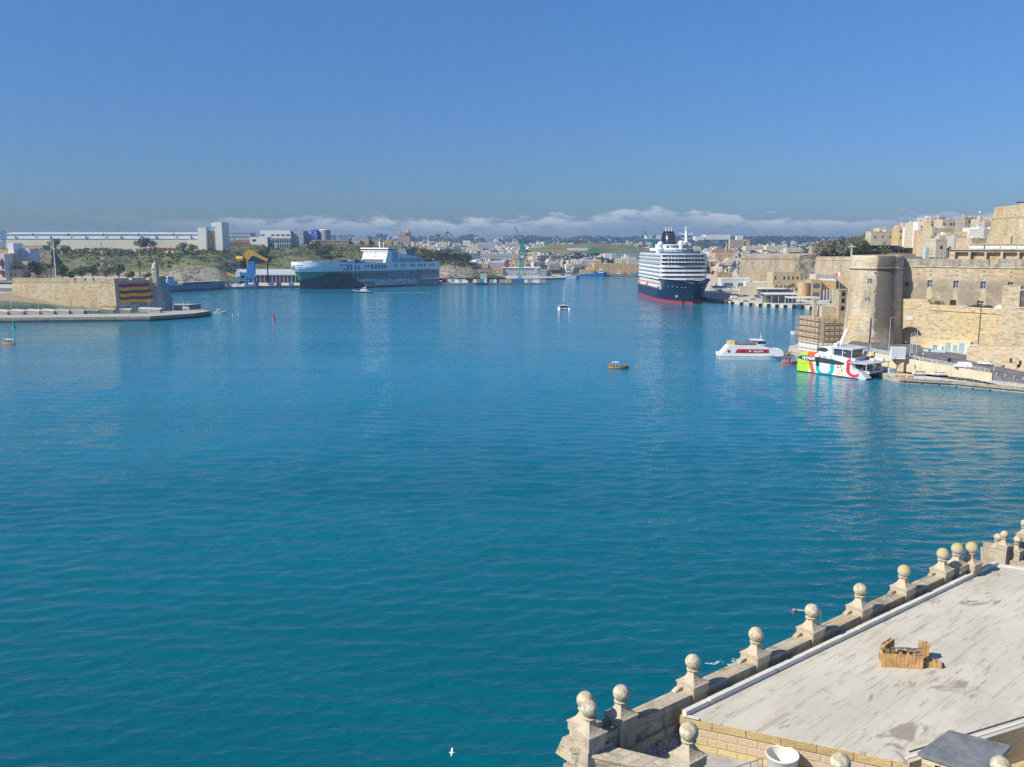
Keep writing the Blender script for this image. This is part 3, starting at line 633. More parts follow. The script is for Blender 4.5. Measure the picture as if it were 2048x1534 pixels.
# timber pallets on the roof
def planks(mb,L,H,n,t=.022,w=None,gap=.012,mi=0):
    w=L/n
    for i in range(n):
        dz=random.uniform(-.012,.012); mb.box(-L/2+w*(i+.5),0,0,w-gap,t,H+dz,mi=mi)
pw=W(1804,1336,30.03)
M_wd2=plain('grey timber',(.27,.20,.13),.85,.35,5,spec=.2,dirt=.3)
def crate(name,lab,x,y,z,rz,L,H,Wd,n,grp='broken pallets on the roof'):
    t_=thing(name,lab,'pallet',(x,y,z),rz,grp)
    mb=MB(); planks(mb,L,H,n); mb.build('front_boards',M_wood,t_)
    mb=MB(); 
    mb.box(0,.05,.03,L,.07,.06); mb.box(0,.05,.08,.06,.06,H-.16); mb.box(0,.05,H-.09,L,.07,.06)
    mb.build('bearers',M_wood,t_)
    for xx in (-L/2+.05,0,L/2-.05): mb=MB(); mb.box(xx,Wd/2+.02,.02,.07,Wd-.06,.08); mb.box(xx,Wd/2+.02,.08,.06,.07,H-.16); mb.box(xx,Wd/2+.02,H-.1,.07,Wd-.06,.08); mb.build('cross_bearer',M_wood,t_)
    mb=MB()
    for i in range(n//2+2):
        mb.box(-L/2+L/(n//2+2)*(i+.5),Wd,0,L/(n//2+2)*.7,.022,H)
    mb.build('back_boards',M_wd2,t_); return t_
random.seed(5)
crate('pallet_bench','long upright pallet bench of light boards, largest timber piece on the white roof',pw.x,pw.y,30.035,-.12,1.42,.50,.42,11)
a=W(1783,1322,30.03); crate('timber_pallet','weathered pallet leaning upright behind the left end of the pallet bench',a.x,a.y+.25,30.035,.75,.8,.62,.14,6)
a=W(1856,1330,30.03); crate('timber_pallet','narrow upright pallet piece standing at the right end of the pallet bench',a.x,a.y+.35,30.035,-.25,.34,.62,.3,3)
a=W(1868,1336,30.03); crate('timber_crate','low timber block piece lying right of the pallet bench',a.x,a.y+.0,30.035,-.3,.5,.2,.38,3)
a=W(1815,1330,30.03)
t_=thing('scrap_wood','loose grey slats piled on top of the pallet bench','scrap wood',(pw.x+.25,pw.y+.2,30.54),-.12,'broken pallets on the roof')
for i in range(9):
    mb=MB(); mb.box(0,0,0,.62,.05,.02,rz=random.uniform(-.6,.6)); o=mb.build('slat',M_wd2,t_); o.location=(random.uniform(-.25,.3),random.uniform(-.15,.15),.02+.012*i)
# far wing of the same seafront: lower parapet with four ball finials
zb=25.4; fw=[W(1996,1074,zb),W(2035,1079,zb),W(2009.5,1069,zb+.35),W(2050,1047,zb+.9)]
t_=thing('parapet_wing','further pale stone parapet corner with ball finials beyond the white roof','parapet',(fw[0].x,fw[0].y,0))
for i,p in enumerate(fw): finial(p,p.z,t_,ped=.9 if i<2 else 1.6)
mb=MB(); a,b_=fw[0],fw[1]; e=(b_-a).normalized(); e.z=0; e.normalize(); n=Vector((-e.y,e.x,0)); 
a0=Vector((a.x,a.y,0)); b0=Vector((b_.x,b_.y,0))
pp=[a0-e*.9-n*.7,b0+e*6-n*.7,b0+e*6+n*3,a0-e*.9+n*3]; mb.prism([(p.x,p.y) for p in pp],zb-2.0,zb-1.75)
pp=[a0-e*.75-n*.5,b0+e*6-n*.5,b0+e*6+n*3,a0-e*.75+n*3]; mb.prism([(p.x,p.y) for p in pp],zb-1.75,zb-1.35)
pp=[a0-e*.6-n*.4,b0+e*6-n*.4,b0+e*6+n*3,a0-e*.6+n*3]; mb.prism([(p.x,p.y) for p in pp],-1,zb-2.0); wbuild(mb,'wall',M_fin,t_)
# ================================================================= VALLETTA SIDE (right)
def roadz(x,y): return 7.9-.0639*(x-119)+.0503*(y-322)
def person(x,y,z,rz,top,legs,label,group='people on the quays',lean=0.1,hair=(.04,.03,.02)):
    mt=plain('cloth %s'%(top,),top,.9,.1); ml=plain('cloth %s'%(legs,),legs,.9,.1); sk=plain('skin',(.45,.27,.18),.6,.05); hr=plain('hair %s'%(hair,),hair,.8,.1)
    t_=thing('person',label,'person',(x,y,z),rz,group)
    mb=MB(); st=.16*random.uniform(.5,1.3)
    # one continuous body: legs, trunk, arms, neck, head lofted from the joints
    for s in (-1,1):
        mb.tube((s*.09,s*st,0.05),(s*.10,s*st*.5,.48),.05,.065,6,1); mb.tube((s*.10,s*st*.5,.48),(s*.09,0,.92),.065,.095,6,1); mb.box(s*.09,s*st-.05,0,.09,.25,.07,mi=1)
        mb.tube((s*.19,0,1.42),(s*.25,.04*s,1.13),.055,.045,6,0); mb.tube((s*.25,.04*s,1.13),(s*.24,-.12,.90),.043,.032,6,2); mb.sphere((s*.24,-.13,.85),.045,6,2,sz=1.5)
    mb.loft([[(a*math.cos(q),b*math.sin(q),z_) for q in [i*math.pi/4 for i in range(8)]] for a,b,z_ in ((.155,.11,.86),(.15,.105,1.05),(.19,.12,1.32),(.19,.10,1.43),(.07,.07,1.49))],0,True,True,True)
    mb.tube((0,0,1.46),(0,-.01,1.58),.055,.05,8,2); mb.sphere((0,-.01,1.66),.095,10,2,sz=1.25)
    mb.build('body',[mt,ml,sk],t_); h=MB(); h.sphere((0,.015,1.70),.10,8,sz=1.0); h.build('hair',hr,t_); return t_
# ---- curtain wall, tower
T=Vector((-.6,-.8,0)); CW0=Vector((148.7,347.6,0)); CU=Vector((.8,-.6,0))
def smask(t):
    c=t.nodes.new('ShaderNodeTexCoord'); s=t.nodes.new('ShaderNodeSeparateXYZ'); t.links.new(c.outputs['Object'],s.inputs[0])
    a=mth(t,'ARCTAN2',s.outputs[1],s.outputs[0])   # angle round the tower
    n=N(t,'ShaderNodeTexNoise',i_Scale=.35,i_Detail=5.0,i_Roughness=.65); t.links.new(c.outputs['Object'],n.inputs['Vector'])
    aa=mth(t,'ADD',a,mth(t,'MULTIPLY',mth(t,'SUBTRACT',n.outputs[0],.5),.25))
    m1=mth(t,'MULTIPLY',ramp(t,aa,-1.98,-1.88),ramp(t,aa,-1.10,-1.25))
    zz=mth(t,'ADD',s.outputs[2],mth(t,'MULTIPLY',mth(t,'SUBTRACT',n.outputs[0],.5),10))
    return mth(t,'MULTIPLY',m1,mth(t,'MULTIPLY_ADD',ramp(t,zz,8,15),.45,.45))
addstain(M_tow,smask,(.10,.082,.07),.95)
tower=thing('fortress_tower','tall round limestone tower with a dark stained flank at the harbour bend','tower',(140.6,350,0))
mb=MB(); mb.lathe([(11.3,4),(10.9,9),(10.3,17),(9.85,27),(9.55,35.3)],0,0,72); mb.build('drum',M_tow,tower)
mb=MB(); mb.lathe([(9.5,35.2),(10.05,35.4),(10.2,35.75),(10.05,36.1),(9.6,36.2)],0,0,72); mb.build('cordon',M_tow,tower)
mb=MB(); mb.lathe([(9.6,36.1),(9.7,38),(9.55,39.9),(9.3,40.5),(8.2,40.6),(8.0,39.4),(0.01,39.4)],0,0,72,cap=False); mb.build('parapet',M_tow,tower)
def archpoly(w,h,n=7):
    r=w/2; return [(-r,0),(r,0)]+[(r*math.cos(math.pi*i/n),h-r+r*math.sin(math.pi*i/n)) for i in range(0,n+1)]
def window(parent,p,U,Nn,w,h,deep=.35,frame=M_whd,name='window',arch=True,pane=M_gl,cross=True):
    """p: sill centre on the wall; deep: how far the dark niche is cut visually (reveal box sits 2 cm proud, sash inside)"""
    p=Vector(p);U=Vector(U).normalized();Nn=Vector(Nn).normalized()
    P=archpoly(w,h) if arch else [(-w/2,0),(w/2,0),(w/2,h),(-w/2,h)]
    mb=MB(); mb.plate(P,p-Nn*.15,U,Nn,.19); o=wbuild(mb,name,pane,parent)
    if cross:
        mb=MB(); q=p+Nn*.05
        mb.plate([(-.06,0.05),(.06,0.05),(.06,h*.97),(-.06,h*.97)],q,U,Nn,.05)
        for zz in (.02,h*.42,h*.7): mb.plate([(-w*.47,zz),(w*.47,zz),(w*.47,zz+.10),(-w*.47,zz+.10)],q+Nn*.055,U,Nn,.04)
        for s in (-1,1): mb.plate([(s*w*.47-.06,0.1),(s*w*.47+.06,0.1),(s*w*.47+.06,h*.75),(s*w*.47-.06,h*.75)],q+Nn*.002,U,Nn,.05)
        c=wbuild(mb,'sash',frame,o)
    return o
def tow_win(px,zc,w,h,rr):
    # direction at the tower where the sight line through px meets the drum
    u=(px-1024)/F; d=Vector((u,1,0)).normalized(); O=Vector((-140.6,-350,0)); b_=O.dot(d); c_=O.dot(O)-rr*rr; s=-b_-math.sqrt(b_*b_-c_); q=O+d*s
    n=q.normalized(); return window(tower,Vector((140.6,350,0))+n*(rr-.1)+Vector((0,0,zc-h/2)),Vector((-n.y,n.x,0)),n,w,h)
tow_win(1735.5,30.5,1.9,2.9,9.78); tow_win(1733,23.3,2.1,2.9,10.05)
for px,z_ in ((1734,34.0),(1733,26.9)):
    u=(px-1024)/F; n=Vector((-.40,-.916,0)).normalized(); mb=MB(); q=Vector((140.6,350,0))+n*9.75; mb.box(q.x,q.y,z_,.35,.5,.4,0); wbuild(mb,'vent_hole',M_blk,tower)
# buttress crust at the tower foot with ivy
mb=MB(); mb.lathe([(11.9,4.5),(11.7,9),(11.2,16.5),(10.4,17.4)],140.6,350,18,a0=math.radians(196),a1=math.radians(243),cap=False); wbuild(mb,'rendered_patch',stone('render patch',(.50,.43,.29),stain=.3,bw=3,bh=2,scale=.2,warmth=.4,mortar=.1),tower)
cw=thing('curtain_wall','long high fortress wall with two rows of arched windows right of the round tower','fortress wall',tuple(CW0))
ww=1.75
holes=[(s-ww/2,s+ww/2,28.7,31.3) for s in (11,20,29.1,37.9,47.2,57)]+[(2.2,3.6,28.8,30.4)]+[(s-1.05,s+1.05,21.3,24.2) for s in (10.4,19.5,28.6,37.2,47)]
holes+=[(s-.22,s+.22,z_,z_+.45) for s in (11,20,29.1,37.9,47.2) for z_ in (33.1,34.6)]
mb=MB(); q=CW0-CU*4; q1=CW0+CU*80
mb.wallholes(q,q1,4,36.2,[(a+4,b_+4,c,d) for a,b_,c,d in holes],.75); 
M_cur=stone('curtain wall stone',(.60,.49,.33),stain=.6,dark=(.22,.19,.15),bw=1.8,bh=.75,mortar=.6,scale=.05,warmth=.3,thr=.44,mid=.6)
def cmask(t):   # soot between the window bays, washed clean under each window
    c=t.nodes.new('ShaderNodeTexCoord'); s=t.nodes.new('ShaderNodeSeparateXYZ'); t.links.new(c.outputs['UV'],s.inputs[0])
    n=N(t,'ShaderNodeTexNoise',i_Scale=.22,i_Detail=6.0,i_Roughness=.7); t.links.new(c.outputs['UV'],n.inputs['Vector'])
    u=mth(t,'ADD',s.outputs[0],0.0); f=mth(t,'PINGPONG',mth(t,'SUBTRACT',u,11.0),4.6)
    m1=ramp(t,mth(t,'ADD',f,mth(t,'MULTIPLY',n.outputs[0],1.0)),1.0,1.7)
    z1=mth(t,'ADD',s.outputs[1],mth(t,'MULTIPLY',n.outputs[0],5)); m2=mth(t,'MULTIPLY',ramp(t,z1,21.5,24),ramp(t,z1,35.5,32.5))
    return mth(t,'MULTIPLY',m1,mth(t,'MULTIPLY',m2,ramp(t,n.outputs[0],.30,.55)))
addstain(M_cur,cmask,(.25,.215,.165),.75)
wbuild(mb,'face',[M_cur,M_gl],cw)
mb=MB(); 
I=-T
qq=[q+I*.01,q1+I*.01,q1+I*9,q+I*9]; mb.prism([(p.x,p.y) for p in (q+I*1.2,q1+I*1.2,q1+I*9,q+I*9)],4,36.2); wbuild(mb,'rampart',M_cur,cw)
mb=MB(); o=T*.32; mb.prism([(p.x,p.y) for p in (q+o,q1+o,q1+I*2,q+I*2)],36.2,36.6); wbuild(mb,'cordon',M_for,cw)
mb=MB(); rnd=random.Random(4); s_=0
M_pw=stone('parapet rubble stone',(.46,.41,.32),stain=.7,dark=(.12,.105,.085),bw=1.0,bh=.4,scale=.18,warmth=.1,thr=.44)
gaps=[(30.5,33.2),(42,44.5),(46.5,48.0),(52,54.5)]
ed=[-4]+[x for g in gaps for x in g]+[80]
for i in range(0,len(ed),2):
    a,b_=CW0+CU*ed[i],CW0+CU*ed[i+1]; mb.prism([(p.x,p.y) for p in (a+T*.05,b_+T*.05,b_+I*1.7,a+I*1.7)],36.6,39.3+.15*(i%3)) 
a,b_=CW0-CU*4,CW0+CU*80; mb.prism([(p.x,p.y) for p in (a+I*.2,b_+I*.2,b_+I*1.6,a+I*1.6)],36.6,37.6)
wbuild(mb,'parapet',M_pw,cw)
for k,s in enumerate((11,20,29.1,37.9,47.2,57)):
    p=CW0+CU*s+I*.55; window(cw,(p.x,p.y,28.75),CU,T,ww*.93,2.45,frame=M_whd if k<1 else M_lgry)
for k,s in enumerate((10.4,19.5,28.6,37.2,47)):
    p=CW0+CU*s+I*.5; window(cw,(p.x,p.y,21.4),CU,T,1.95,2.7,frame=M_whd if k in(2,3) else M_dgry,cross=k!=1,pane=M_blk if k==1 else M_gl)
# lower bastion with road arch
LW=CW0+T*3.6; lw=thing('lower_bastion','lower fortress terrace wall with the road archway beside the round tower','fortress wall',tuple(LW))
arch=[(2.1,0)]+[(2.1,10.3)]+[(6.1-4.0*math.cos(math.pi*i/12),10.3+3.4*math.sin(math.pi*i/12)) for i in range(1,12)]+[(10.1,10.3),(10.1,0)]
poly=[(-3,3)]+[(a,max(3,b_)) for a,b_ in arch]+[(39.5,3),(39.5,21.8),(12.5,22.4),(11.3,24.2),(-3,24.2)]
mb=MB(); mb.plate(poly,(LW.x,LW.y,0),CU,I,6.5); 
M_low=stone('lower bastion stone',(.64,.52,.32),stain=.45,dark=(.2,.17,.13),bw=1.4,bh=.55,scale=.09,warmth=.5,warm=(.66,.50,.25),thr=.5)
wbuild(mb,'face',M_low,lw)
mb=MB(); a=LW+CU*12+T*.12; b_=LW+CU*39.5+T*.12; mb.beam((a.x,a.y,20.6),(b_.x,b_.y,20.0),.35); wbuild(mb,'cordon',M_low,lw)
mb=MB(); a=LW+CU*30.2; mb.plate([(0,4),(9,4),(9,12.2),(7,13.5),(0,12.6)],(a.x,a.y,0),CU,T,.5); wbuild(mb,'mended_panel',M_house,lw)
mb=MB(); a=LW+CU*29.6+T*.1; mb.beam((a.x,a.y,5),(a.x,a.y,22),.22); wbuild(mb,'drain_pipe',M_dgry,lw); mb=MB(); a=LW+CU*38.7+T*.1; mb.beam((a.x,a.y,5),(a.x,a.y,16),.22); wbuild(mb,'drain_pipe',M_dgry,lw)
mb=MB(); a=LW+CU*4.6+T*.06; mb.plate([(0,0),(2.2,0),(2.2,1.6),(0,1.6)],(a.x,a.y,16.3),CU,T,.1); wbuild(mb,'plaque',M_whd,lw)
# voussoir ring + tunnel lining
mb=MB(); 
for i in range(14):
    t0=math.pi*i/14; t1=math.pi*(i+.93)/14; f=lambda t,r:(6.1-(4.0+r)*math.cos(t),10.3+(3.4+r)*math.sin(t))
    mb.plate([f(t0,.03),f(t0,.75),f(t1,.75),f(t1,.03)][::-1],(LW.x,LW.y,0)+T*.12 if False else tuple(LW+T*.12),CU,I,.5)
wbuild(mb,'arch_ring',M_for,lw)
# road and ground behind
M_road=M_asph
def roadpoly(name,pts,mat,dz=0,thick=1.2,kind='structure'):
    mb=MB(); mb.prism([(p[0],p[1]) for p in pts],[roadz(*p[:2])+dz-thick for p in pts],[roadz(*p[:2])+dz for p in pts]); o=mb.build(name,mat)
    if kind: o['kind']=kind
    return o
WA=Vector((117.5,323.5,0)); WB=Vector((153.5,284.5,0))
WL=Vector((131.0,343.5,0)); W0=WA+(WB-WA).normalized()*2
rp=[(W0.x,W0.y),(WB.x,WB.y),(172,262),(260,262),(260,420),(150,420),(140,372),(WL.x,WL.y)]
roadpoly('road',rp,M_road,0,9)
# pavement in front of the door row and the ramp wall
def LP(s,o): p=LW+CU*s+T*o; return (p.x,p.y)
roadpoly('pavement',[LP(11,0.02),LP(11,2.2),LP(16,3.2),LP(30,5.5),LP(34,3.2),LP(47,4.2),LP(47,.02)][::-1],M_conc,.14,.3)
# red bus lane strip right
roadpoly('red_lane',[(158,283),(166,279),(190,262),(182,262)],plain('red asphalt',(.20,.07,.06),.95,.2,.5),.006,.004)
roadpoly('lane_marking',[(140,312),(140.2,312.2),(168,286.2),(167.8,286)],M_whd,.006,.004)
# cream retaining wall between the upper road and the lower quay
rw=thing('retaining_wall','smooth cream retaining wall sloping down behind the moored striped catamaran','wall',(WA.x,WA.y,0))
d_=(WB-WA).normalized(); n_=Vector((d_.y,-d_.x,0)); n_=-n_ if n_.y>0 else n_
M_cream=plain('cream render',(.66,.58,.40),.9,.08,.2,dirt=.25)
za=roadz(WA.x,WA.y)+.25; zb_=roadz(WB.x,WB.y)+.25
mb=MB(); mb.plate([(1.9,-1),((WB-WA).length,-1),((WB-WA).length,zb_),(1.9,za-.1)],tuple(WA+n_*.5),d_,-n_,.9); u_=(WL-W0).normalized(); mb.plate([(0,-1),((WL-W0).length+3,-1),((WL-W0).length+3,za),(0,za)],tuple(W0-Vector((u_.y,-u_.x,0))*.1),u_,(-u_.y,u_.x,0),.7); wbuild(mb,'wall',M_cream,rw)
mb=MB(); q=WA+d_*13.8+n_*.6; mb.box(q.x,q.y,1.4,.9,.9,6.2,math.atan2(d_.y,d_.x)); q=WA+d_*24+n_*1.2; mb.box(q.x,q.y,1.4,2.6,1.2,5.0,math.atan2(d_.y,d_.x)); wbuild(mb,'buttress',M_low,rw)
def railing(name,label,p,q,za,zb,h=1.1,step=1.6,mat=M_lgry,mid=2,cat='railing',r=.07,group=None,infill=None):
    p=Vector((p[0],p[1],0));q=Vector((q[0],q[1],0)); L=(q-p).length; t_=thing(name,label,cat,(p.x,p.y,0),0,group); n=max(1,int(L/step))
    for i in range(n+1):
        mb=MB(); f=i/n; a=p.lerp(q,f); z_=za+(zb-za)*f; mb.beam((a.x,a.y,z_),(a.x,a.y,z_+h),r); wbuild(mb,'post',mat,t_)
    mb=MB()
    for k in range(1,mid+1): mb.beam((p.x,p.y,za+h*k/mid),(q.x,q.y,zb+h*k/mid),r*.8)
    wbuild(mb,'rails',mat,t_)
    if infill:
        mb=MB(); mb.add([(p.x,p.y,za+.1),(q.x,q.y,zb+.1),(q.x,q.y,zb+h*.9),(p.x,p.y,za+h*.9)],[(0,1,2,3)]); mb.add([(p.x+.04,p.y+.04,za+.1),(q.x+.04,q.y+.04,zb+.1),(q.x+.04,q.y+.04,zb+h*.9),(p.x+.04,p.y+.04,za+h*.9)],[(3,2,1,0)]); wbuild(mb,'panels',infill,t_)
    return t_
M_pan=plain('grey glass panel',(.30,.36,.42),.25,.1)
c=WA+d_*26
railing('guard_rail','panelled grey railing along the top of the cream retaining wall',WA+d_*2,c,za+.02,roadz(c.x,c.y)+.27,1.35,2.2,M_wh,1,infill=M_pan)
e=WB+d_*-1
railing('guard_rail','open white railing where the road drops towards the right hand quay',c+d_*.5,e,roadz(c.x,c.y)+.25,zb_,1.2,1.5,M_wh,3)
railing('pedestrian_barrier','white barrier along the roadside left of the white van',c+Vector((1.5,3.5,0)),e+Vector((-3.5,6.5,0)),roadz(c.x,c.y)-.1,roadz(e.x,e.y)+.1,1.0,2.0,M_wh,2)
railing('guard_rail','white rail on the lower quay edge in front of the parked hatchbacks',w2(1812,757,1.7),w2(2000,768,1.7),1.7,1.7,1.0,2.4,M_wh,2)
# lower quay
lq=[w2(1798,766),w2(1900,772),w2(2004,782),w2(2110,793),(172,262),(WB.x+2,WB.y),(WB.x,WB.y),(WA.x,WA.y),(118,345),(150,420),(150,440),(134,398),(119,384),(113,366),(119,345),(121.5,325)]
poly_land('quay_lower',lq,-1.5,1.65,[M_quay,M_conc])
ed=[w2(1798,766.3),w2(1900,772.3),w2(2004,782.3),w2(2110,793.3)]
kb=thing('quay_fenders','dark timber rubbing strip along the lower quay face below the parked hatchbacks','quay edge',(ed[0][0],ed[0][1],0)); mb=MB()
for a,b_ in zip(ed,ed[1:]): mb.beam((a[0],a[1]-.12,1.0),(b_[0],b_[1]-.12,1.0),.25,.3)
wbuild(mb,'strip',M_quay,kb)
# land behind curtain wall
mb=MB(); pts=[tuple((CW0+I*8)[:2]),tuple((CW0+CU*80+I*8)[:2]),(420,300),(420,745),(303,735),(248,560),(167,400)]
mb.prism(pts,2,37.5); o=mb.build('ground_town',M_cliff); o['kind']='structure'
# far side of the archway: bright street end
st=thing('street_wall','pale wall seen through the road archway','wall',(LW.x,LW.y,0)); mb=MB(); q=CW0+CU*-1+I*7.5
mb.plate([(0,3),(12,3),(12,11),(0,11)],(q.x,q.y,0),CU,I,.4); wbuild(mb,'face',plain('tunnel end',(.30,.25,.17),.9,.2,.6,dirt=.4),st)
# ---- door row in front of the lower bastion
dr=thing('shed_row','row of small cream lock up sheds with pale blue doors below the lower bastion','sheds',LP(13,0)+(5.4,))
mb=MB(); a=LW+CU*13.0; b_=LW+CU*27.5
mb.plate([(0,0),(14.5,0),(14.5,4.2),(8,4.4),(6.5,3.4),(0,3.4)],(a.x,a.y,5.3),CU,T,2.4); wbuild(mb,'wall',M_cream,dr)
M_lb=plain('pale blue door paint',(.30,.42,.47),.6,.1,1,dirt=.2)
for s,w_,h_,m_ in ((15.6,1.5,2.2,M_gry),(17.8,1.0,2.4,M_wh),(20.0,1.6,3.3,M_lb),(22.4,1.3,2.6,M_lb),(24.6,1.6,3.4,M_lb),(26.6,1.3,2.9,M_whd)):
    a=LW+CU*s+T*2.42; mb=MB(); mb.plate([(-w_/2,0),(w_/2,0),(w_/2,h_),(-w_/2,h_)],(a.x,a.y,5.5),CU,T,.07); wbuild(mb,'door',m_,dr)
def kiosk(x,y,z,rz,sx,sy,h,label,mat,roof,name='kiosk'):
    t_=thing(name,label,'kiosk',(x,y,z),rz); mb=MB(); mb.box(0,0,0,sx,sy,h); mb.build('cabin',mat,t_); mb=MB(); mb.box(0,0,h,sx+.3,sy+.3,.18); mb.build('roof',roof,t_)
    mb=MB()
    for i in range(4): mb.box(-sx/2+sx*(i+.5)/4,-sy/2-.02,h*.12,sx/4*.86,.05,h*.78)
    mb.build('panels',M_lgry,t_); mb=MB(); mb.box(sx/2+.02,0,0,.05,sy*.5,h*.85); mb.build('door',M_gry,t_); return t_
a=W(1800,716,6.6); kiosk(a.x,a.y+2,roadz(a.x,a.y+2),-.25,4.6,3.6,3.6,'white panelled kiosk with flat roof on the road edge above the catamaran',M_wh,M_wh)
a=LW+CU*29+T*4; kiosk(a.x,a.y,roadz(a.x,a.y),-.64,2.6,2.4,3.6,'green grey ticket booth with white top right of the shed row',plain('grey green paint',(.28,.33,.28),.7,.1),M_wh)
a=LW+CU*33+T*3; kiosk(a.x,a.y,roadz(a.x,a.y),-.64,4.4,2.2,2.6,'low white cafe stall with open front below the drain pipe',M_wh,M_whd,'stall')
# ---- vehicles
def vehicle(name,label,x,y,z,rz,L,Wd,H,paint,van=False,group='cars on the right hand quay and road',small=False):
    t_=thing(name,label,'van' if van else 'car',(x,y,z),rz,group)
    if van: prof=[(-.5,.22),(-.5,.80),(-.46,.97),(-.30,1.0),(.20,1.0),(.27,.97),(.40,.62),(.49,.50),(.5,.22)]
    else: prof=[(-.5,.28),(-.495,.58),(-.44,.66),(-.36,.93),(-.28,1.0),(.05,1.0),(.13,.95),(.26,.66),(.44,.56),(.495,.45),(.5,.26)]
    n=len(prof); rings=[]
    for k,(yy,zi) in enumerate(((-.5,.0),(-.5,.55),(-.43,1.0),(.43,1.0),(.5,.55),(.5,.0))):
        rings.append([(px_*L*(1-.03*(zi>.6)),yy*Wd,(min(pz,.62 if zi<.6 and zi>0 else (.28 if zi==0 else 1)))*H) for px_,pz in prof])
    mb=MB(); mb.loft(rings,smooth=False); mb.add(rings[0],[tuple(range(n))]); mb.build('body',paint,t_)
    g=MB()
    if van:
        g.add([(.275*L,-.40*Wd,.93*H),(.275*L,.40*Wd,.93*H),(.40*L,.42*Wd,.64*H),(.40*L,-.42*Wd,.64*H)],[(0,1,2,3)]); g.v=[(a+.03,b,c+.03) for a,b,c in g.v]
        for s in (-1,1): g.quad((.10*L,s*.478*Wd,.64*H),(.33*L,s*.478*Wd,.64*H),(.24*L,s*.452*Wd,.90*H),(.10*L,s*.452*Wd,.90*H))
    else:
        g.add([(.13*L,-.38*Wd,.95*H),(.13*L,.38*Wd,.95*H),(.26*L,.43*Wd,.67*H),(.26*L,-.43*Wd,.67*H)],[(0,1,2,3)]); g.add([(-.36*L,-.38*Wd,.93*H),(-.36*L,.38*Wd,.93*H),(-.44*L,.43*Wd,.68*H),(-.44*L,-.43*Wd,.68*H)],[(3,2,1,0)])
        g.v=[(a+(.03 if a>0 else -.03),b,c+.03) for a,b,c in g.v]
        for s in (-1,1): g.quad((-.38*L,s*.483*Wd,.66*H),(.20*L,s*.483*Wd,.66*H),(.10*L,s*.452*Wd,.93*H),(-.32*L,s*.452*Wd,.93*H))
    g.build('windows',M_gl,t_)
    for sx in (-.31,.32):
        for sy in (-1,1):
            w_=MB(); w_.tube((0,-.1,0),(0,.1,0),.33,n=12); o=w_.build('wheel',M_blk,t_); o.location=(sx*L,sy*(Wd/2-.09),.33)
            r_=MB(); r_.tube((0,-.12,0),(0,.12,0),.19,n=8); c_=r_.build('rim',M_gry,o)
    for s in (-1,1):
        l_=MB(); l_.box(0,0,0,.06,.34,.16); o=l_.build('headlight',M_wh,t_); o.location=(L*.485,s*Wd*.34,H*.40); l_=MB(); l_.box(0,0,0,.05,.28,.16); o=l_.build('tail_light',M_red,t_); o.location=(-L*.492,s*Wd*.36,H*.46)
    return t_
P_w=plain('white car paint',(.75,.75,.75),.25,.03); P_g=plain('bronze grey car paint',(.26,.24,.21),.3,.05,metal=.3); P_t=plain('teal blue car paint',(.06,.14,.17),.3,.05); P_k=plain('black car paint',(.03,.03,.035),.25,.05); P_b=plain('mid blue car paint',(.03,.11,.28),.3,.05); P_s=plain('silver car paint',(.42,.44,.46),.3,.05,metal=.4)
def carat(px,py,zg,rz,*a,road=True,**k):
    z=zg
    for _ in range(6):
        p=W(px,py,z); z=roadz(p.x,p.y) if road else zg
    return p.x,p.y,z
x,y,z=carat(1920,703,5,0); vehicle('parked_car','bronze grey suv parked in front of the lock up sheds',x,y,z,2.9,4.5,1.85,1.65,P_g)
x,y,z=carat(1925,737,4,0); vehicle('parked_van','white panel van at the white roadside barrier',x,y,z,2.75,5.4,2.0,2.15,P_w,True)
x,y,z=carat(1969,730,4,0); vehicle('parked_car','white hatchback driving just right of the white van',x,y,z,2.55,4.3,1.8,1.5,P_w)
x,y,z=carat(2018,736,4,0); vehicle('parked_car','dark teal car in front of the green arched door',x,y,z,2.45,4.4,1.8,1.55,P_t)
x,y,z=carat(1838,751,1.65,0,road=False); vehicle('parked_car','pale grey green hatchback on the lower quay nearest the catamaran stern',x,y,z,3.0,4.1,1.7,1.6,plain('pale green car paint',(.55,.60,.52),.3,.03))
x,y,z=carat(1877,752,1.65,0,road=False); vehicle('parked_car','white estate car on the lower quay below the cream wall',x,y,z,2.95,4.4,1.75,1.55,P_w)
for k,(s,p_,lab) in enumerate(((36.0,P_w,'white van parked on the terrace at the top of the lower bastion, right end'),(31.0,P_k,'black car on the bastion terrace left of the white van'),(27.2,P_k,'second dark car from the right on the bastion terrace'),(23.0,P_s,'silver car on the bastion terrace, leftmost of the row'))):
    p=LW+CU*s+I*1.6; vehicle('parked_van' if k==0 else 'parked_car',lab,p.x,p.y,22.0-.02*s,math.atan2(CU.y,CU.x)+math.pi,4.6,1.8,1.9 if k==0 else 1.45,p_,k==0,group='vehicles on the bastion terrace')
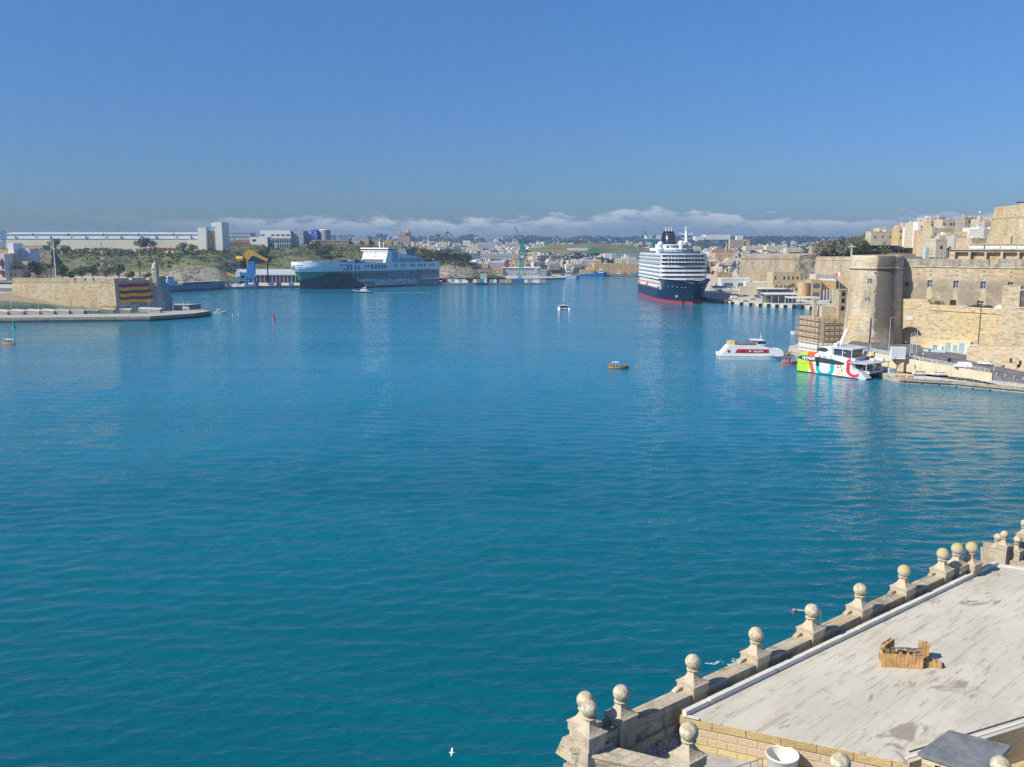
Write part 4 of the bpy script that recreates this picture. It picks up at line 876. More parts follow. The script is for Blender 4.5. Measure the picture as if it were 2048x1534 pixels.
# ---- lamp posts
def lamp_post(label,x,y,z,h,arm=1.2,rz=0,group='lamp posts on the right hand road',mat=M_lgry,double=False):
    t_=thing('street_lamp',label,'street lamp',(x,y,z),rz,group); mb=MB(); mb.tube((0,0,0),(0,0,h),.13,.07,8); mb.tube((0,0,0),(0,0,.6),.2,.2,8); mb.build('pole',mat,t_)
    for s in ((-1,1) if double else (1,)):
        mb=MB(); mb.tube((0,0,h-.1),(s*arm,0,h+.15),.05,n=6); o=mb.build('arm',mat,t_); mb=MB(); mb.box(s*arm,0,h+.08,.6,.28,.12); mb.build('lamp_head',M_whd,o)
    return t_
for px,py,h,lab in ((1741,697,10.3,'slim grey lamp post standing left of the tower stain'),(1777,706,12.5,'tall pale lamp post in front of the dark flank of the tower'),(1832,712,9.8,'lamp post in front of the road archway'),(1824,706,6.5,'short post between kiosk and archway'),(1988,741,8,'thin lamp post right of the white hatchback'),(1820,712,8,'thin mast beside the kiosk')):
    x,y,z=carat(px,py,6,0); lamp_post(lab,x,y,z,h)
x,y,z=carat(2036,748,4,0); t_=thing('road_sign','round dark road sign on a post at the right edge','sign',(x,y,z)); mb=MB(); mb.tube((0,0,0),(0,0,2.9),.06,n=6); mb.build('post',M_dgry,t_); mb=MB(); mb.tube((0,-.05,2.6),(0,.05,2.6),.55,n=14); mb.build('disc',M_blk,t_)
x,y,z=carat(1910,726,4,0); t_=thing('waste_bin','black waste bin behind the white barrier','bin',(x-1,y+2,z)); mb=MB(); mb.box(0,0,0,.7,.7,1.3); mb.build('body',M_blk,t_); mb=MB(); mb.box(0,0,1.3,.8,.8,.15); mb.build('lid',M_dgry,t_)
pc=[(1885,702,(.03,.03,.04),(.05,.05,.06),'person in black standing by the shed row'),(1894,702,(.10,.10,.12),(.03,.03,.05),'person in dark grey walking right of the person in black by the sheds'),(1950,701,(.25,.08,.06),(.05,.06,.1),'person in dark red near the ticket booth'),(1958,700,(.1,.12,.2),(.04,.04,.05),'person in navy beside the ticket booth'),
(1826,712,(.6,.6,.6),(.1,.12,.2),'person in white crossing by the lamp posts'),(1833,714,(.45,.1,.1),(.1,.1,.1),'person in red top right of the kiosk'),(1838,711,(.2,.3,.5),(.1,.1,.12),'person in blue top right of the kiosk'),(1846,714,(.7,.7,.68),(.4,.35,.3),'person in pale clothes near the archway road'),(1812,690,(.55,.5,.45),(.1,.1,.12),'person standing inside the archway mouth')]
for px,py,a,b_,lab in pc:
    x,y,z=carat(px,py,5,0); person(x,y,z,random.uniform(0,6),a,b_,lab)
# ---- stone shop row at right edge with green arched door
A1=Vector((160,309,0)); B1=Vector((178,277,0)); du=(B1-A1).normalized(); dn=Vector((du.y,-du.x,0)); dn=-dn if dn.x>0 else dn
sb=thing('vaulted_store','old stone quayside store with a green arched door at the right edge','building',(A1.x,A1.y,0))
L=(B1-A1).length
mb=MB(); mb.plate([(-3,1),(L,1),(L,18.4),(L-6.0,18.4),(L-9.5,17),(L-11,13.5),(L-13,12.0),(8,10.6),(-3,9.4)],tuple(A1),du,-dn,8); wbuild(mb,'wall',M_house,sb)
a=A1+du*21.5+dn*.02; zz=roadz(a.x,a.y)
mb=MB(); mb.plate(archpoly(3.9,5.2,10),(a.x,a.y,zz),du,dn,.10); dd=wbuild(mb,'arched_recess',M_blk,sb)
mb=MB(); mb.plate([(.1,.1),(1.7,.1),(1.7,3.2),(.1,4.6)],(a.x,a.y,zz),du,dn,.2); mb.plate([(-1.7,.1),(-.9,.1),(-.9,4.3),(-1.7,3.2)],(a.x,a.y,zz),du,dn,.2); wbuild(mb,'green_door',plain('green door paint',(.03,.13,.10),.6,.15),sb)
mb=MB(); mb.plate([(-2.9,0),(2.9,0),(2.9,.3),(-2.9,.3)],(a.x,a.y,zz+5.6),du,dn,1.0); wbuild(mb,'canopy',M_whd,sb)
for s,z_ in ((13,7.2),(16.2,6.8),(27.5,7.0),(29.8,9)): q=A1+du*s+dn*.02; window(sb,(q.x,q.y,z_-1.5),du,dn,.9,1.5,arch=False,cross=False)
ub=thing('shuttered_house','cream house with blue shutters and dark roof terrace at the right edge above the store','building',(174,303,0))
A2=Vector((175.0,311,0)); u2=Vector((.8,-.6,0)); n2=T
mb=MB(); mb.plate([(-5.5,6),(16,6),(16,23.2),(0,23.2),(0,30.5),(-5.5,30.5)],tuple(A2),u2,I,6); wbuild(mb,'wall',M_house,ub)
mb=MB(); q=A2+T*.2; mb.plate([(.3,0),(16,0),(16,5.6),(.3,5.6)],(q.x,q.y,23.4),u2,I,6); wbuild(mb,'dark_roof_wall',plain('dark brown weathered wall',(.13,.11,.10),.95,.3,.5,dirt=.4),ub)
mb=MB(); q=A2+T*.35; mb.plate([(0,0),(16,0),(16,.5),(0,.5)],(q.x,q.y,22.9),u2,I,1); mb.plate([(0,0),(16,0),(16,.4),(0,.4)],(q.x,q.y,29.1),u2,I,1); wbuild(mb,'cornice',M_house,ub)
M_shut=plain('blue shutters',(.04,.20,.32),.6,.1)
for s,z_,h_ in ((4.5,18.3,2.8),(4.5,11.5,4.5),(9,18.3,2.8),(9,12,4)):
    q=A2+u2*s+T*.03; mb=MB(); mb.plate([(-1.1,0),(1.1,0),(1.1,h_),(-1.1,h_)],(q.x,q.y,z_),u2,T,.12); o=wbuild(mb,'shutter',M_shut,ub)
    mb=MB(); mb.plate([(-1.5,0),(1.5,0),(1.5,.12),(-1.5,.12)],(q.x,q.y,z_-.15),u2,T,1.0); wbuild(mb,'balcony',M_whd,ub)
# ---- scaffolded building on the promontory
SB=Vector((121.5,371,0)); sc_b=thing('scaffolded_building','old waterside stone building wrapped in scaffolding left of the round tower','building',tuple(SB))
s1=Vector((.35,-.94,0)).normalized(); s2=Vector((.98,-.12,0)).normalized()
c0=Vector((119.5,374,0)); c1=Vector((123.5,362.5,0)); c2=Vector((137,361,0)); c3=Vector((137,374,0))
M_brk=stone('rubble masonry',(.50,.42,.30),stain=.5,dark=(.12,.09,.06),bw=.8,bh=.4,scale=.3,warmth=.3,mortar=.5,pits=.7)
mb=MB(); mb.prism([(p.x,p.y) for p in (c0,c1,c2,c3)],1.5,15.4); wbuild(mb,'block',M_brk,sc_b)
mb=MB(); mb.prism([(p.x,p.y) for p in (c0+s1*-.1,c1-s2*.15-Vector((0,.2,0)),c1+s2*6-Vector((0,.2,0)),c3)],1.6,5.2); wbuild(mb,'white_base',M_wh,sc_b)
mb=MB(); mb.box(130,367,15.4,9,5,4.4); mb.box(127.7,366,15.4,2.2,2.0,3.2); wbuild(mb,'roof_room',M_house,sc_b)
mb=MB(); mb.box(123.6,368,15.4,1.5,1.5,6.8); mb.box(123.6,368,22.2,1.9,1.9,.4); mb.box(123.6,368,22.6,1.0,1.0,.8); wbuild(mb,'chimney',M_house,sc_b)
mb=MB(); mb.box(134,366,15.4,5.2,7,11.1); mb.box(134,366,26.4,5.5,7.3,.3); wbuild(mb,'ruined_wing',M_brk,sc_b)
for z_ in (18.5,21.5,24.2):
    mb=MB(); mb.box(133.0,362.45,z_,1.2,.12,1.7); wbuild(mb,'window',M_blk,sc_b)
scf=thing('scaffolding','brown tube and plank scaffolding against the promontory building','scaffolding',(123,361,1.6))
mb=MB(); pl=MB(); gd=MB()
q0=c1-Vector((0,1.6,0)); q1=c2-Vector((0,1.6,0)); k0=c0+Vector((-1.5,0,0)); k1=c1+Vector((-1.4,-1.0,0))
for (a,b_,nn,top_) in ((k0,k1,5,15.4),(q0,q1,7,15.8)):
    for i in range(nn+1):
        p=a.lerp(b_,i/nn); mb.tube((p.x,p.y,1.6),(p.x,p.y,top_+random.uniform(0,1.2)),.09,n=5)
    z_=3.6
    while z_<15.6:
        pl.beam((a.x,a.y,z_),(b_.x,b_.y,z_),.55,.09); gd.beam((a.x,a.y-.3,z_+1.0),(b_.x,b_.y-.3,z_+1.0),.08); z_+=2.3
for i in range(6): p=q0.lerp(q1,i/7); p2=q0.lerp(q1,(i+1)/7); gd.beam((p.x,p.y-.1,3.6+2.3*(i%4)),(p2.x,p2.y-.1,5.9+2.3*(i%4)),.07)
wbuild(mb,'standards',M_rust,scf); wbuild(pl,'planks',plain('scaffold planks',(.45,.36,.27),.9,.2,1),scf); wbuild(gd,'guard_rails',M_rust,scf)
# silver tubes at the top
scf2=thing('scaffolding','silver steel shoring tubes standing behind the ruined wing','scaffolding',(128,380,8)); mb=MB()
for i in range(6): mb.tube((133+i*1.35,385+i*.2,8),(133+i*1.35,385+i*.2,25.5+.4*(i%2)),.28,n=6)
wbuild(mb,'tubes',M_lgry,scf2); mb=MB()
for z_ in (12,18,23): mb.beam((132.6,385,z_),(140.5,386,z_),.3)
wbuild(mb,'walings',M_lgry,scf2)
# rocks at the tip and pontoon
rk=thing('shore_rocks','dark tide line boulders at the tip of the promontory','rocks',(114,368,0)); mb=MB(); random.seed(11)
for i in range(46):
    a=random.uniform(0,1); p=Vector((111.5,372,0)).lerp(Vector((121,349,0)),a); s=random.uniform(.4,1.4); mb.sphere((p.x+random.uniform(-1.6,1.2),p.y+random.uniform(-1,1),random.uniform(-.2,.6)),s,7,sz=.6,sx=random.uniform(.8,1.4))
wbuild(mb,'stones',M_cliff,rk)
pn=W(1600,668,0); t_=thing('pontoon','grey concrete landing pontoon beyond the scaffolded building','pontoon',(pn.x,pn.y,0),.1)
mb=MB(); mb.box(0,0,-.5,8,5,1.8); mb.box(7,2,-.5,9,6,2.6); mb.build('deck',M_conc,t_); mb=MB(); mb.box(1,-2.2,-.4,.5,.5,2.8); mb.box(3.6,-2.4,-.4,.5,.5,3.0);mb.box(2.3,-2.2,2.0,3.2,.5,.4); mb.build('fender_frame',M_rust,t_)
person(pn.x-1.5,pn.y,1.3,0,(.55,.75,.05),(.1,.12,.2),'person in a yellow high visibility jacket on the pontoon')
# mast of the flag pole
def flagpole(label,x,y,z,h,flag,rz=0):
    t_=thing('flag_pole',label,'flag pole',(x,y,z),rz); mb=MB(); mb.tube((0,0,0),(0,0,h),.12,.06,6); mb.build('pole',M_wh,t_)
    mb=MB(); 
    rows=[[(.1+i*.35,.12*math.sin(i*1.3),h-.2-j*.9-.12*i) for i in range(6)] for j in range(3)]
    mb.loft(rows,smooth=True,mfun=lambda j,i:1 if i>=3 else 0); mb.build('flag',flag,t_); return t_
a=D(1677,600,430); flagpole('white pole with a white and red flag behind the silver shoring tubes',a.x,a.y,8,24,[M_wh,M_red],2.2)
# column monument on the skyline above bastion
a=D(1703,512,640); t_=thing('stone_column','slender stone column with a ship prow top on the bastion','monument',(a.x,a.y,33)); mb=MB(); mb.box(0,0,0,1.6,1.6,2.2); mb.tube((0,0,2.2),(0,0,9.5),.75,.6,10); mb.build('shaft',M_house,t_); mb=MB(); mb.box(0,0,9.5,5.2,1.2,.5); mb.box(0,0,10,1.6,1.2,.8); mb.build('capital',M_whd,t_)
# ---- terrace building behind the wall
tb=thing('terrace_block','long low stone block with white parapet panels and open bays behind the curtain wall','building',tuple(CW0+I*12))
a=CW0+CU*15+I*10; b_=CW0+CU*80+I*10
mb=MB(); mb.wallholes(a,b_,37.5,43.0,[(2+i*5.4,6.6+i*5.4,38.3,41.8) for i in range(11)],1.6); 
mb.prism([(p.x,p.y) for p in (a+I*1.7,b_+I*1.7,b_+I*10,a+I*10)],37.5,43.0); wbuild(mb,'wall',[M_house,M_for],tb)
mb=MB(); 
mb.prism([(p.x,p.y) for p in (a+T*.6,b_+T*.6,b_+I*10,a+I*10)],42.6,43.0); a3=a+CU*6;mb.prism([(p.x,p.y) for p in (a3+T*.6+I*4,b_+T*.6+I*4,b_+I*10,a3+I*10)],44.6,45.0); wbuild(mb,'slab',M_house,tb)
for i in range(11):
    q=a3+CU*(i*5.4+2.5)+I*3.8; mb=MB(); mb.plate([(-2.5,0),(2.5,0),(2.5,1.55),(-2.5,1.55)],(q.x,q.y,43.05),CU,I,.2); wbuild(mb,'panel',M_wh if i in(0,1,2,3,6,7,8) else M_whd,tb)
# big battered bastion at the right edge
bb=thing('corner_bastion','tall battered fortress bastion rising on the skyline at the right edge','bastion',(205,395,0))
b0=Vector((209,392,0)); e1=Vector((.8,-.6,0)); 
def batt(mb,pts,z0,z1,k,mi=0):
    cx=sum(p[0] for p in pts)/len(pts);cy=sum(p[1] for p in pts)/len(pts)
    mb.prism([(p[0],p[1]) for p in pts],z0,z1,mi,[(cx+(p[0]-cx)*k,cy+(p[1]-cy)*k) for p in pts])
base=[(215.5,392),(262,357),(300,380),(266,444),(222,429)]
mb=MB(); batt(mb,base,38,56.2,.93); wbuild(mb,'face',M_bas,bb)
cx=sum(p[0] for p in base)/5;cy=sum(p[1] for p in base)/5; up=[(cx+(p[0]-cx)*.935,cy+(p[1]-cy)*.935) for p in base]
mb=MB(); mb.prism(up,56.2,56.7); wbuild(mb,'cordon',M_bas,bb)
up=[(cx+(p[0]-cx)*.928,cy+(p[1]-cy)*.928) for p in base]
mb=MB(); batt(mb,up,56.7,61.6,.985); wbuild(mb,'parapet',M_bas,bb)
a=D(2014,490,384); kk=MB(); kk.box(a.x,a.y,43,3.2,4,5.0,-.64); wbuild(kk,'gatehouse',M_house,bb)
cn=D(2042,412,400); t_=thing('cannon','small black saluting cannon on the top of the corner bastion','cannon',(cn.x,cn.y,61.5)); mb=MB(); mb.tube((-2.2,0,1.3),(1.4,0,1.1),.18,.32,8); mb.build('barrel',M_blk,t_); mb=MB(); mb.box(1.2,0,0,2.6,1.6,.9); mb.build('carriage',M_whd,t_)
# ---- Floriana bastions and wharf buildings
def bastion(label,pts,z0,z1,k,ztop,mat=M_bas,name='bastion'):
    cx=sum(p[0] for p in pts)/len(pts);cy=sum(p[1] for p in pts)/len(pts); t_=thing(name,label,'bastion',(cx,cy,0)); mb=MB(); batt(mb,pts,z0,z1,k); wbuild(mb,'scarp',mat,t_)
    up=[(cx+(p[0]-cx)*(k+.006),cy+(p[1]-cy)*(k+.006)) for p in pts]; mb=MB(); mb.prism(up,z1,z1+.5); wbuild(mb,'cordon',mat,t_)
    up=[(cx+(p[0]-cx)*(k-.01),cy+(p[1]-cy)*(k-.01)) for p in pts]; mb=MB(); mb.prism(up,z1+.5,ztop); wbuild(mb,'parapet',mat,t_); return t_
M_bf=stone('far bastion stone',(.60,.52,.38),stain=.6,dark=(.19,.165,.125),bw=2.5,bh=1.2,scale=.045,warmth=.25,pits=.7,thr=.45)
def X(px,d): return (px-1024)/F*d
bastion('broad sunlit bastion with a sharp left corner behind the cruise terminal',[(X(1474,850),850),(X(1597,838),838),(X(1640,1000),1000),(X(1500,1000),1000)],2,31.0,.965,34.2,M_bf)
bastion('nearer bastion beneath the dark trees left of the round tower',[(X(1622,735),735),(X(1900,690),690),(X(1900,800),800),(X(1640,800),800)],2,31.5,.975,34.5,M_bf)
mb=MB(); hill('cliff',[[(1588,585,832),(1640,580,760)],[(1588,550,842),(1640,550,765)],[(1588,520,850),(1640,518,772)],[(1588,512,870),(1640,510,800)]],M_cliff,24,4,2.5,.08)
poly_land('wharf_bank',[(X(1495,850),850),(X(1560,780),780),(X(1640,735),735),(X(1760,720),720),(X(1760,900),900),(X(1500,900),900)],2,9,[M_low,M_low])
def bldg(label,px0,px1,d,z0,z1,depth,mat,wins=None,name='building',cat='building',rz=0,roof=None,wm=M_gl,group=None,ov=.0,wh=1.6,ww=1.0,roofz=.4,ledge=True):
    """simple building facing the harbour; wins=(columns, rows) of real window children sharing one mesh"""
    x0,x1=X(px0,d),X(px1,d); L=x1-x0
    t_=thing(name,label,cat,((x0+x1)/2,d,z0),rz,group); h=z1-z0
    ex=3.5 if group=='houses of the ridge town' else 0; mb=MB(); mb.box(0,depth/2,-ex,L,depth,h+ex); mb.build('wall',mat,t_)
    mb=MB(); mb.box(0,depth/2,h,L+ov*2+.1,depth+ov*2+.1,roofz); 
    if ledge and roofz<=.5:
        for s in (-1,1): mb.box(s*(L/2-.15),depth/2,h+roofz,.3,depth-.7,.5)
        mb.box(0,.15,h+roofz,L,.3,.5); mb.box(0,depth-.15,h+roofz,L,.3,.5)
    mb.build('roof',roof or mat,t_)
    if wins:
        nx_,nz_=wins; wmb=MB(); wmb.box(0,0,0,ww,.16,wh); me=wmb.mesh('window',wm)
        for i in range(nx_):
            for j in range(nz_):
                if (i*7+j*3)%11==10: continue
                o=bpy.data.objects.new('window',me); sc.collection.objects.link(o); o.parent=t_; o.location=(-L/2+L*(i+.5)/nx_,-.02,h*(j+.5)/nz_-wh/2)
    return t_
M_ochre=stone('ochre stone',(.60,.43,.23),stain=.2,bw=1.2,bh=.5,scale=.1,warmth=.5,bump=.1,pits=.1)
M_asw=plain('white metal roof',(.70,.71,.70),.5,.08,.2,dirt=.2)
bldg('long cream arcaded waterfront building below the broad bastion',1543,1622,770,4,20,18,M_house,(9,2),wh=2.6,ww=1.4)
bldg('low ramp side wall building with dark parking bays under the nearer bastion',1628,1668,716,9,20,16,M_conc,(2,1),wh=2.4,ww=7,wm=M_gl)
bldg('two storey ochre terminal wing with glazed balconies',1620,1640,690,3,16.6,14,M_ochre,(1,2),wm=M_glb,wh=3.6,ww=5)
bldg('plain ochre block right of the glazed terminal wing',1641,1668,694,3,16.8,20,M_ochre,None,rz=-.2,roof=M_asw)
t_=thing('round_store','round ochre drum shaped building on the cruise wharf','building',(X(1608,690),694,2.5)); mb=MB(); mb.lathe([(4.4,0),(4.4,12.5)],0,0,24); mb.build('drum',M_ochre,t_); mb=MB(); mb.lathe([(4.6,12.5),(4.6,12.9)],0,0,24); mb.build('roof',M_conc,t_)
bldg('pale low terminal building with a blue glazed front beside the cruise ship bow',1440,1497,800,3,14,14,M_whd,(2,1),wm=M_glb,wh=4,ww=8,roof=M_asw)
bldg('small ochre building with tiled roof beside the cruise ship',1432,1462,830,4,18,14,M_ochre,(3,2))
bldg('flat roofed pale hall right of the terminal',1490,1545,790,3,11,16,M_cream,(4,1),wm=M_glb,wh=2.5,ww=4,roof=M_asw)
bldg('long white roofed shed on the cruise wharf with dark open side',1520,1580,742,3,8,10,M_dgry,None,roof=M_asw,ov=1.5)
bldg('low cream wall block in front of the shed on the cruise wharf',1478,1600,752,3,9,3,M_cream,None)
def canopy(label,px0,px1,d,z,depth,posts,mat=M_asw,name='canopy',z0=2.4,slope=.6,infill=None):
    x0,x1=X(px0,d),X(px1,d); t_=thing(name,label,'canopy',((x0+x1)/2,d,z0)); L=x1-x0; mb=MB()
    mb.add([(-L/2,0,z-z0),(L/2,0,z-z0),(L/2,depth,z-z0+slope),(-L/2,depth,z-z0+slope),(-L/2,0,z-z0+.35),(L/2,0,z-z0+.35),(L/2,depth,z-z0+slope+.35),(-L/2,depth,z-z0+slope+.35)],[(0,3,2,1),(4,5,6,7),(0,1,5,4),(1,2,6,5),(2,3,7,6),(3,0,4,7)]); mb.build('roof',mat,t_)
    for i in range(posts):
        xx=-L/2+.4+(L-.8)*i/(posts-1)
        for yy in (.4,depth-.4): mb=MB(); mb.tube((xx,yy,0),(xx,yy,z-z0+.1),.16,n=6); mb.build('post',M_lgry,t_)
    if infill: mb=MB(); mb.box(0,depth*.6,0,L*.96,.3,(z-z0)*.85); mb.build('coloured_screen',infill,t_)
    return t_
def stripes():
    m,t,b=newmat('coloured screen'); c=t.nodes.new('ShaderNodeTexCoord'); v=N(t,'ShaderNodeTexVoronoi',i_Scale=.8); t.links.new(c.outputs['Object'],v.inputs['Vector']); h=N(t,'ShaderNodeHueSaturation'); h.inputs['Saturation'].default_value=.9; h.inputs['Value'].default_value=.4; t.links.new(v.outputs['Color'],h.inputs['Color']); t.links.new(h.outputs[0],b.inputs['Base Color']); return m
canopy('wide white canopy with coloured screen on the cruise wharf',1528,1598,650,8.6,12,6,infill=stripes())
canopy('second white canopy nearer the scaffolded building',1575,1640,628,7.2,9,5)
canopy('dark blue awning roof beside the cruise ship hull',1426,1470,755,8.5,14,5,M_gry)
for i,px in enumerate((1432,1441)):
    p=D(px,585,790); t_=thing('tent','white pointed marquee beside the cruise ship, %s'%('left one' if i==0 else 'right one'),'tent',(p.x,p.y,3)); mb=MB(); mb.lathe([(4,3.4),(2.2,4.6),(.2,7.2)],0,0,8,smooth=False); mb.build('canvas',M_wh,t_); mb=MB(); [mb.tube((3.6*math.cos(a),3.6*math.sin(a),0),(3.6*math.cos(a),3.6*math.sin(a),3.5),.1,n=5) for a in (0,1.57,3.14,4.71)]; mb.build('posts',M_lgry,t_)
# wharf fenders: piers and yellow ladders
wl=[W(1446,607.2,0),W(1520,612.2,0),W(1640,619.2,0)]
kf=0
for a,b_,n in ((wl[0],wl[1],4),(wl[1],wl[2],7)):
    for i in range(n):
        p=a.lerp(b_,i/n); t_=thing('wharf_fender','black tyre fender pier on the cruise wharf edge' if kf%3 else 'wharf pier with a yellow ladder on the cruise wharf','fender',(p.x,p.y-.6,0),0,'fenders along the cruise wharf')
        mb=MB(); mb.box(0,.2,-.5,2.1,1.0,2.4); mb.build('pad',M_blk,t_); mb=MB(); mb.box(1.4,.25,.1,.6,.9,2.4); mb.build('ladder',M_yel if kf%3==0 else M_conc,t_); kf+=1
# small white boat-shaped marquee, masts and parked vehicles on the wharf
for i,(px,d,h,lab) in enumerate(((1532,668,13,'thin yellowish lamp mast on the cruise wharf'),(1478,690,9,'thin grey lamp mast near the cruise ship bow'),(1500,682,9,'thin lamp mast behind the wharf piers'),(1596,640,11,'thin lamp mast between the canopies'))):
    lamp_post(lab,X(px,d),d,2.4,h,group='lamp masts on the cruise wharf',double=True)
rnd=random.Random(8)
cols=[(P_w,'white'),(P_k,'black'),(P_s,'silver'),(P_b,'blue'),(P_g,'bronze grey'),(plain('red car paint',(.4,.03,.03),.3,.05),'red')]
for i in range(16):
    px=rnd.uniform(1450,1625); d=rnd.uniform(660,735); c=cols[rnd.choice((0,0,1,2,2,3,1,4,5))]
    vehicle('parked_car','%s car parked among others on the cruise wharf'%c[1],X(px,d),d,2.42,rnd.uniform(-.3,.3)+(math.pi if i%2 else 0),4.3,1.8,1.5,c[0],group='cars on the cruise wharf')
t_=vehicle('parked_van','white minibus parked close to the cruise ship bow',X(1468,704),704,2.42,.2,6.5,2.2,2.4,P_w,True,group='cars on the cruise wharf')
# ================================================================= SENGLEA POINT (left)
def hedge(mb,P,Rr,H,n,size,rnd,mi=0,flat=.5):
    """leaf clumps: small tilted faces spread through an ellipsoid"""
    for _ in range(n):
        while True:
            a,b,c=rnd.uniform(-1,1),rnd.uniform(-1,1),rnd.uniform(-1,1)
            q=a*a+b*b+c*c
            if q<1 and rnd.random()<.25+.75*q: break
        leafq(mb,Vector((P[0]+a*Rr,P[1]+b*Rr,P[2]+c*H)),size*rnd.uniform(.5,1.4),rnd,mi)
def leafq(mb,p,s,rnd,mi=0):
    u=Vector((rnd.gauss(0,1),rnd.gauss(0,1),rnd.gauss(0,.7))).normalized(); w=u.cross(Vector((rnd.gauss(0,1),rnd.gauss(0,1),rnd.gauss(0,1)))).normalized()
    a=u*s; b=w*s*rnd.uniform(.5,1)
    mb.add([p-a*.6-b*.5,p+a*.1-b*.6,p+a*.7+b*.1,p+a*.0+b*.7,p-a*.7+b*.3],[(0,1,2,3,4)],mi)
TREES={}
def tree_proto(key,H,Rr,mat,seed,n=520,trunk=.3,blobs=7,leaf=.55):
    """unit tree: trunk with limbs + crown of leaf clumps with gaps"""
    rnd=random.Random(seed); tr=MB(); cr=MB(); th=H*trunk
    tr.tube((0,0,-.5),(0,0,th),H*.035,H*.025,7)
    cs=[]
    for i in range(blobs):
        an=2*math.pi*i/blobs+rnd.uniform(-.4,.4); rr=Rr*rnd.uniform(.35,.7) if i else 0; z=th+(H-th)*rnd.uniform(.3,.8)
        c=(rr*math.cos(an),rr*math.sin(an),z); cs.append(c); tr.tube((0,0,th*rnd.uniform(.7,1)),c,H*.018,H*.006,5)
    for c in cs: hedge(cr,c,Rr*rnd.uniform(.38,.52),(H-th)*rnd.uniform(.24,.36),n//blobs,leaf,rnd)
    TREES[key]=(tr.mesh('trunk',M_bark),cr.mesh('crown',mat),H,Rr)
def palm_proto(key,H,seed):
    rnd=random.Random(seed); tr=MB(); tr.tube((0,0,-.5),(.1,0,H*.5),.34,.25,7); tr.tube((.1,0,H*.5),(.15,0,H),.25,.22,7); cr=MB()
    for i in range(26):
        an=rnd.uniform(0,6.28); el=rnd.uniform(-.3,1.3); L=rnd.uniform(2.2,3.0); d=Vector((math.cos(an)*math.cos(el),math.sin(an)*math.cos(el),math.sin(el))); p=Vector((.15,0,H)); w=Vector((-math.sin(an),math.cos(an),0)); prev=None
        for k in range(6):
            q=p+d*L*(k/5)+Vector((0,0,-.85*(k/5)**2*L*.6)); ww=.42*(1-abs(k/5-.4)*1.2)
            cur=(q+w*ww-Vector((0,0,.18)),q,q-w*ww-Vector((0,0,.18)))
            if prev: cr.add([prev[0],prev[1],prev[2],cur[0],cur[1],cur[2]],[(0,1,4,3),(1,2,5,4)])
            prev=cur
    TREES[key]=(tr.mesh('trunk',M_bark),cr.mesh('crown',M_palm),H,3)
tree_proto('round',9,4.6,M_leaf,1); tree_proto('wide',8,5.5,M_leaf,2,620,.3,9); tree_proto('grey',8,4.6,M_leafg,3,560,.25,8); tree_proto('bright',6,3.6,M_leafb,4,420,.2,6); tree_proto('bare',9,4.2,leafmat('bare twigs',(.19,.16,.13),(.33,.28,.23)),5,420,.35,8,.4)
palm_proto('palm',9,6)
def tree(key,x,y,z,label,s=1.0,group=None,name='tree'):
    a,b,H,r=TREES[key]; t_=thing(name,label,'palm tree' if key=='palm' else 'tree',(x,y,z),random.uniform(0,6.28),group); t_.scale=(s*random.uniform(.9,1.1),s*random.uniform(.9,1.1),s)
    for n,me in (('trunk',a),('crown',b)):
        o=bpy.data.objects.new(n,me); sc.collection.objects.link(o); o.parent=t_
    return t_
# ---- quay
M_tide=plain('dark tide mark',(.05,.048,.04),.7,.4,.6,dirt=.4,dirtcol=(.12,.11,.08))
sq=[w2(-120,647),w2(0,645.5),w2(210,643.5),w2(300,642.5),w2(385,636.5),w2(422,630.5),w2(400,626.5),w2(362,619),(-221,640),(-420,660)]
poly_land('quay_point',sq,-1.5,2.7,[M_quay,plain('pale promenade paving',(.42,.38,.32),.9,.12,.3,dirt=.2)])
# lower dark step along the water
t_=thing('quay_kerb','pale stone edge course of the left quay promenade','kerb',(sq[1][0],sq[1][1],0)); mb=MB()
for a,b_ in zip(sq[:5],sq[1:6]): mb.beam((a[0],a[1]+.8,2.85),(b_[0],b_[1]+.8,2.85),1.6,.3)
wbuild(mb,'course',M_conc,t_)
mb=MB()
for a,b_ in zip(sq[:6],sq[1:7]): mb.beam((a[0],a[1]-.05,.55),(b_[0],b_[1]-.05,.55),.25,1.3)
wbuild(mb,'tide_band',M_tide,t_)
# ---- bastion
K=Vector((-242.5,553,0)); Ap=Vector((X(335,570),570,0)); Lf=Vector((X(20,560),560,0)); Rb=Vector((X(352,610),610,0)); Bk=Vector((-330,640,0))
Kt=Vector((X(233,556),556,0)); At=Vector((X(318,576),576,0)); Lt=Vector((X(30,563),563,0)); Rt=Vector((X(335,612),612,0)); Bt=Vector((-330,638,0))
sb_=thing('senglea_bastion'.replace('senglea_',''),'pointed sandstone bastion with a red and yellow striped banner at the left shore','bastion',tuple(K))
b0=[(p.x,p.y) for p in (Lf,K,Ap,Rb,Bk)]; b1=[(p.x,p.y) for p in (Lt,Kt,At,Rt,Bt)]
mb=MB(); mb.prism(b0,1.5,21.2,0,b1); 
for i,f in enumerate(mb.f): 
    if i in(1,2): mb.m[i]=1  # banner face and far flank: shade put into the colour as greyer stone
wbuild(mb,'scarp',[M_bas,M_basg],sb_)
cxy=(sum(p[0] for p in b1)/5,sum(p[1] for p in b1)/5); sc1=lambda k:[(cxy[0]+(p[0]-cxy[0])*k,cxy[1]+(p[1]-cxy[1])*k) for p in b1]
mb=MB(); mb.prism(sc1(1.006),21.2,21.6); wbuild(mb,'cordon',M_bas,sb_)
mb=MB(); rnd=random.Random(2)
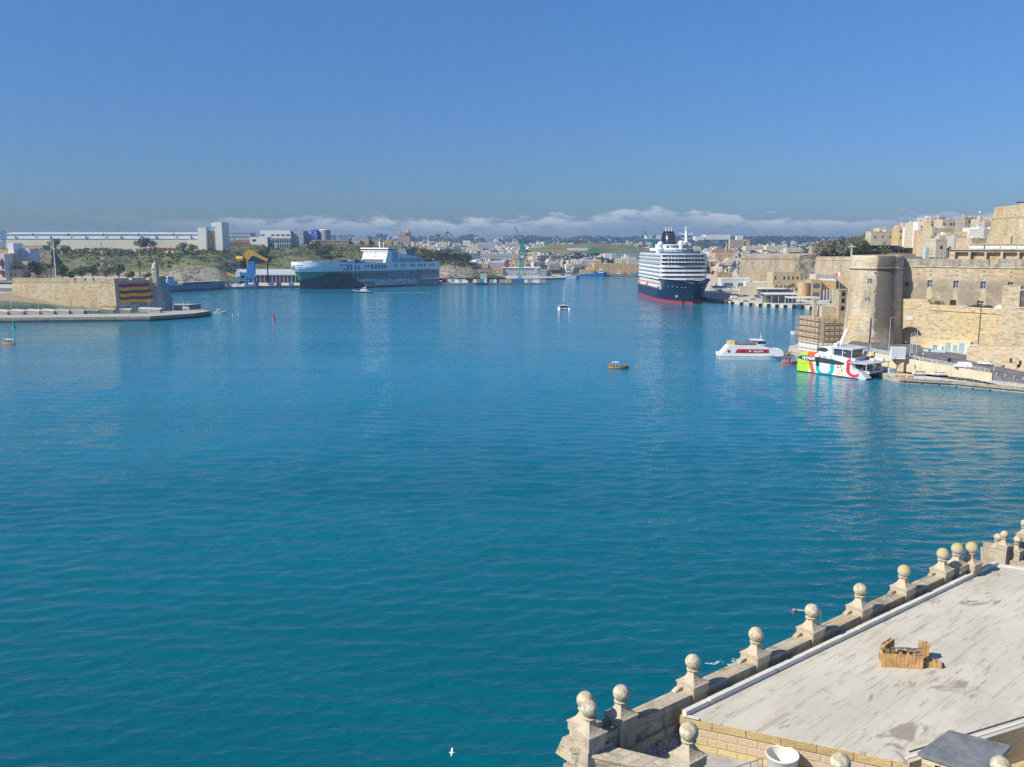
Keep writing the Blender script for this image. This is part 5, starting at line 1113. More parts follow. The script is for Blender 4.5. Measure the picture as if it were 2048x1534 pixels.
def parapet_line(mb,p,q,z0,z1,w,gaps,lo=.8):
    L=(q-p).length; u=(q-p)/L; e=[0]+[x for g in gaps for x in g]+[L]; inn=Vector((-u.y,u.x,0))
    for i in range(0,len(e),2):
        a=p+u*e[i]; b=p+u*e[i+1]; mb.prism([(v.x,v.y) for v in (a,b,b+inn*w,a+inn*w)],z0,z1)
    a=p;b=q; mb.prism([(v.x,v.y) for v in (a+inn*.1,b+inn*.1,b+inn*(w-.1),a+inn*(w-.1))],z0,z0+lo)
parapet_line(mb,Lt,Kt,21.6,23.9,2.2,[(41,43),(47.5,49.5),(53,55)]); parapet_line(mb,Kt,At,21.6,23.9,2.2,[(9,11),(20,22)]); parapet_line(mb,At,Rt,21.6,23.9,2.0,[(10,12)])
wbuild(mb,'parapet',M_bas,sb_)
mb=MB(); mb.prism(sc1(.985),21.3,22.4); o=mb.build('ground_bastion',M_conc); o['kind']='structure'
# orange weathered patch + dark damp at the corner foot
mb=MB(); q=K+(Lf-K).normalized()*10; mb.plate([(0,0),(9.5,0),(9.5,4.4),(0,4.4)],(q.x,q.y-.35,2.8),(K-Lf),(0,1,0),.5); wbuild(mb,'brick_patch',stone('orange patch',(.52,.31,.13),stain=.4,bw=.9,bh=.4,scale=.4,warmth=.3),sb_)
# lower walls on the shaded left part
lw2=thing('quay_wall','lower shaded wall left of the pointed bastion behind the green netting','wall',(X(0,555),555,2.7)); 
mb=MB(); mb.plate([(0,0),(64,0),(52,4),(40,8.0),(22,12.5),(6,13.2),(4,15.5),(0,15.5)],(X(-60,548),548,2.7),(1,.02,0),(0,1,0),12); wbuild(mb,'wall',M_bas,lw2)
# sentry box
sx=X(316,574); t_=thing('sentry_box','hexagonal stone sentry turret with a domed cap on the tip of the left bastion','turret',(sx,574,20.5))
mb=MB(); mb.lathe([(.6,-3.2),(1.5,-1.6),(2.3,0),(2.5,.6),(2.3,.9)],0,0,6,smooth=False); mb.build('corbel',M_fin,t_)
mb=MB(); mb.lathe([(2.15,.9),(2.15,8.4)],0,0,6,smooth=False); mb.build('drum',M_fin,t_)
mb=MB(); mb.lathe([(2.5,8.4),(2.6,8.9),(2.3,9.1)],0,0,6,smooth=False); mb.build('cornice',M_fin,t_)
mb=MB(); mb.lathe([(2.15,9.1),(2.0,10.4),(1.5,11.7),(.8,12.6),(.35,12.9),(.3,13.3),(.5,13.6),(.0,14.4)],0,0,18); mb.build('dome',M_fin,t_)
for an in (-1.05,-2.09,0,-3.14):
    an+=math.pi/6-.52+.52; mb=MB(); c_=(math.cos(an+.52)*1.86,math.sin(an+.52)*1.86); mb.box(c_[0],c_[1],3.9,.2,.9,2.6,an+.52); mb.build('slit_window',M_blk,t_)
# banners
def wallpt(u,z,P,Q):
    f=(z-1.5)/19.7; return P[0].lerp(P[1],f).lerp(Q[0].lerp(Q[1],f),u)
def banner(label,PP,QQ,u0,u1,z0,z1,sag):
    P=PP[0];Q=QQ[0]
    t_=thing('banner',label,'banner',(P.x,P.y,z0),0,'striped banners on the bastion'); mats=[plain('crimson cloth',(.42,.02,.05),.8,.08),plain('golden cloth',(.66,.50,.05),.8,.08)]
    n=24; rows=13; U=(Q-P); nrm=Vector((U.y,-U.x,0)).normalized()
    if nrm.y>0: nrm=-nrm
    G=[]
    for j in range(rows):
        v=j/(rows-1); r=[]
        for i in range(n+1):
            u=i/n; z=z1-(z1-z0)*v - sag*(math.sin(math.pi*u)*.5+.45*math.sin(u*9.2+v)*(1-u)) 
            p=wallpt(u0+(u1-u0)*u,z,PP,QQ); p=p+nrm*(.35+.12*math.sin(u*14)); r.append((p.x,p.y,z))
        G.append(r)
    mb=MB(); mb.loft(G,smooth=True,mfun=lambda j,i:(j//2)%2); wbuild(mb,'cloth',mats,t_); return t_
banner('wide banner of wavy crimson and yellow stripes hung on the shaded bastion face',(K,Kt),(Ap,At),.09,.80,9.3,20.6,1.4)
banner('narrow striped banner on the far flank right of the sentry turret',(Ap,At),(Rb,Rt),.12,.42,8.5,20.0,-.3)
# stone tubs along the promenade
for k,px in enumerate((-8,24,55,85,115,145,174,204,237,288)):
    d=541+.05*px+(3 if k>7 else 0); L_=7.4 if k<8 else (7.6 if k==8 else 13)
    t_=thing('stone_planter','pale sloping stone block, long one at the bastion foot' if k==9 else 'pale sloping stone block in the row along the left promenade','stone block',(X(px+13,d),d,2.7),.05,'stone blocks along the promenade')
    mb=MB(); mb.prism([(-L_/2,-2.2),(L_/2,-2.2),(L_/2,2.6),(-L_/2,2.6)],0,[2.3,1.8,2.3,2.9]); mb.build('block',M_basg,t_); mb=MB(); mb.prism([(-L_/2-.15,-2.3),(L_/2+.15,-2.3),(L_/2+.15,2.7),(-L_/2-.15,2.7)],[2.31,1.81,2.31,2.91],[2.65,2.15,2.65,3.25]); mb.build('cap',M_whd,t_)
def netmat():
    m,t,b=newmat('green netting'); b.inputs['Base Color'].default_value=(.05,.16,.11,1); setin(b,'Roughness',.8); setin(b,'Alpha',.62); return m
M_net=netmat()
for k,(a,b_,h0,h1) in enumerate(((-20,115,8.5,5.5),(115,296,5.4,.9))):
    p=Vector((X(a,546.5),546.5,2.7)); q=Vector((X(b_,549),549,2.7)); t_=thing('net_fence','green windbreak netting on thin posts, %s stretch'%('tall left' if k==0 else 'low tapering right'),'fence',tuple(p)); U=q-p; mb=MB()
    mb.add([p,q,q+Vector((0,0,h1)),p+Vector((0,0,h0))],[(0,1,2,3)]); wbuild(mb,'netting',M_net,t_); mb=MB()
    for i in range(6): mb=MB(); f=i/5; c_=p+U*f; mb.tube(c_,c_+Vector((0,0,h0+(h1-h0)*f+.4)),.09,n=5); wbuild(mb,'post',M_lgry,t_)
lamp_post('white lamp post on the promenade left of the netting gap',X(78,538),538,2.7,9.5,group='lamp posts on the left quay',mat=M_wh)
lamp_post('pale lamp post near the left edge of the netting',X(23,538),538,2.7,9.5,group='lamp posts on the left quay',mat=M_wh)
lamp_post('twin arm lamp post in front of the striped banner',X(298,545),545,2.7,7.8,1.6,group='lamp posts on the left quay',mat=M_wh,double=True)
for px,d,h,l in ((368,548,8,'bare white mast near the quay tip'),(347,558,7,'thin mast beside the parked cars on the point'),(378,556,7,'third thin mast on the quay tip')): lamp_post(l,X(px,d),d,2.7,h,.3,group='masts on the quay tip',mat=M_wh)
# tall mast and palms on the bastion
p=D(112,556,575); t_=thing('tall_mast','tall slender white lighting mast rising above the left bastion','mast',(p.x,p.y,22)); mb=MB(); mb.tube((0,0,0),(0,0,28.5),.32,.18,8); mb.build('pole',M_wh,t_); mb=MB(); mb.tube((0,0,25),(0,0,25.4),1.1,n=10); mb.tube((0,0,28.5),(0,0,29.4),.35,.1,8); mb.build('lamp_ring',M_gry,t_)
mats=[M_whd,M_red]; p=D(205,530,900); t_=thing('radio_mast','red and white lattice radio mast on the hillside','mast',(p.x,p.y,p.z-1)); mb=MB(); H_=21
for i in range(7):
    z0=i*3; r0=1.3-.1*i; r1=1.2-.1*i
    for a in (.78,2.35,3.93,5.5):
        mb.beam((r0*math.cos(a),r0*math.sin(a),z0),(r1*math.cos(a),r1*math.sin(a),z0+3),.22,mi=(i%2)); mb.beam((r0*math.cos(a),r0*math.sin(a),z0),(r1*math.cos(a+1.57),r1*math.sin(a+1.57),z0+3),.14,mi=(i%2))
mb.build('lattice',mats,t_); mb=MB(); mb.tube((0,0,20.5),(0,0,23.5),.5,.4,6); mb.build('head',M_red,t_)
random.seed(21)
for px,h,l in ((280,1.18,'lone palm left of the sentry turret'),(95,1.0,'palm beside the dark round tree, left one'),(103,1.05,'palm just left of the tall lighting mast'),(110,.95,'palm at the foot of the tall lighting mast')):
    p=D(px,556,582); tree('palm',p.x,p.y,22.2,l,h,'palms on the left bastion','palm_tree')
for px,k,s,l in ((76,'wide',1.15,'large dark round tree beside the cream houses at the left'),(126,'round',.95,'dark tree right of the tall lighting mast'),(165,'wide',.8,'leftmost of the four trees behind the bastion parapet'),(186,'round',.85,'second of the four trees behind the bastion parapet'),(212,'grey',1.0,'large greyish green tree behind the bastion parapet'),(238,'round',.95,'dark tree right of the greyish one behind the parapet'),(262,'bright',.8,'small bush tree left of the lone palm'),(142,'bright',.8,'low bright bush between the dark trees on the bastion'),(56,'bright',.6,'small shrub below the big dark tree'),(295,'bright',.7,'low shrub left of the sentry turret')):
    p=D(px,556,590); tree(k,p.x,p.y,21.6,l,s*1.2,'trees on the left bastion')
# cars on the point
for px,py,c,l in ((316,622,P_k,'black car parked at the foot of the left bastion tip'),(330,622,P_b,'bright blue car on the left point'),(356,621,P_k,'dark car standing alone near the quay tip'),(372,620,P_w,'white van near the quay tip')):
    p=W(px,py,2.7); vehicle('parked_van' if 'van' in l else 'parked_car',l,p.x,p.y,2.72,random.uniform(-.2,.4),4.6,1.9,2.2 if 'van' in l else 1.5,c,'van' in l,'cars on the left point')
person(X(338,566),566,2.72,0,(.05,.07,.15),(.03,.03,.04),'person in dark blue beside the blue car on the left point'); person(X(341,565),565,2.72,2,(.04,.04,.05),(.05,.05,.05),'person in black beside the blue car on the left point')
# town at the left edge
def hs(label,px0,px1,d,yt,yb,mat,wins,dep=14,**k):
    z1=D(px0,yt,d).z; z0=D(px0,yb,d).z; return bldg(label,px0,px1,d,z0,z1,dep,mat,wins,**k)
M_wb=plain('pale blue white wall',(.55,.60,.66),.8,.05,.2,dirt=.1)
hs('tall white and blue rendered house on the left headland',27,38,600,489,528,M_wh,(1,1),12,group='houses on the left headland')
hs('blank pale blue side wall house next to the tall white house',38,70,606,500,530,M_wb,None,12,group='houses on the left headland')
hs('low cream house with small dark windows under the tall white house',22,64,585,526,546,M_house,(4,1),10,group='houses on the left headland')
hs('ochre house with square windows at the left edge, upper one',-12,27,610,503,530,M_ochre,(3,1),12,group='houses on the left headland')
hs('cream house with roof terrace at the left edge, middle one',-12,26,590,510,545,M_house,(3,2),12,group='houses on the left headland')
o=hs('grey house with a red enclosed balcony at the left edge, lowest one',-10,18,575,511,560,M_whd,(3,3),10,group='houses on the left headland')
mb=MB(); mb.box(2.6,-.6,9.0,2.2,1.4,3.4); mb.box(2.6,-.6,3.5,2.0,1.0,2.6); mb.build('enclosed_balcony',plain('dark red balcony',(.22,.03,.03),.6,.1),o)
hs('shaded low stone house right of the red balcony house',18,50,580,541,558,M_house,(4,1),10,group='houses on the left headland')
hs('square white house with flat roof far left on the ridge',-10,13,860,463,478,M_wh,(2,1),12,group='houses on the left headland')
hs('long ochre terrace house on the slope above the white house',48,96,720,493,503,M_ochre,(6,1),12,group='houses on the left headland')
hill('cliff_left',[[(-60,560,650),(60,560,650),(135,560,650)],[(-60,520,655),(60,528,655),(120,545,655),(135,558,660)],[(-60,500,690),(60,500,690),(100,505,690),(130,540,690)],[(-60,498,760),(100,500,760),(130,530,760)]],M_cliff,24,4,2.0,.06)
# ================================================================= SHIPS AND BOATS
def hull(mb,L,B,zd,fine=.25,stern=.9,rake=3.0,flare=.75,rows=6,n=22,zb=-1.0,sheer=1.5,mfun=None,full=2.2,y0=0.0,sfull=.12):
    """lofted hull, stern at -x, bow at +x; zd deck height amidships"""
    rings=[]
    for k in range(n+1):
        t=k/n; t=1-(1-t)**1.35 if True else t
        b_=B/2*(stern+(1-stern)*min(1,t/sfull)**.6) if t<sfull else B/2
        tb=max(0,(t-(1-fine))/fine)
        bd=b_*(1-tb**full)**.75 if tb<1 else 0
        bw=b_*(1-tb**(full*.55))**1.15*(1 if t>0 else 1) if tb<1 else 0
        bw=bw*flare+bd*(1-flare) if False else bw*(1-.06)
        zt=zd+sheer*max(0,(t-.55)/.45)**2; r=[]
        for side in (1,-1):
            seq=range(rows,-1,-1) if side==1 else range(0,rows+1)
            for j in seq:
                f=j/rows; z=zb+(zt-zb)*f; y=bw+(bd-bw)*(f**1.4)
                x=-L/2+L*t+rake*max(0,f-.0)*tb**3*1.0
                r.append((x,y0+side*y,z))
        rings.append(r)
    N_=len(rings[0]); 
    mb.loft(rings,smooth=True,mfun=(lambda j,i:mfun(abs((rows if i>rows else rows-1)-i) if False else (rows-1-i if i<rows else i-rows-1)) if mfun else 0))
    # deck and transom
    top=[r[0] for r in rings]+[r[-1] for r in rings[::-1]]
    mb.add(top,[tuple(range(len(top)-1,-1,-1))],0); mb.add(rings[0],[tuple(range(N_))],0)
    return rings
def text_mesh(s_,size,mat,parent,name,loc,xdir,label=None,ext=.03,bold=0,shear=0,squash=None,font_w=1.0):
    c=bpy.data.curves.new('t','FONT'); c.body=s_; c.size=size; c.extrude=ext; c.shear=shear; c.offset=bold; c.align_x='LEFT'
    o=bpy.data.objects.new('t',c); sc.collection.objects.link(o); dg=bpy.context.evaluated_depsgraph_get(); dg.update(); me=bpy.data.meshes.new_from_object(o.evaluated_get(dg)); bpy.data.objects.remove(o)
    xd=Vector(xdir).normalized(); zd=Vector((0,0,1)); M=Matrix((xd*font_w,zd,xd.cross(zd))).transposed().to_4x4(); me.transform(M)
    me.materials.clear(); me.materials.append(mat); q=bpy.data.objects.new(name,me); sc.collection.objects.link(q); q.parent=parent; q.location=loc
    if label: q['label']=label
    return q
def winrow(parent,xs_,y,z,w,h,mat,name='window',dy=.3,rz=0):
    mb=MB(); mb.box(0,0,0,w,dy,h); me=mb.mesh(name,mat)
    for x in xs_: o=bpy.data.objects.new(name,me); sc.collection.objects.link(o); o.parent=parent; o.location=(x,y,z); o.rotation_euler=(0,0,rz)
M_shw=plain('ship white',(.80,.81,.82),.35,.04,.05,dirt=.06); M_shg=plain('ship grey',(.17,.215,.22),.4,.08,.05); M_navy=plain('navy hull',(.008,.016,.04),.22,.2,.03); M_boot=plain('red boot topping',(.42,.03,.045),.45,.1)
def roro_mat():
    m,t,b=newmat('ro ro hull paint'); c=t.nodes.new('ShaderNodeTexCoord'); s=t.nodes.new('ShaderNodeSeparateXYZ'); t.links.new(c.outputs['Object'],s.inputs[0]); x,y,z=s.outputs
    gt=lambda a,v:mth(t,'GREATER_THAN',a,v); lt=lambda a,v:mth(t,'LESS_THAN',a,v); mul=lambda a,b_:mth(t,'MULTIPLY',a,b_)
    n=N(t,'ShaderNodeTexNoise',i_Scale=.06,i_Detail=5.0); t.links.new(c.outputs['Object'],n.inputs['Vector'])
    base=mix(t,gt(z,17.2),(.19,.235,.24),(.80,.82,.84))
    # white bands
    band=mul(mul(gt(z,6.6),lt(z,8.6)),mth(t,'ADD',mul(gt(x,6),lt(x,42)),lt(x,-54),clamp=True)); base=mix(t,band,base,(.62,.68,.74))
    band=mul(mul(gt(z,2.0),lt(z,2.7)),lt(x,18)); base=mix(t,band,base,(.70,.74,.78))
    base=mix(t,lt(z,1.3),base,(.13,.03,.04))
    # green bow shield and dark tone below a sweeping curve on the near bow
    grn=mul(gt(x,50),lt(z,17.2)); base=mix(t,grn,base,(.008,.21,.155))
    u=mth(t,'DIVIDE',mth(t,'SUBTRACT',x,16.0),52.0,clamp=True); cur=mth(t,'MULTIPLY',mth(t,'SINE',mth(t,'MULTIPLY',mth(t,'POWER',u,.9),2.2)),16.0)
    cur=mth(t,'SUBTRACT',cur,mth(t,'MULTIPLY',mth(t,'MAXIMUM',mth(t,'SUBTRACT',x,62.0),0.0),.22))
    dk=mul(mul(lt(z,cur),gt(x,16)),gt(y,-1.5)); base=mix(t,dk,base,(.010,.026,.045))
    base=mix(t,mth(t,'MULTIPLY',n.outputs[0],.15),base,(.2,.18,.15)); t.links.new(base,b.inputs['Base Color']); setin(b,'Roughness',.35); return m
def roro():
    rz=math.atan2(-.69,-.727); S=thing('cargo_ferry','huge white, grey and green roll on cargo ship moored at the left quay','ship',(-153.6,960.6,0),rz)
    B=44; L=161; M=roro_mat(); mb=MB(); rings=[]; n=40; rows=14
    for k in range(n+1):
        t=k/n; t=1-(1-t)**1.8; tb=max(0,(t-.865)/.135); tw=max(0,(t-.62)/.38); r=[]
        zt=25.4+1.6*min(1,max(0,(t-.72)/.06))
        bd=B/2*(1-tb**2.1)**.5; bw=B/2*(1-tw**1.7)**1.0
        for side in (1,-1):
            for j in (range(rows,-1,-1) if side==1 else range(rows+1)):
                f=j/rows; z=-1+(zt+1)*f; g=min(1,f/.78)**2.0; y=bw+(bd-bw)*g; x=-L/2+L*t+7.0*g*tb**2; r.append((x,side*y,z))
        rings.append(r)
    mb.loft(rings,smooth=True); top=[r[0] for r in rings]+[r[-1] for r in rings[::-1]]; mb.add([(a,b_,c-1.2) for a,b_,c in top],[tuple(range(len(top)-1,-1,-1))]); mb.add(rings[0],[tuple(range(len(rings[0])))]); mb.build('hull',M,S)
    y=B/2+.06
    text_mesh('GRIMALDI HYBRID RoRo',7.0,plain('pale lettering',(.80,.84,.86),.5,.03),S,'lettering',(6,y,3.0),(-1,0,0),bold=.24,font_w=.72,shear=.12,ext=.05)
    text_mesh('ZERO EMISSION IN PORT',2.2,M_shw,S,'lettering',(-56,y,9.6),(-1,0,0),bold=.03,font_w=.85); text_mesh('ECO EUROPA',2.3,M_dgry,S,'lettering',(47,y,22.5),(-1,0,0),bold=.05); text_mesh('PALERMO',1.6,M_dgry,S,'lettering',(44,y,18.9),(-1,0,0),bold=.05)
    # bow emblem with speed lines
    def bowpt(yy,z):   # point on the blunt bow front
        g=min(1,((z+1)/28)/.78)**2; tb=(1-min(.999,abs(yy)/(B/2))**2)**(1/2.1); return -L/2+L*(.865+.135*tb)+7*g*tb**2
    em=MB()
    for s in (-1,1):
        for k in range(3):
            z=23.6-k*1.9; pts=[(bowpt(s*yy,z)+.25,s*yy,z) for yy in (4.5,7,9.5+(.8*(2-k)))]; 
            for a,b_ in zip(pts,pts[1:]): em.beam(a,b_,.35,.35)
    em.build('bow_stripes',M_blk,S); text_mesh('G',6.2,M_blk,S,'emblem',(bowpt(0,22)+.35,-2.2,19.2),(0,1,0),shear=.35,bold=.1,ext=.2)
    winrow(S,[38,34,29,25],y,18.5,1.6,4.2,M_dgry); winrow(S,[8.5,4,0,-4,-8],y,19,2.0,4.4,M_dgry); winrow(S,[16,12.5],y,21,1.5,2.2,M_dgry); winrow(S,[-20,-22.5,-29,-31.5,-34],y,20.5,1.3,3.4,M_gry); winrow(S,[-42,-45.5,-52,-56,-60,-68,-72],y,20.8,1.8,2.6,M_dgry)
    winrow(S,[50,47,44,41.5,38,34,29,24,20,15,10.5,6,2,-2,-6,-10],y,11.3,1.3,3.9,M_navy); winrow(S,[-42],y,12,1.2,4,M_navy); winrow(S,[-52,-56,-63,-72],y,14.3,2.4,1.4,M_navy); winrow(S,[-54],y,12.4,10,.7,M_shg)
    # deckhouse
    mb=MB(); H0,H1=25.3,37.0
    pr=[(-11,-24),(-11,24),(-40,24),(-40,-24)]
    mb.add([(-8,-22,H0),(-8,22,H0),(-11.5,22,H1),(-11.5,-22,H1),(-24,-22,H0),(-24,22,H0),(-24,22,H1),(-24,-22,H1)],[(0,1,2,3),(5,4,7,6),(4,0,3,7),(1,5,6,2),(3,2,6,7)]); mb.build('deckhouse',M_shw,S)
    mb=MB(); mb.box(-16,0,37,12,50,.7); mb.box(-16,0,39.3,13,50.5,1.2); mb.build('bridge_deck',M_shw,S); mb=MB(); mb.box(-16,0,37.7,11,49,1.6); mb.build('bridge_windows',M_gl,S)
    for z_ in (34.4,31.0): winrow(S,[-10.6+ (34.4-z_)*.3]*1,0,z_,.3,1.0,M_gl); 
    mb=MB()
    for z_,xx in ((34.6,-10.9),(31.2,-9.9)):
        for yy in (-19,-14,-9,-6,-1.5,1.5,5,9,14,19): 
            o=MB(); o.box(0,0,0,.3,1.3,1.1); q=o.build('window',M_gl,S); q.location=(xx+.15,yy,z_)
    mb=MB(); mb.box(-14.6,0,25.4,13.2,36,3.2); mb.build('cargo_opening',M_dgry,S)
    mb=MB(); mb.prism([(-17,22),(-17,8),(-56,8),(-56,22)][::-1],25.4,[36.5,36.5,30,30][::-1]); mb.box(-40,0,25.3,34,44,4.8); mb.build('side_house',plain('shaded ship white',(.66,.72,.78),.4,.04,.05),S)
    mb=MB(); mb.box(-45,10,30,13,14,9.4,top=.92); mb.build('funnel',plain('funnel grey',(.13,.15,.17),.5,.1),S); mb=MB(); mb.tube((-49,16,39),(-49,16,41.5),.9,n=8); mb.tube((-45,8,39),(-45,8,41),.9,n=8); mb.build('exhaust',M_blk,S)
    text_mesh('G',4.0,M_gry,S,'emblem',(-43,17.2,33),(-1,0,0),shear=.35,bold=.1,ext=.1)
    mb=MB(); mb.tube((-57,17,29),(-57,17,43),.8,.7,8); mb.build('orange_mast',M_org,S)
    mb=MB(); mb.tube((-17,0,40),(-17,0,50.5),.5,.25,8); mb.beam((-17,-4,46),(-17,4,46),.4); mb.beam((-17,-2.5,43.5),(-17,2.5,43.5),.6); mb.tube((-20,3,40.5),(-20,3,44),.5,.5,6); mb.sphere((-20,3,45),1.1,8); mb.build('radar_mast',M_shw,S)
    for x in (-24,-32):
        mb=MB(); mb.sphere((x,20,33.0 if x==-24 else 31.8),2.0,10,sx=2.0,sz=.8); o=mb.build('lifeboat',M_red if x==-24 else M_shw,S); mb=MB(); mb.beam((x-3,20,30),(x-3,23,36),.4); mb.beam((x+3,20,30),(x+3,23,36),.4); mb.build('davit',M_shw,o)
    mb=MB(); mb.box(66,0,25.8,9,14,2.0); mb.tube((68,0,26),(68,0,31.5),.3,n=6); mb.build('winch_house',M_gry,S)
    cm=[M_navy,M_shw,M_shw,M_shw,M_navy,M_blu,M_gry]
    for i,x in enumerate((40,37,33.5,30.5,27,23.5,19)): mb=MB(); mb.box(x,17,24.4,2.6,9,4.2); mb.build('trailer',cm[i],S)
    for i,x in enumerate((-60,-64,-70,-75)): mb=MB(); mb.box(x,15,24.4,3.6,11,3.9); mb.build('trailer',[M_gry,M_navy,M_navy,M_gry][i],S)
    return S
roro()
def cruise():
    ax=Vector((.04,-.999,0)); c=Vector((136.6,681,0))-ax*65; S=thing('cruise_ship','white cruise ship with dark navy hull seen bow on at the right hand wharf','cruise ship',(c.x,c.y,0),math.atan2(ax.y,ax.x)); L=130;B=37.5
    mb=MB(); rings=[]; n=40; rows=12
    for k in range(n+1):
        t=k/n; t=1-(1-t)**1.5; tb=max(0,(t-.74)/.26); tw=max(0,(t-.62)/.38); zt=14.6+3.2*min(1,max(0,(t-.60)/.12)) ; r=[]
        bd=B/2*(1-tb**2.6)**.6; bw=(B/2-.4)*(1-tw**1.9)**1.05
        for side in (1,-1):
            for j in (range(rows,-1,-1) if side==1 else range(rows+1)):
                f=j/rows; z=-1+(zt+1)*f if j>2 else (-1,.5,1.45)[j]; g=f**1.6; r.append((-L/2+L*t+9.5*g*tb**2.2,side*(bw+(bd-bw)*g),z))
        rings.append(r)
    mb.loft(rings,smooth=True,mfun=lambda j,i:1 if (i in (10,11,13,14)) else 0); top=[r[0] for r in rings]+[r[-1] for r in rings[::-1]]; mb.add([(a,b_,c_-.8) for a,b_,c_ in top],[tuple(range(len(top)-1,-1,-1))],0); mb.add(rings[0],[tuple(range(len(rings[0])))],0); mb.build('hull',[M_navy,M_boot],S)
    def dp(xf,xb,b,cut=5,bul=2.0):
        h=b/2; return [(xb,-h),(xf-cut,-h),(xf-.5,-h+cut*.7),(xf+bul*.7,-h*.35),(xf+bul,0),(xf+bul*.7,h*.35),(xf-.5,h-cut*.7),(xf-cut,h),(xb,h)]
    # white weather deck rim over the bow
    mb=MB(); mb.prism(dp(38,-64,B-.6,4,2.5),16.8,18.2); mb.build('deck_rim',M_shw,S)
    for k in range(3):   # solid fronted cabin decks
        z=18.2+3.3*k; d=MB(); d.prism(dp(34.5-.4*k,-62,B-4.4,3.5,1.2),z,z+1.7); d.build('deck_glass',M_gl,S); d=MB(); d.prism(dp(35.5-.4*k,-63,B-.8,3.5,1.4),z+1.7,z+3.3); d.build('deck_front',M_shw,S)
    for k in range(3):
        z=28.1+3.0*k; d=MB(); d.prism(dp(33.5-1.2*k,-61,B-4.5,5,2.2),z,z+2.2); d.build('deck_glass',M_gl if k<2 else M_glb,S); d=MB(); d.prism(dp(35.5-1.2*k,-62,B-.2 if k<2 else B-1.5,5,2.6),z+2.2,z+2.95); d.build('deck_slab',M_shw,S)
        pm=MB()
        for i in range(11):
            yy=-13+26*i/10; pm.box(35.0-1.2*k+1.6*(1-(yy/15)**2)-.6,yy,z,.25,.22,2.3)
        pm.build('mullions',M_shw,S)
    for side in (-1,1):   # balcony partitions down each side
        for k in range(6):
            z=18.2+3.2*k; pm=MB()
            for i in range(24): pm.box(-58+i*3.75,side*(B/2-1.3),z,.22,2.2,2.9)
            q_=pm.build('balcony_partitions',M_shw,S); q_['kind']='stuff'; pm=MB(); pm.box(-15,side*(B/2-.35),z+.1,88,.12,1.0); pm.build('balcony_glass',M_glb,S)
    mb=MB(); mb.prism(dp(26,-58,B-6,6,2.4),37.1,38.9); mb.build('windscreen',M_glb,S); mb=MB(); mb.prism(dp(20,-50,B-14,6,2),37.1,41.2); mb.prism(dp(10,-40,B-20,4,1),41.2,44.2); mb.build('upper_house',M_shw,S)
    mb=MB(); 
    for z_ in (38.4,39.6,41.9,43): mb.prism(dp(20.2 if z_<41 else 10.2,8,(B-13.6) if z_<41 else B-19.6,6 if z_<41 else 4,2),z_,z_+.5)
    mb.build('upper_windows',M_gl,S)
    # funnel on the port aft of the mast
    rings=[]
    for z_,w_,l_,o_ in ((41,12.5,18,0),(47,12.3,17,-.8),(51,11.5,15,-1.5),(54,9.5,12,-2.2),(55,8.6,11,-2.4)): rings.append([(o_+l_/2*math.cos(a)-12,w_/2*math.sin(a)-3.2,z_) for a in [2*math.pi*i/20 for i in range(20)]])
    mb=MB(); mb.loft(rings,close=True,cap=True); mb.build('funnel',M_navy,S)
    mb=MB()
    for i in range(9): mb.box(-2.9-.12*i,-3.2,42+1.4*i,.3,10.5-.25*i,.14)
    mb.build('funnel_louvres',M_gry,S)
    for yy in (-.8,-3.2,-5.6): mb=MB(); mb.tube((-12,yy,54),(-12,yy,58.4),.75,.65,8); mb.build('exhaust',M_lgry,S)
    mb=MB(); mb.tube((-12,-3.2,56),(-12,-3.2,62),.18,n=5); mb.build('aerial',M_gry,S)
    # main mast with yards, to starboard in the picture
    mb=MB(); mb.tube((6,7.5,44),(3,7.5,56.5),1.5,.7,10); mb.beam((3.6,13,53.5),(3.6,7.5,51.8),.9,.7); mb.beam((3.6,2,53.5),(3.6,7.5,51.8),.9,.7); mb.beam((4.5,11,49),(4.5,4,49),.7,.5); mb.tube((3,7.5,56),(3,7.5,59.5),.4,.2,6); mb.beam((4.3,9.8,57.3),(4.3,5.2,57.3),.5,.4); mb.build('main_mast',M_shw,S)
    for x,yy,z_,r in ((9,-14.4,43.6,2.5),(12,1.6,44.4,2.5),(7,5.2,44.2,2.3)):
        mb=MB(); mb.sphere((0,0,0),r,16); o=mb.build('radar_dome',M_shw,S); o.location=(x,yy,z_+.6); mb=MB(); mb.tube((0,0,-r-3.8),(0,0,-r*.8),1.5,1.3,10); mb.build('dome_post',M_shw,o)
    mb=MB(); mb.box(8,-14.4,37,8,5,2.4); mb.box(8,-14.4,40.2,7,6,.4); mb.build('dome_platform',M_shw,S)
    # bow details
    mb=MB(); mb.add([(67.5,-9.5,17.4),(71.9,0,16.4),(67.5,9.5,17.4),(69.4,4.5,15.0),(70.9,0,14.6),(69.4,-4.5,15.0)],[(0,1,2,3,4,5)]); 
    st=MB(); 
    for s in (-1,1):
        yy=s*11; st.box(59.5,yy,4.6,2.2,2.0,1.6,s*.6)
    st.build('anchor',M_gry,S)
    pts=[]
    em=MB(); 
    def bow(yy,z):
        f=(z+1)/18.8; g=f**1.6; best=None
        for k in range(200):
            t=.74+.26*k/199; tb=(t-.74)/.26; tw=(t-.62)/.38; bd=B/2*(1-tb**2.6)**.6 if tb<1 else 0; bw=(B/2-.4)*(1-tw**1.9)**1.05 if tw<1 else 0; y_=bw+(bd-bw)*g
            if y_<=abs(yy): best=-L/2+L*t+9.5*g*tb**2.2; break
        return best if best is not None else L/2+9.5*g
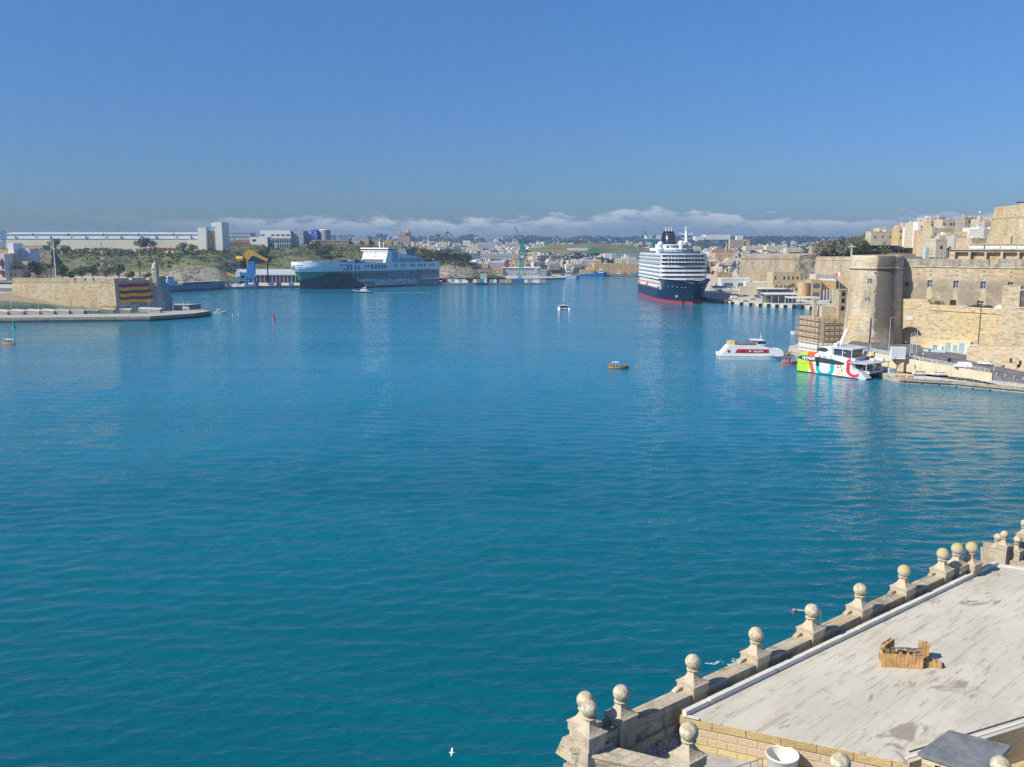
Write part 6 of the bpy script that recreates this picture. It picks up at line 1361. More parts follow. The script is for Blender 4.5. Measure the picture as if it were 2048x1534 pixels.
    for s in (-1,1):
        for a,b_ in ((1.5,4),(4,6.5),(6.5,9)):
            em.add([(bow(a,z_)+.2,s*a,z_) for z_ in (15.0+.25*(a-1.5)*1,16.9)]+[(bow(b_,z_)+.2,s*b_,z_) for z_ in (16.9,15.0+.25*(b_-1.5))],[(0,1,2,3) if s<0 else (3,2,1,0)])
    em.build('bow_emblem',plain('bronze emblem',(.42,.32,.18),.4,.05),S)
    ph=MB(); ph.sphere((0,0,0),.42,6); pme=ph.mesh('porthole',M_lgry)
    for s in (-1,1):
        for yy in (6,8,10.5,13,15): 
            o=bpy.data.objects.new('porthole',pme); sc.collection.objects.link(o); o.parent=S; o.location=(bow(yy,12.2)+.1,s*yy,12.2)
    # lifeboats on the port side (left in the picture)
    for i in range(7):
        x=26-12.2*i; mb=MB(); mb.sphere((0,0,0),1.9,10,sx=2.5,sz=.75); mb2=mb; o=mb.build('lifeboat',M_org if i in (3,6) else M_shw,S); o.location=(x,-B/2-1.4,11.6); o.rotation_euler=(0,0,math.pi)
        mb=MB(); mb.sphere((0,0,.9),1.5,8,sx=2.0,sz=.7); mb.build('canopy',M_org if i%2==0 else M_red,o); mb=MB(); mb.beam((-4,-1,3.4),(-4,.6,3.2),.4); mb.beam((4,-1,3.4),(4,.6,3.2),.4); mb.beam((-4,.5,-1.5),(-4,.5,3.4),.3); mb.beam((4,.5,-1.5),(4,.5,3.4),.3); mb.build('davit',M_shw,o)
    mb=MB(); mb.box(-12,-B/2+.6,9.0,88,1.6,6.6); mb.build('promenade_recess',M_whd,S); mb=MB(); mb.box(-12,-B/2-.28,13.4,88,.3,.4); mb.box(-12,-B/2-.28,9.2,88,.3,.5); mb.build('promenade_rail',M_dgry,S)
    mb=MB(); mb.beam((69,0,14),(44,-34,4),.12) if False else None
    return S
cruise()
M_bluegr=plain('blue grey hull',(.16,.24,.34),.5,.12,.2,dirt=.3); M_dred=plain('dark red bottom',(.20,.035,.05),.6,.15)
def coaster():
    a=W(338,584.5,0); b_=W(450,578.5,0); ax=(b_-a); L=ax.length+6; ax.normalize(); c=(a+b_)/2+Vector((-ax.y,ax.x,0))*5; S=thing('coaster','blue grey coastal cargo ship with aft bridge moored behind the left bastion','cargo ship',(c.x,c.y,0),math.atan2(ax.y,ax.x))
    mb=MB(); hull(mb,L,11,6.2,.2,.85,3,rows=6,mfun=lambda j:1 if j<2 else 0,sheer=2.6); mb.build('hull',[M_bluegr,M_dred],S)
    mb=MB(); mb.box(6,0,6.2,L*.62,8.5,1.8); mb.build('hatch_coaming',M_dgry,S); mb=MB(); mb.box(6,0,8.0,L*.60,8,.5); mb.build('hatch_cover',plain('pale hatch',(.46,.50,.52),.6,.1),S)
    pm=MB()
    for i in range(22): pm.box(-L*.28+i*L*.6/22+3,-4.5,6.2,.25,.3,1.9)
    pm.build('stanchions',M_dgry,S)
    x=-L/2+6; mb=MB(); mb.box(x,0,6.2,9,9.5,3); mb.box(x,0,9.2,8,9,2.6); mb.box(x+.5,0,11.8,6,8,2.6); mb.build('deckhouse',plain('pale blue deckhouse',(.50,.60,.66),.5,.06,.5,dirt=.2),S)
    mb=MB(); mb.box(x+.5,0,12.6,6.1,8.1,.9); mb.build('bridge_windows',M_gl,S); mb=MB(); mb.tube((x-1,0,14),(x-1,0,22),.35,.2,6); mb.beam((x-1,-3.5,18),(x-1,3.5,18),.35); mb.beam((x-3,-2,14.4),(x-3,-2,19),.3);mb.beam((x-3,2,14.4),(x-3,2,19),.3); mb.build('mast',M_yel,S)
    mb=MB(); mb.box(x-3.4,0,9.2,2.4,3,4.5); mb.build('funnel',M_blu,S); mb=MB(); mb.sphere((x+6.5,-3.5,8.8),1.1,8,sx=1.8); mb.build('lifeboat',M_yel,S); mb=MB(); mb.tube((L/2-6,0,8),(L/2-6,0,18.5),.3,.15,6); mb.build('foremast',plain('tan mast',(.45,.33,.18),.6,.1),S); mb=MB(); mb.box(L/2-5,0,7.2,5,5,1.6); mb.build('forecastle',M_lgry,S)
coaster()
M_foam=plain('foam',(.70,.78,.80),.8,.1,2.0)
def foammat():
    m,t,b=newmat('broken foam'); c=t.nodes.new('ShaderNodeTexCoord'); n=N(t,'ShaderNodeTexNoise',i_Scale=1.1,i_Detail=5.0,i_Roughness=.75); t.links.new(c.outputs['Object'],n.inputs['Vector'])
    u=t.nodes.new('ShaderNodeSeparateXYZ'); t.links.new(c.outputs['UV'],u.inputs[0])
    b.inputs['Base Color'].default_value=(.70,.78,.80,1); setin(b,'Roughness',.8)
    t.links.new(mth(t,'MULTIPLY',ramp(t,n.outputs[0],.44,.62),.85),b.inputs['Alpha']); return m
M_fm=foammat()
def wake(label,pts,w0,w1,parent=None):
    """thin sheet of broken foam lying on the water behind a boat"""
    t_=thing('wake',label,'wake',(pts[0][0],pts[0][1],0)); t_['kind']='stuff'; mb=MB(); n=len(pts)
    ring=[]
    for i,p in enumerate(pts):
        a=Vector(pts[max(0,i-1)]);b_=Vector(pts[min(n-1,i+1)]); d=(b_-a).normalized(); nn=Vector((-d.y,d.x,0)); w=w0+(w1-w0)*i/(n-1); q=Vector(p); ring.append([tuple(q+nn*w/2+Vector((0,0,.03))),tuple(q-nn*w/2+Vector((0,0,.03)))])
    mb.loft(ring,smooth=False); wbuild(mb,'foam',M_fm,t_); return t_
# --- harbour ferry (white, red band)
def ferry():
    a=W(1437,718.5,0); b_=W(1563,719.5,0); ax=b_-a; L=ax.length; ax.normalize(); c=(a+b_)/2+Vector((-ax.y,ax.x,0))*3; S=thing('harbour_ferry','white twin deck harbour ferry with a long red window band','ferry',(c.x,c.y,0),math.atan2(ax.y,ax.x))
    h=-3.6   # near hull side is -y
    for y0 in (-2.6,2.6): mb=MB(); hull(mb,L*.98,2.4,1.5,.25,.9,1.4,rows=4,y0=y0,sheer=.9,mfun=lambda j:1 if j<1 else 0); mb.build('hull',[M_lgry,M_blk],S)
    prof=[(-L*.49,1.4),(-L*.43,3.0),(-L*.36,5.1),(-L*.34,5.6),(L*.16,5.6),(L*.20,5.3),(L*.36,4.2),(L*.50,3.9),(L*.53,2.2),(L*.505,1.35),(-L*.47,1.1)]
    mb=MB(); mb.plate(prof,(0,-3.55,0),(1,0,0),(0,1,0),7.1); mb.build('cabin',M_wh,S)
    mb=MB(); mb.plate([(-L*.245,1.9+.7),(-L*.215,4.15),(L*.29,4.15),(L*.29,2.6)],(0,-3.6,0),(1,0,0),(0,1,0),.08); o=mb.build('red_band',M_red,S)
    for q in (-.12,.0,.1,.2): 
        w_=MB(); w_.plate([(-.9,0),(.9,0),(.9,1.2),(-.9,1.2)],(L*q,-3.63,2.8),(1,0,0),(0,1,0),.05); w_.build('window',plain('red tinted glass',(.30,.02,.03),.15,.05),S)
    text_mesh('mapfre',1.25,M_wh,S,'lettering',(L*.04,-3.70,3.0),(1,0,0),bold=.02,font_w=1.15); mb=MB(); [mb.tube((L*.0+dx,-3.72,3.3+dz),(L*.0+dx,-3.66,3.3+dz),.24,n=8) for dx,dz in ((0,0),(-.4,0),(-.2,.35))]; mb.build('logo',M_wh,S)
    mb=MB(); mb.beam((-L*.5,-3.75,1.45),(L*.5,-3.75,1.5),.16); mb.build('rubbing_strake',M_lgry,S); mb=MB(); mb.tube((-L*.345,-3.66,3.3),(-L*.345,-3.55,3.3),.6,n=12); mb.build('lifebuoy',M_red,S)
    mb=MB(); mb.prism([(L*.10,-2.4),(L*.235,-2.2),(L*.235,2.2),(L*.10,2.4)],5.6,7.4); mb.box(L*.12,0,7.4,L*.2,5.6,.25); mb.build('wheelhouse',M_wh,S); mb=MB(); mb.prism([(L*.11,-2.5),(L*.245,-2.3),(L*.245,2.3),(L*.11,2.5)],6.1,7.0); mb.build('bridge_windows',M_gl,S)
    mb=MB(); mb.box(-L*.29,0,5.6,L*.11,5.0,1.5,top=.8); mb.build('awning_frame',plain('amber canvas',(.60,.42,.15),.8,.1),S)
    mb=MB()
    for i in range(13): mb.beam((-L*.22+i*L*.025,-3.3,5.6),(-L*.22+i*L*.025,-3.3,6.7),.07)
    mb.beam((-L*.22,-3.3,6.7),(L*.09,-3.3,6.7),.08); mb.beam((-L*.22,-3.3,6.2),(L*.09,-3.3,6.2),.06); mb.build('rail',M_lgry,S); mb=MB(); 
    for i in range(7): mb.box(-L*.2+i*L*.045,-.2,5.6,.5,5,.9); 
    mb.build('benches',M_dgry,S)
    mb=MB(); mb.tube((L*.19,0,7.5),(L*.18,0,10.2),.12,.06,6); mb.beam((L*.185,-1,8.9),(L*.185,1,8.9),.14); mb.build('mast',M_wh,S); mb=MB(); mb.box(-L*.475,0,1.3,1.6,6.4,1.2); mb.build('stern_platform',M_wh,S)
    for i in range(6): p_=c+ax*(-L*.2+i*L*.05)+Vector((0,-1.6,0)); person(p_.x,p_.y,5.62,i,[(.1,.1,.12),(.5,.5,.5),(.1,.15,.3),(.3,.05,.05),(.6,.55,.4),(.08,.08,.08)][i],(.06,.07,.1),'passenger standing at the upper deck rail of the white ferry','passengers on the ferry')
    return S
ferry()
# --- striped catamaran
def catamaran():
    P0=Vector((116.2,298.5,0)); bow=Vector((101.2,318.3,0)); ax=(bow-P0); L=ax.length; ax.normalize(); nr=Vector((-ax.y,ax.x,0)); nr=-nr if nr.x<0 else nr  # towards starboard/right (away)
    Bm=14.5; c=P0+ax*L/2+nr*Bm/2; rz=math.atan2(ax.y,ax.x); S=thing('fast_catamaran','fast catamaran in lime, orange, teal and white moored by the cream wall','catamaran',(c.x,c.y,0),rz)
    # local: +x bow, near side is +y (left)?  sign of local y of the near side
    near=1 if Vector((-math.sin(rz),math.cos(rz),0)).dot(nr)<0 else -1
    m,t,b=newmat('catamaran livery'); tc=t.nodes.new('ShaderNodeTexCoord'); s=t.nodes.new('ShaderNodeSeparateXYZ'); t.links.new(tc.outputs['Object'],s.inputs[0]); x,y,z=s.outputs
    gt=lambda a,v:mth(t,'GREATER_THAN',a,v); lt=lambda a,v:mth(t,'LESS_THAN',a,v); mul=lambda *a:a[0] if len(a)==1 else mth(t,'MULTIPLY',a[0],mul(*a[1:]))
    H=7.9
    q=lambda f:L/2-L*f     # f measured from the bow
    fx=mth(t,'DIVIDE',mth(t,'SUBTRACT',L/2,x),L)
    col=(.80,.80,.79)
    # lime bow up to a slanting edge
    edge=mth(t,'MULTIPLY_ADD',mth(t,'SINE',mth(t,'MULTIPLY',z,.42)),.045,.20); base=mix(t,lt(fx,edge),col,(.42,.72,.03))
    # orange stem sweeping down
    oc=mth(t,'MULTIPLY_ADD',mth(t,'POWER',mth(t,'MULTIPLY',mth(t,'SUBTRACT',6.5,z),.16),2.0),.06,.235)
    orr=lt(mth(t,'ABSOLUTE',mth(t,'SUBTRACT',fx,mth(t,'ADD',oc,mth(t,'MULTIPLY',mth(t,'MAXIMUM',mth(t,'SUBTRACT',z,5.0),0.0),.008)))),mth(t,'MULTIPLY_ADD',mth(t,'MAXIMUM',mth(t,'SUBTRACT',z,4.6),0.0),.014,.034)); base=mix(t,orr,base,(.85,.13,.02))
    # teal U
    dx=mth(t,'DIVIDE',mth(t,'SUBTRACT',fx,.475),.115); zz=mth(t,'DIVIDE',mth(t,'SUBTRACT',z,2.2),2.2); rr=mth(t,'SQRT',mth(t,'ADD',mth(t,'POWER',dx,2.0),mth(t,'POWER',mth(t,'MINIMUM',zz,0.0),2.0)))
    U=mul(lt(mth(t,'ABSOLUTE',mth(t,'SUBTRACT',rr,1.0)),.27),mth(t,'MAXIMUM',gt(dx,0.0),lt(z,4.2)),lt(z,5.8)); base=mix(t,U,base,(.01,.42,.40))
    # red hook at the stern
    dx=mth(t,'DIVIDE',mth(t,'SUBTRACT',fx,.93),.095); zz=mth(t,'DIVIDE',mth(t,'SUBTRACT',z,2.6),1.7); rr=mth(t,'SQRT',mth(t,'ADD',mth(t,'POWER',dx,2.0),mth(t,'POWER',mth(t,'MINIMUM',zz,0.0),2.0)))
    U=mul(lt(mth(t,'ABSOLUTE',mth(t,'SUBTRACT',rr,1.0)),.30),mth(t,'MAXIMUM',lt(dx,0.0),lt(z,3.2)),lt(z,6.6)); base=mix(t,U,base,(.62,.03,.05))
    for cx,cz,c_ in ((.68,3.3,(.85,.22,.03)),(.72,3.5,(.85,.42,.03)),(.74,2.3,(.85,.16,.03))):
        e=lt(mth(t,'ADD',mth(t,'POWER',mth(t,'DIVIDE',mth(t,'SUBTRACT',fx,cx),.016),2.0),mth(t,'POWER',mth(t,'DIVIDE',mth(t,'SUBTRACT',z,cz),.55),2.0)),1.0); base=mix(t,e,base,c_)
    d_=mth(t,'SQRT',mth(t,'ADD',mth(t,'POWER',mth(t,'MULTIPLY',mth(t,'SUBTRACT',fx,.73),L),2.0),mth(t,'POWER',mth(t,'SUBTRACT',z,.45),2.0))); base=mix(t,lt(mth(t,'ABSOLUTE',mth(t,'SUBTRACT',d_,.85)),.27),base,(.85,.55,.03))
    st=mul(lt(mth(t,'ABSOLUTE',mth(t,'SUBTRACT',z,mth(t,'MULTIPLY_ADD',fx,.0,3.1))),.06),lt(fx,.95)); base=mix(t,st,base,(.05,.06,.07)); base=mix(t,lt(z,.35),base,(.03,.04,.04))
    t.links.new(base,b.inputs['Base Color']); setin(b,'Roughness',.3)
    # hull side slab: two demihulls + superstructure side with rounded profile
    top=[(L*.5,4.4),(L*.495,5.0),(L*.475,5.9),(L*.44,6.6),(L*.38,7.1),(L*.30,7.35),(L*.22,7.4),(-L*.02,7.1),(-L*.18,6.9),(-L*.28,6.5),(-L*.34,5.6),(-L*.375,4.5),(-L*.40,3.4),(-L*.44,2.7),(-L*.475,2.75),(-L*.49,3.4)]
    side=near
    def slab(y0,wd,mat,nm,taper=.8):
        rings=[]
        pr=[(L*.5,-.6)]+top+[(-L*.5,-.6)]
        for k in range(7):
            f=k/6; a=math.cos(math.pi*(f-.5)); rings.append([(px_-(1-a**.6)*taper*1.2*(1 if px_>L*.3 else 0),y0+(f-.5)*wd,pz-(1-a**.5)*.5*(1 if pz>3 else 0)) for px_,pz in pr])
        mb=MB(); mb.loft(rings,smooth=False,cap=True); return mb.build(nm,mat,S)
    slab(side*(Bm/2-1.6),3.2,m,'near_hull'); slab(-side*(Bm/2-1.6),3.2,m,'far_hull')
    mb=MB(); mb.plate([(L*.40,1.8),(L*.42,5.2),(L*.36,6.3),(L*.22,6.9),(-L*.28,6.4),(-L*.30,1.8)],(0,-Bm/2+2.4,0),(1,0,0),(0,1,0),Bm-4.8); mb.build('cabin',M_wh,S)
    y=side*(Bm/2+.03); ys=lambda o:side*(Bm/2+o)
    wb=[(.03,5.0),(.06,5.7),(.10,6.0),(.18,6.1),(.45,5.85),(.66,5.45),(.77,5.0),(.78,4.5),(.74,4.1),(.6,4.0),(.35,4.15),(.15,4.35),(.06,4.6)]
    mb=MB(); pts=[(L/2-L*f,zz_) for f,zz_ in wb]; mb.plate(pts if side<0 else pts,(0,ys(.03),0),(1,0,0),(0,1,0),.06); mb.build('window_band',plain('dark window band',(.045,.055,.065),.2,.1),S)
    mb=MB(); a=L/2-L*.345; mb.plate([(a-.9,2.9),(a+.2,2.9),(a+.35,5.95),(a-.75,5.95)],(0,ys(.09),0),(1,0,0),(0,1,0),.06); mb.build('side_door',M_blk,S)
    xd=(-1,0,0) if side>0 else (1,0,0)
    text_mesh('HJ.KASAR',1.5,M_wh,S,'lettering',(L/2-L*.11,ys(.14),4.75),xd,bold=.05,font_w=.8,shear=.1)
    text_mesh('GOZO',.6,M_gry,S,'lettering',(L/2-L*.42,ys(.08),6.15),xd,bold=.01); text_mesh('FAST FERRY',.4,M_gry,S,'lettering',(L/2-L*.43,ys(.08),5.7) ,xd)
    mb=MB(); mb.tube((L/2-L*.385,ys(.05),6.3),(L/2-L*.385,ys(.1),6.3),.45,n=12); mb.build('round_logo',M_gry,S)
    mb=MB(); mb.tube((L/2-L*.555,ys(-.2),6.35),(L/2-L*.555,ys(.14),6.35),.7,n=16); mb.build('round_badge',M_lgry,S)
    # wheelhouse
    w=MB(); w.loft([[(L*.20,yy,6.9),(L*.235,yy,7.8),(L*.22,yy,8.8),(L*.14,yy,9.5),(L*.02,yy,9.6),(-L*.02,yy,9.4),(-L*.02,yy,6.7)] for yy in (-4.4,-3.9,3.9,4.4)],smooth=False,cap=True); w.build('wheelhouse',M_wh,S)
    w=MB(); w.loft([[(L*.236,yy,7.7),(L*.222,yy,8.75),(L*.16,yy,9.1),(L*.09,yy,9.0),(L*.05,yy,8.3),(L*.10,yy,7.6)] for yy in (-4.5,4.5)],smooth=False,cap=True); w.build('bridge_windows',M_gl,S)
    w=MB(); w.box(-L*.17,0,9.2,L*.34,Bm*.72,.4); w.build('canopy_roof',M_lgry,S); w=MB(); w.box(-L*.13,0,6.8,L*.24,Bm*.62,2.4); w.build('upper_lounge',M_gl,S)
    w=MB()
    for xx in (-.32,-.18,-.04):
        for yy in (-Bm*.34,Bm*.34): w.beam((L*xx,yy,6.8),(L*xx,yy,9.3),.18)
    w.build('pillars',M_wh,S)
    w=MB(); w.beam((L*.0,0,9.6),(-L*.10,0,15.6),.5,.9); w.beam((-L*.10,0,15.4),(-L*.13,0,17.6),.12); w.beam((L*.0,-1.8,10.9),(L*.0,1.8,10.9),.3); w.box(L*.03,1.0,9.6,1.2,1.2,1.0); w.box(L*.03,-1.0,9.6,.9,.9,1.6); w.build('mast',M_wh,S)
    # aft decks
    w=MB(); w.box(-L*.44,0,5.1,L*.34,Bm*.98,.28); w.build('aft_canopy',M_lgry,S); w=MB(); w.box(-L*.34,0,2.6,L*.10,Bm*.80,2.6); w.build('aft_cabin',M_lgry,S)
    w=MB(); [w.box(-L*.395,yy,3.3,.2,1.1,1.2) for yy in (-4.4,-1.6,1.6,4.4)]; w.build('aft_windows',M_gl,S)
    w=MB()
    for yy in (-Bm*.46,-Bm*.16,Bm*.16,Bm*.46): w.beam((-L*.59,yy,2.6),(-L*.59,yy,5.2),.16)
    w.beam((-L*.60,-Bm*.46,3.5),(-L*.60,Bm*.46,3.5),.08); w.build('stanchions',M_wh,S)
    for yy in (-Bm/2+1.6,Bm/2-1.6):
        w=MB(); w.plate([(-L*.49,-.4),(-L*.49,2.6),(-L*.53,2.4),(-L*.60,.9),(-L*.62,.6),(-L*.62,-.4)],(0,yy-1.5,0),(1,0,0),(0,1,0),3.0); w.build('stern_steps',M_lgry,S); w=MB(); w.box(-L*.615,yy,-.3,.7,3.1,.75); w.build('stern_fender',M_blk,S)
    w=MB(); w.plate([(-L*.48,.9),(-L*.48,2.6),(-L*.58,2.6),(-L*.58,1.7)],(0,-Bm/2+3.1,0),(1,0,0),(0,1,0),Bm-6.2); w.build('aft_deck',M_lgry,S)
    for xx,yy in ((-.36,side*5.2),(-.50,-side*.6),(-.47,-side*4.6),(-.56,-side*3.6)):
        w=MB(); w.tube((-.8,0,0),(.8,0,0),.55,n=12); o=w.build('life_raft',M_wh,S); o.location=(L*xx,yy,5.95); w=MB(); [w.tube((q_,0,0),(q_+.1,0,0),.58,n=12) for q_ in (-.5,.4)]; w.build('strap',M_gry,o)
    w=MB(); w.sphere((0,0,0),.75,10,sx=2.6,sy=.9,sz=.6); o=w.build('rescue_boat',plain('tarpaulin yellow',(.50,.36,.12),.8,.15,2),S); o.location=(-L*.55,-side*2.6,3.1); o.rotation_euler=(0,0,1.4)
    w=MB(); w.sphere((0,0,0),.6,8,sx=1.8,sz=.5); o=w.build('red_dinghy',M_red,S); o.location=(-L*.55,side*1.3,3.0); o.rotation_euler=(0,0,1.4)
    w=MB(); w.sphere((0,0,0),.65,8,sz=1.1); o=w.build('fender_ball',M_wh,S); o.location=(-L*.63,-side*(Bm/2+.6),.6)
    for k_,(xx,yy) in enumerate(((-.40,side*3),(-.5,-side*6),(-.2,side*4.5))):
        p=c+ax*(L*xx)+Vector((-math.sin(rz),math.cos(rz),0))*yy; person(p.x,p.y,(2.65,2.65,6.85)[k_],k_,[(.05,.08,.2),(.5,.1,.1),(.6,.45,.4)][k_],(.05,.05,.08),['crew member in navy on the aft deck of the catamaran','person in red on the far stern of the catamaran','person in pink on the upper deck of the catamaran'][k_])
catamaran()
# second workboat moored beyond the catamaran
p=W(1788,757,0); S=thing('workboat','small grey and green workboat between the catamaran and the quay','boat',(p.x-.5,p.y+4,0),1.9); mb=MB(); hull(mb,8,3,1.3,.3,.9,.6,rows=4,mfun=lambda j:0); mb.build('hull',M_gry,S); mb=MB(); mb.box(-.5,0,1.2,2.6,2.0,1.9); mb.build('wheelhouse',M_lgry,S); mb=MB(); mb.beam((-3,0,1),(-4.8,0,5),.2); mb.beam((-3,.8,1),(-4.8,0,5),.15); mb.build('derrick',M_gry,S)
random.seed(6)
for i in range(7):
    p=W(1800+i*4.5,755.5+i*.25,1.65); t_=thing('net_pile','orange and brown heap of fishing gear on the quay behind the catamaran stern','fishing gear',(p.x,p.y+1.3+random.random(),1.65),0,'fishing gear on the quay'); mb=MB(); mb.sphere((0,0,.3),.6,8,sz=.8,sx=1.2); mb.build('heap',[M_rust,M_wood,M_org][i%3],t_); mb=MB(); mb.sphere((.5,.1,.7),.18,6); mb.build('float',M_yel,t_)
# --- open passenger boats
def luzzu(label,px0,px1,py,hullm,canm,rz_flip=False,canopy=True,stripe=M_yel,name='passenger_boat',np_=3,stern_posts=True,grp=None,canfrac=(.0,.62)):
    a=W(px0,py,0);b_=W(px1,py,0); L=(b_-a).length; c=(a+b_)/2; S=thing(name,label,'boat',(c.x,c.y,0),(math.pi if rz_flip else 0)+.08,grp)
    mb=MB(); hull(mb,L,L*.30,.75,.42,.45,.25,rows=4,mfun=lambda j:1 if j==3 else 0,sheer=.55,full=1.7,sfull=.35); mb.build('hull',[hullm,stripe],S)
    mb=MB(); mb.tube((L*.5,0,.6),(L*.53,0,1.9),.09,.06,6); mb.tube((-L*.48,0,.6),(-L*.51,0,1.5),.08,.05,6); mb.build('stem_posts',M_wood,S)
    if canopy:
        x0=-L*.5+L*canfrac[0]+L*.05; x1=-L*.5+L*canfrac[1]; w=L*.24; mb=MB(); mb.loft([[(x0,-w/2,2.35),(x0,-w/4,2.5),(x0,w/4,2.5),(x0,w/2,2.35)],[(x1,-w/2,2.4),(x1,-w/4,2.55),(x1,w/4,2.55),(x1,w/2,2.4)]],smooth=False); mb.v+=[]; n0=len(mb.f)
        mb.loft([[(x0,-w/2,2.25),(x0,w/2,2.25)],[(x1,-w/2,2.3),(x1,w/2,2.3)]],smooth=False); mb.box((x0+x1)/2,-w/2,2.2,x1-x0,.06,.2); mb.box((x0+x1)/2,w/2,2.2,x1-x0,.06,.2); mb.build('canopy',canm,S)
        for xx in (x0+.1,(x0+x1)/2,x1-.1):
            for yy in (-w/2,w/2): mb=MB(); mb.tube((xx,yy,.6),(xx,yy,2.3),.04,n=5); mb.build('canopy_pole',M_wh,S)
    mb=MB(); [mb.box(-L*.25+i*L*.16,0,.5,.3,L*.2,.25) for i in range(4)]; mb.build('benches',M_wood,S)
    return S,c,L
S,c,L=luzzu('red and orange open boat with white canopy off the cruise wharf',1216,1257,737,plain('brown red hull',(.28,.05,.03),.5,.15),M_whd,canfrac=(.12,.5))
mb=MB(); mb.box(-L*.36,0,.7,.8,1.0,1.2); mb.build('orange_box',M_org,S)
person(c.x-L*.32,c.y,.75,1,(.7,.2,.1),(.1,.1,.12),'boatman in orange standing at the stern of the red open boat'); 
S,c,L=luzzu('red passenger boat with a red canopy beside the white ferry bow',1563,1593,728,M_org,M_red,canfrac=(.05,.66),stripe=M_red)
person(c.x,c.y,.75,0,(.1,.05,.05),(.05,.05,.08),'dark clothed boatman under the red canopy')
S,c,L=luzzu('small orange passenger boat with white canopy near the left edge',6,30,689,M_org,M_wh,True,canfrac=(.05,.75))
for i,cl in enumerate(((.1,.1,.3),(.4,.1,.1),(.1,.1,.1))): person(c.x-1.2+i*1.1,c.y,.5,i,cl,(.05,.05,.07),'passenger seated under the white canopy of the small orange boat','passengers in the small orange boat')
a=W(32,689,0); b_=W(250,699,0); wake('thin white wake trailing right of the small orange boat',[a.lerp(b_,i/16) for i in range(5)],.8,.9)
# red floating buoy near the luzzu
def yacht():
    a=W(428,628,0);b_=W(452,626.5,0); L=7.8; c=(a+b_)/2; S=thing('motor_yacht','small white motor cruiser with radar arch lying off the left point','motor boat',(c.x,c.y,0),.25)
    mb=MB(); hull(mb,L,2.8,1.1,.45,.92,.8,rows=4,sheer=.7); mb.build('hull',M_wh,S); mb=MB(); mb.loft([[(x,-w_,1.2),(x,-w_*.8,z_),(x,w_*.8,z_),(x,w_,1.2)] for x,w_,z_ in ((-2.2,1.1,2.3),(-.2,1.15,2.5),(1.2,.9,1.9),(2.4,.3,1.3))],smooth=False,cap=True); mb.build('cabin',M_wh,S)
    mb=MB(); mb.loft([[(x,-w_,1.7),(x,-w_*.8,z_),(x,w_*.8,z_),(x,w_,1.7)] for x,w_,z_ in ((-1.8,1.13,2.15),(-.2,1.18,2.2),(.9,1.0,1.95))],smooth=False,cap=True); mb.build('windows',M_gl,S)
    mb=MB(); mb.box(-.8,0,2.45,2.2,1.9,.5,top=.8); mb.beam((-2.0,-1,2.4),(-2.3,-1,4.0),.12); mb.beam((-2.0,1,2.4),(-2.3,1,4.0),.12); mb.beam((-2.3,-1,4.0),(-2.3,1,4.0),.14); mb.build('fly_bridge',M_wh,S)
yacht()
def pilot():
    a=W(708,585.5,0);b_=W(743,585.5,0); L=(b_-a).length; c=(a+b_)/2; S=thing('pilot_boat','dark hulled pilot boat with white cabin crossing in front of the cargo ship','pilot boat',(c.x,c.y,0),math.pi)
    mb=MB(); hull(mb,L,4.6,1.7,.35,.92,1.2,rows=4,sheer=1.2,mfun=lambda j:1 if j==3 else 0); mb.build('hull',[M_navy,M_lgry],S); mb=MB(); mb.box(-1,0,1.7,6.5,3.4,1.5); mb.box(-1.6,0,3.2,4.4,3.0,1.6,top=.85); mb.build('cabin',M_wh,S); mb=MB(); mb.box(-1.6,0,3.7,4.2,3.05,.7); mb.build('windows',M_gl,S); mb=MB(); mb.tube((-2.5,0,4.8),(-2.6,0,7.4),.12,n=6); mb.beam((-3.4,0,4.8),(-3.4,0,6.6),.1); mb.beam((-2.5,-1,6),(-2.5,1,6),.12); mb.build('mast',M_wh,S)
    a=W(742,585.6,0); b_=W(860,585.6,0); wake('long white wake behind the pilot boat',[a.lerp(b_,i/6) for i in range(7)],3.0,5.5); a=W(706,587,0); b_=W(738,587,0); wake('bow wave foam along the pilot boat',[a.lerp(b_,i/3) for i in range(4)],1.8,1.2)
pilot()
def sailcat():
    p=W(1128,620,0); S=thing('sailing_catamaran','sailing catamaran with bare mast seen from astern in mid harbour','catamaran',(p.x,p.y+5,0),math.pi/2)
    for y0 in (-3.4,3.4): mb=MB(); hull(mb,12,1.5,1.35,.4,.85,.6,rows=4,y0=y0,sheer=.3); mb.build('hull',M_wh,S); mb=MB(); mb.plate([(-5.9,-.3),(-5.9,1.3),(-7.0,.5),(-7.3,.1),(-7.3,-.3)],(0,y0-.6,0),(1,0,0),(0,1,0),1.2); mb.build('stern_steps',M_wh,S)
    mb=MB(); mb.box(-.5,0,.9,9,6.2,.7); mb.build('bridge_deck',M_wh,S); mb=MB(); mb.prism([(-4,-2.6),(2.6,-2.0),(2.6,2.0),(-4,2.6)],1.6,2.9); mb.build('saloon',M_gl,S); mb=MB(); mb.box(-1.5,0,2.9,6.6,6.0,.25); mb.box(-4.5,0,2.9,2.5,6.4,.18); mb.build('hard_top',M_lgry,S)
    mb=MB(); mb.tube((1,0,3),(1,0,16.3),.16,.1,8); mb.build('mast',M_wh,S); mb=MB(); mb.beam((1,0,4.4),(-4.6,0,4.6),.45,.5); mb.build('boom',M_navy,S); mb=MB(); mb.beam((1,-1.4,10.5),(1,1.4,10.5),.08); [mb.beam((1,s_*3.6,1.3),(1,s_*.1,15.6),.035) for s_ in (-1,1)]; mb.beam((6,0,1),(1,0,16),.035); mb.build('rigging',M_gry,S)
    for s_ in (-1,1): mb=MB(); mb.box(-4.8,s_*2.9,1.6,.12,.12,1.3); mb.box(-5.2,s_*2.2,.95,1.2,1.2,.7); mb.build('davit',M_gry,S)
sailcat()
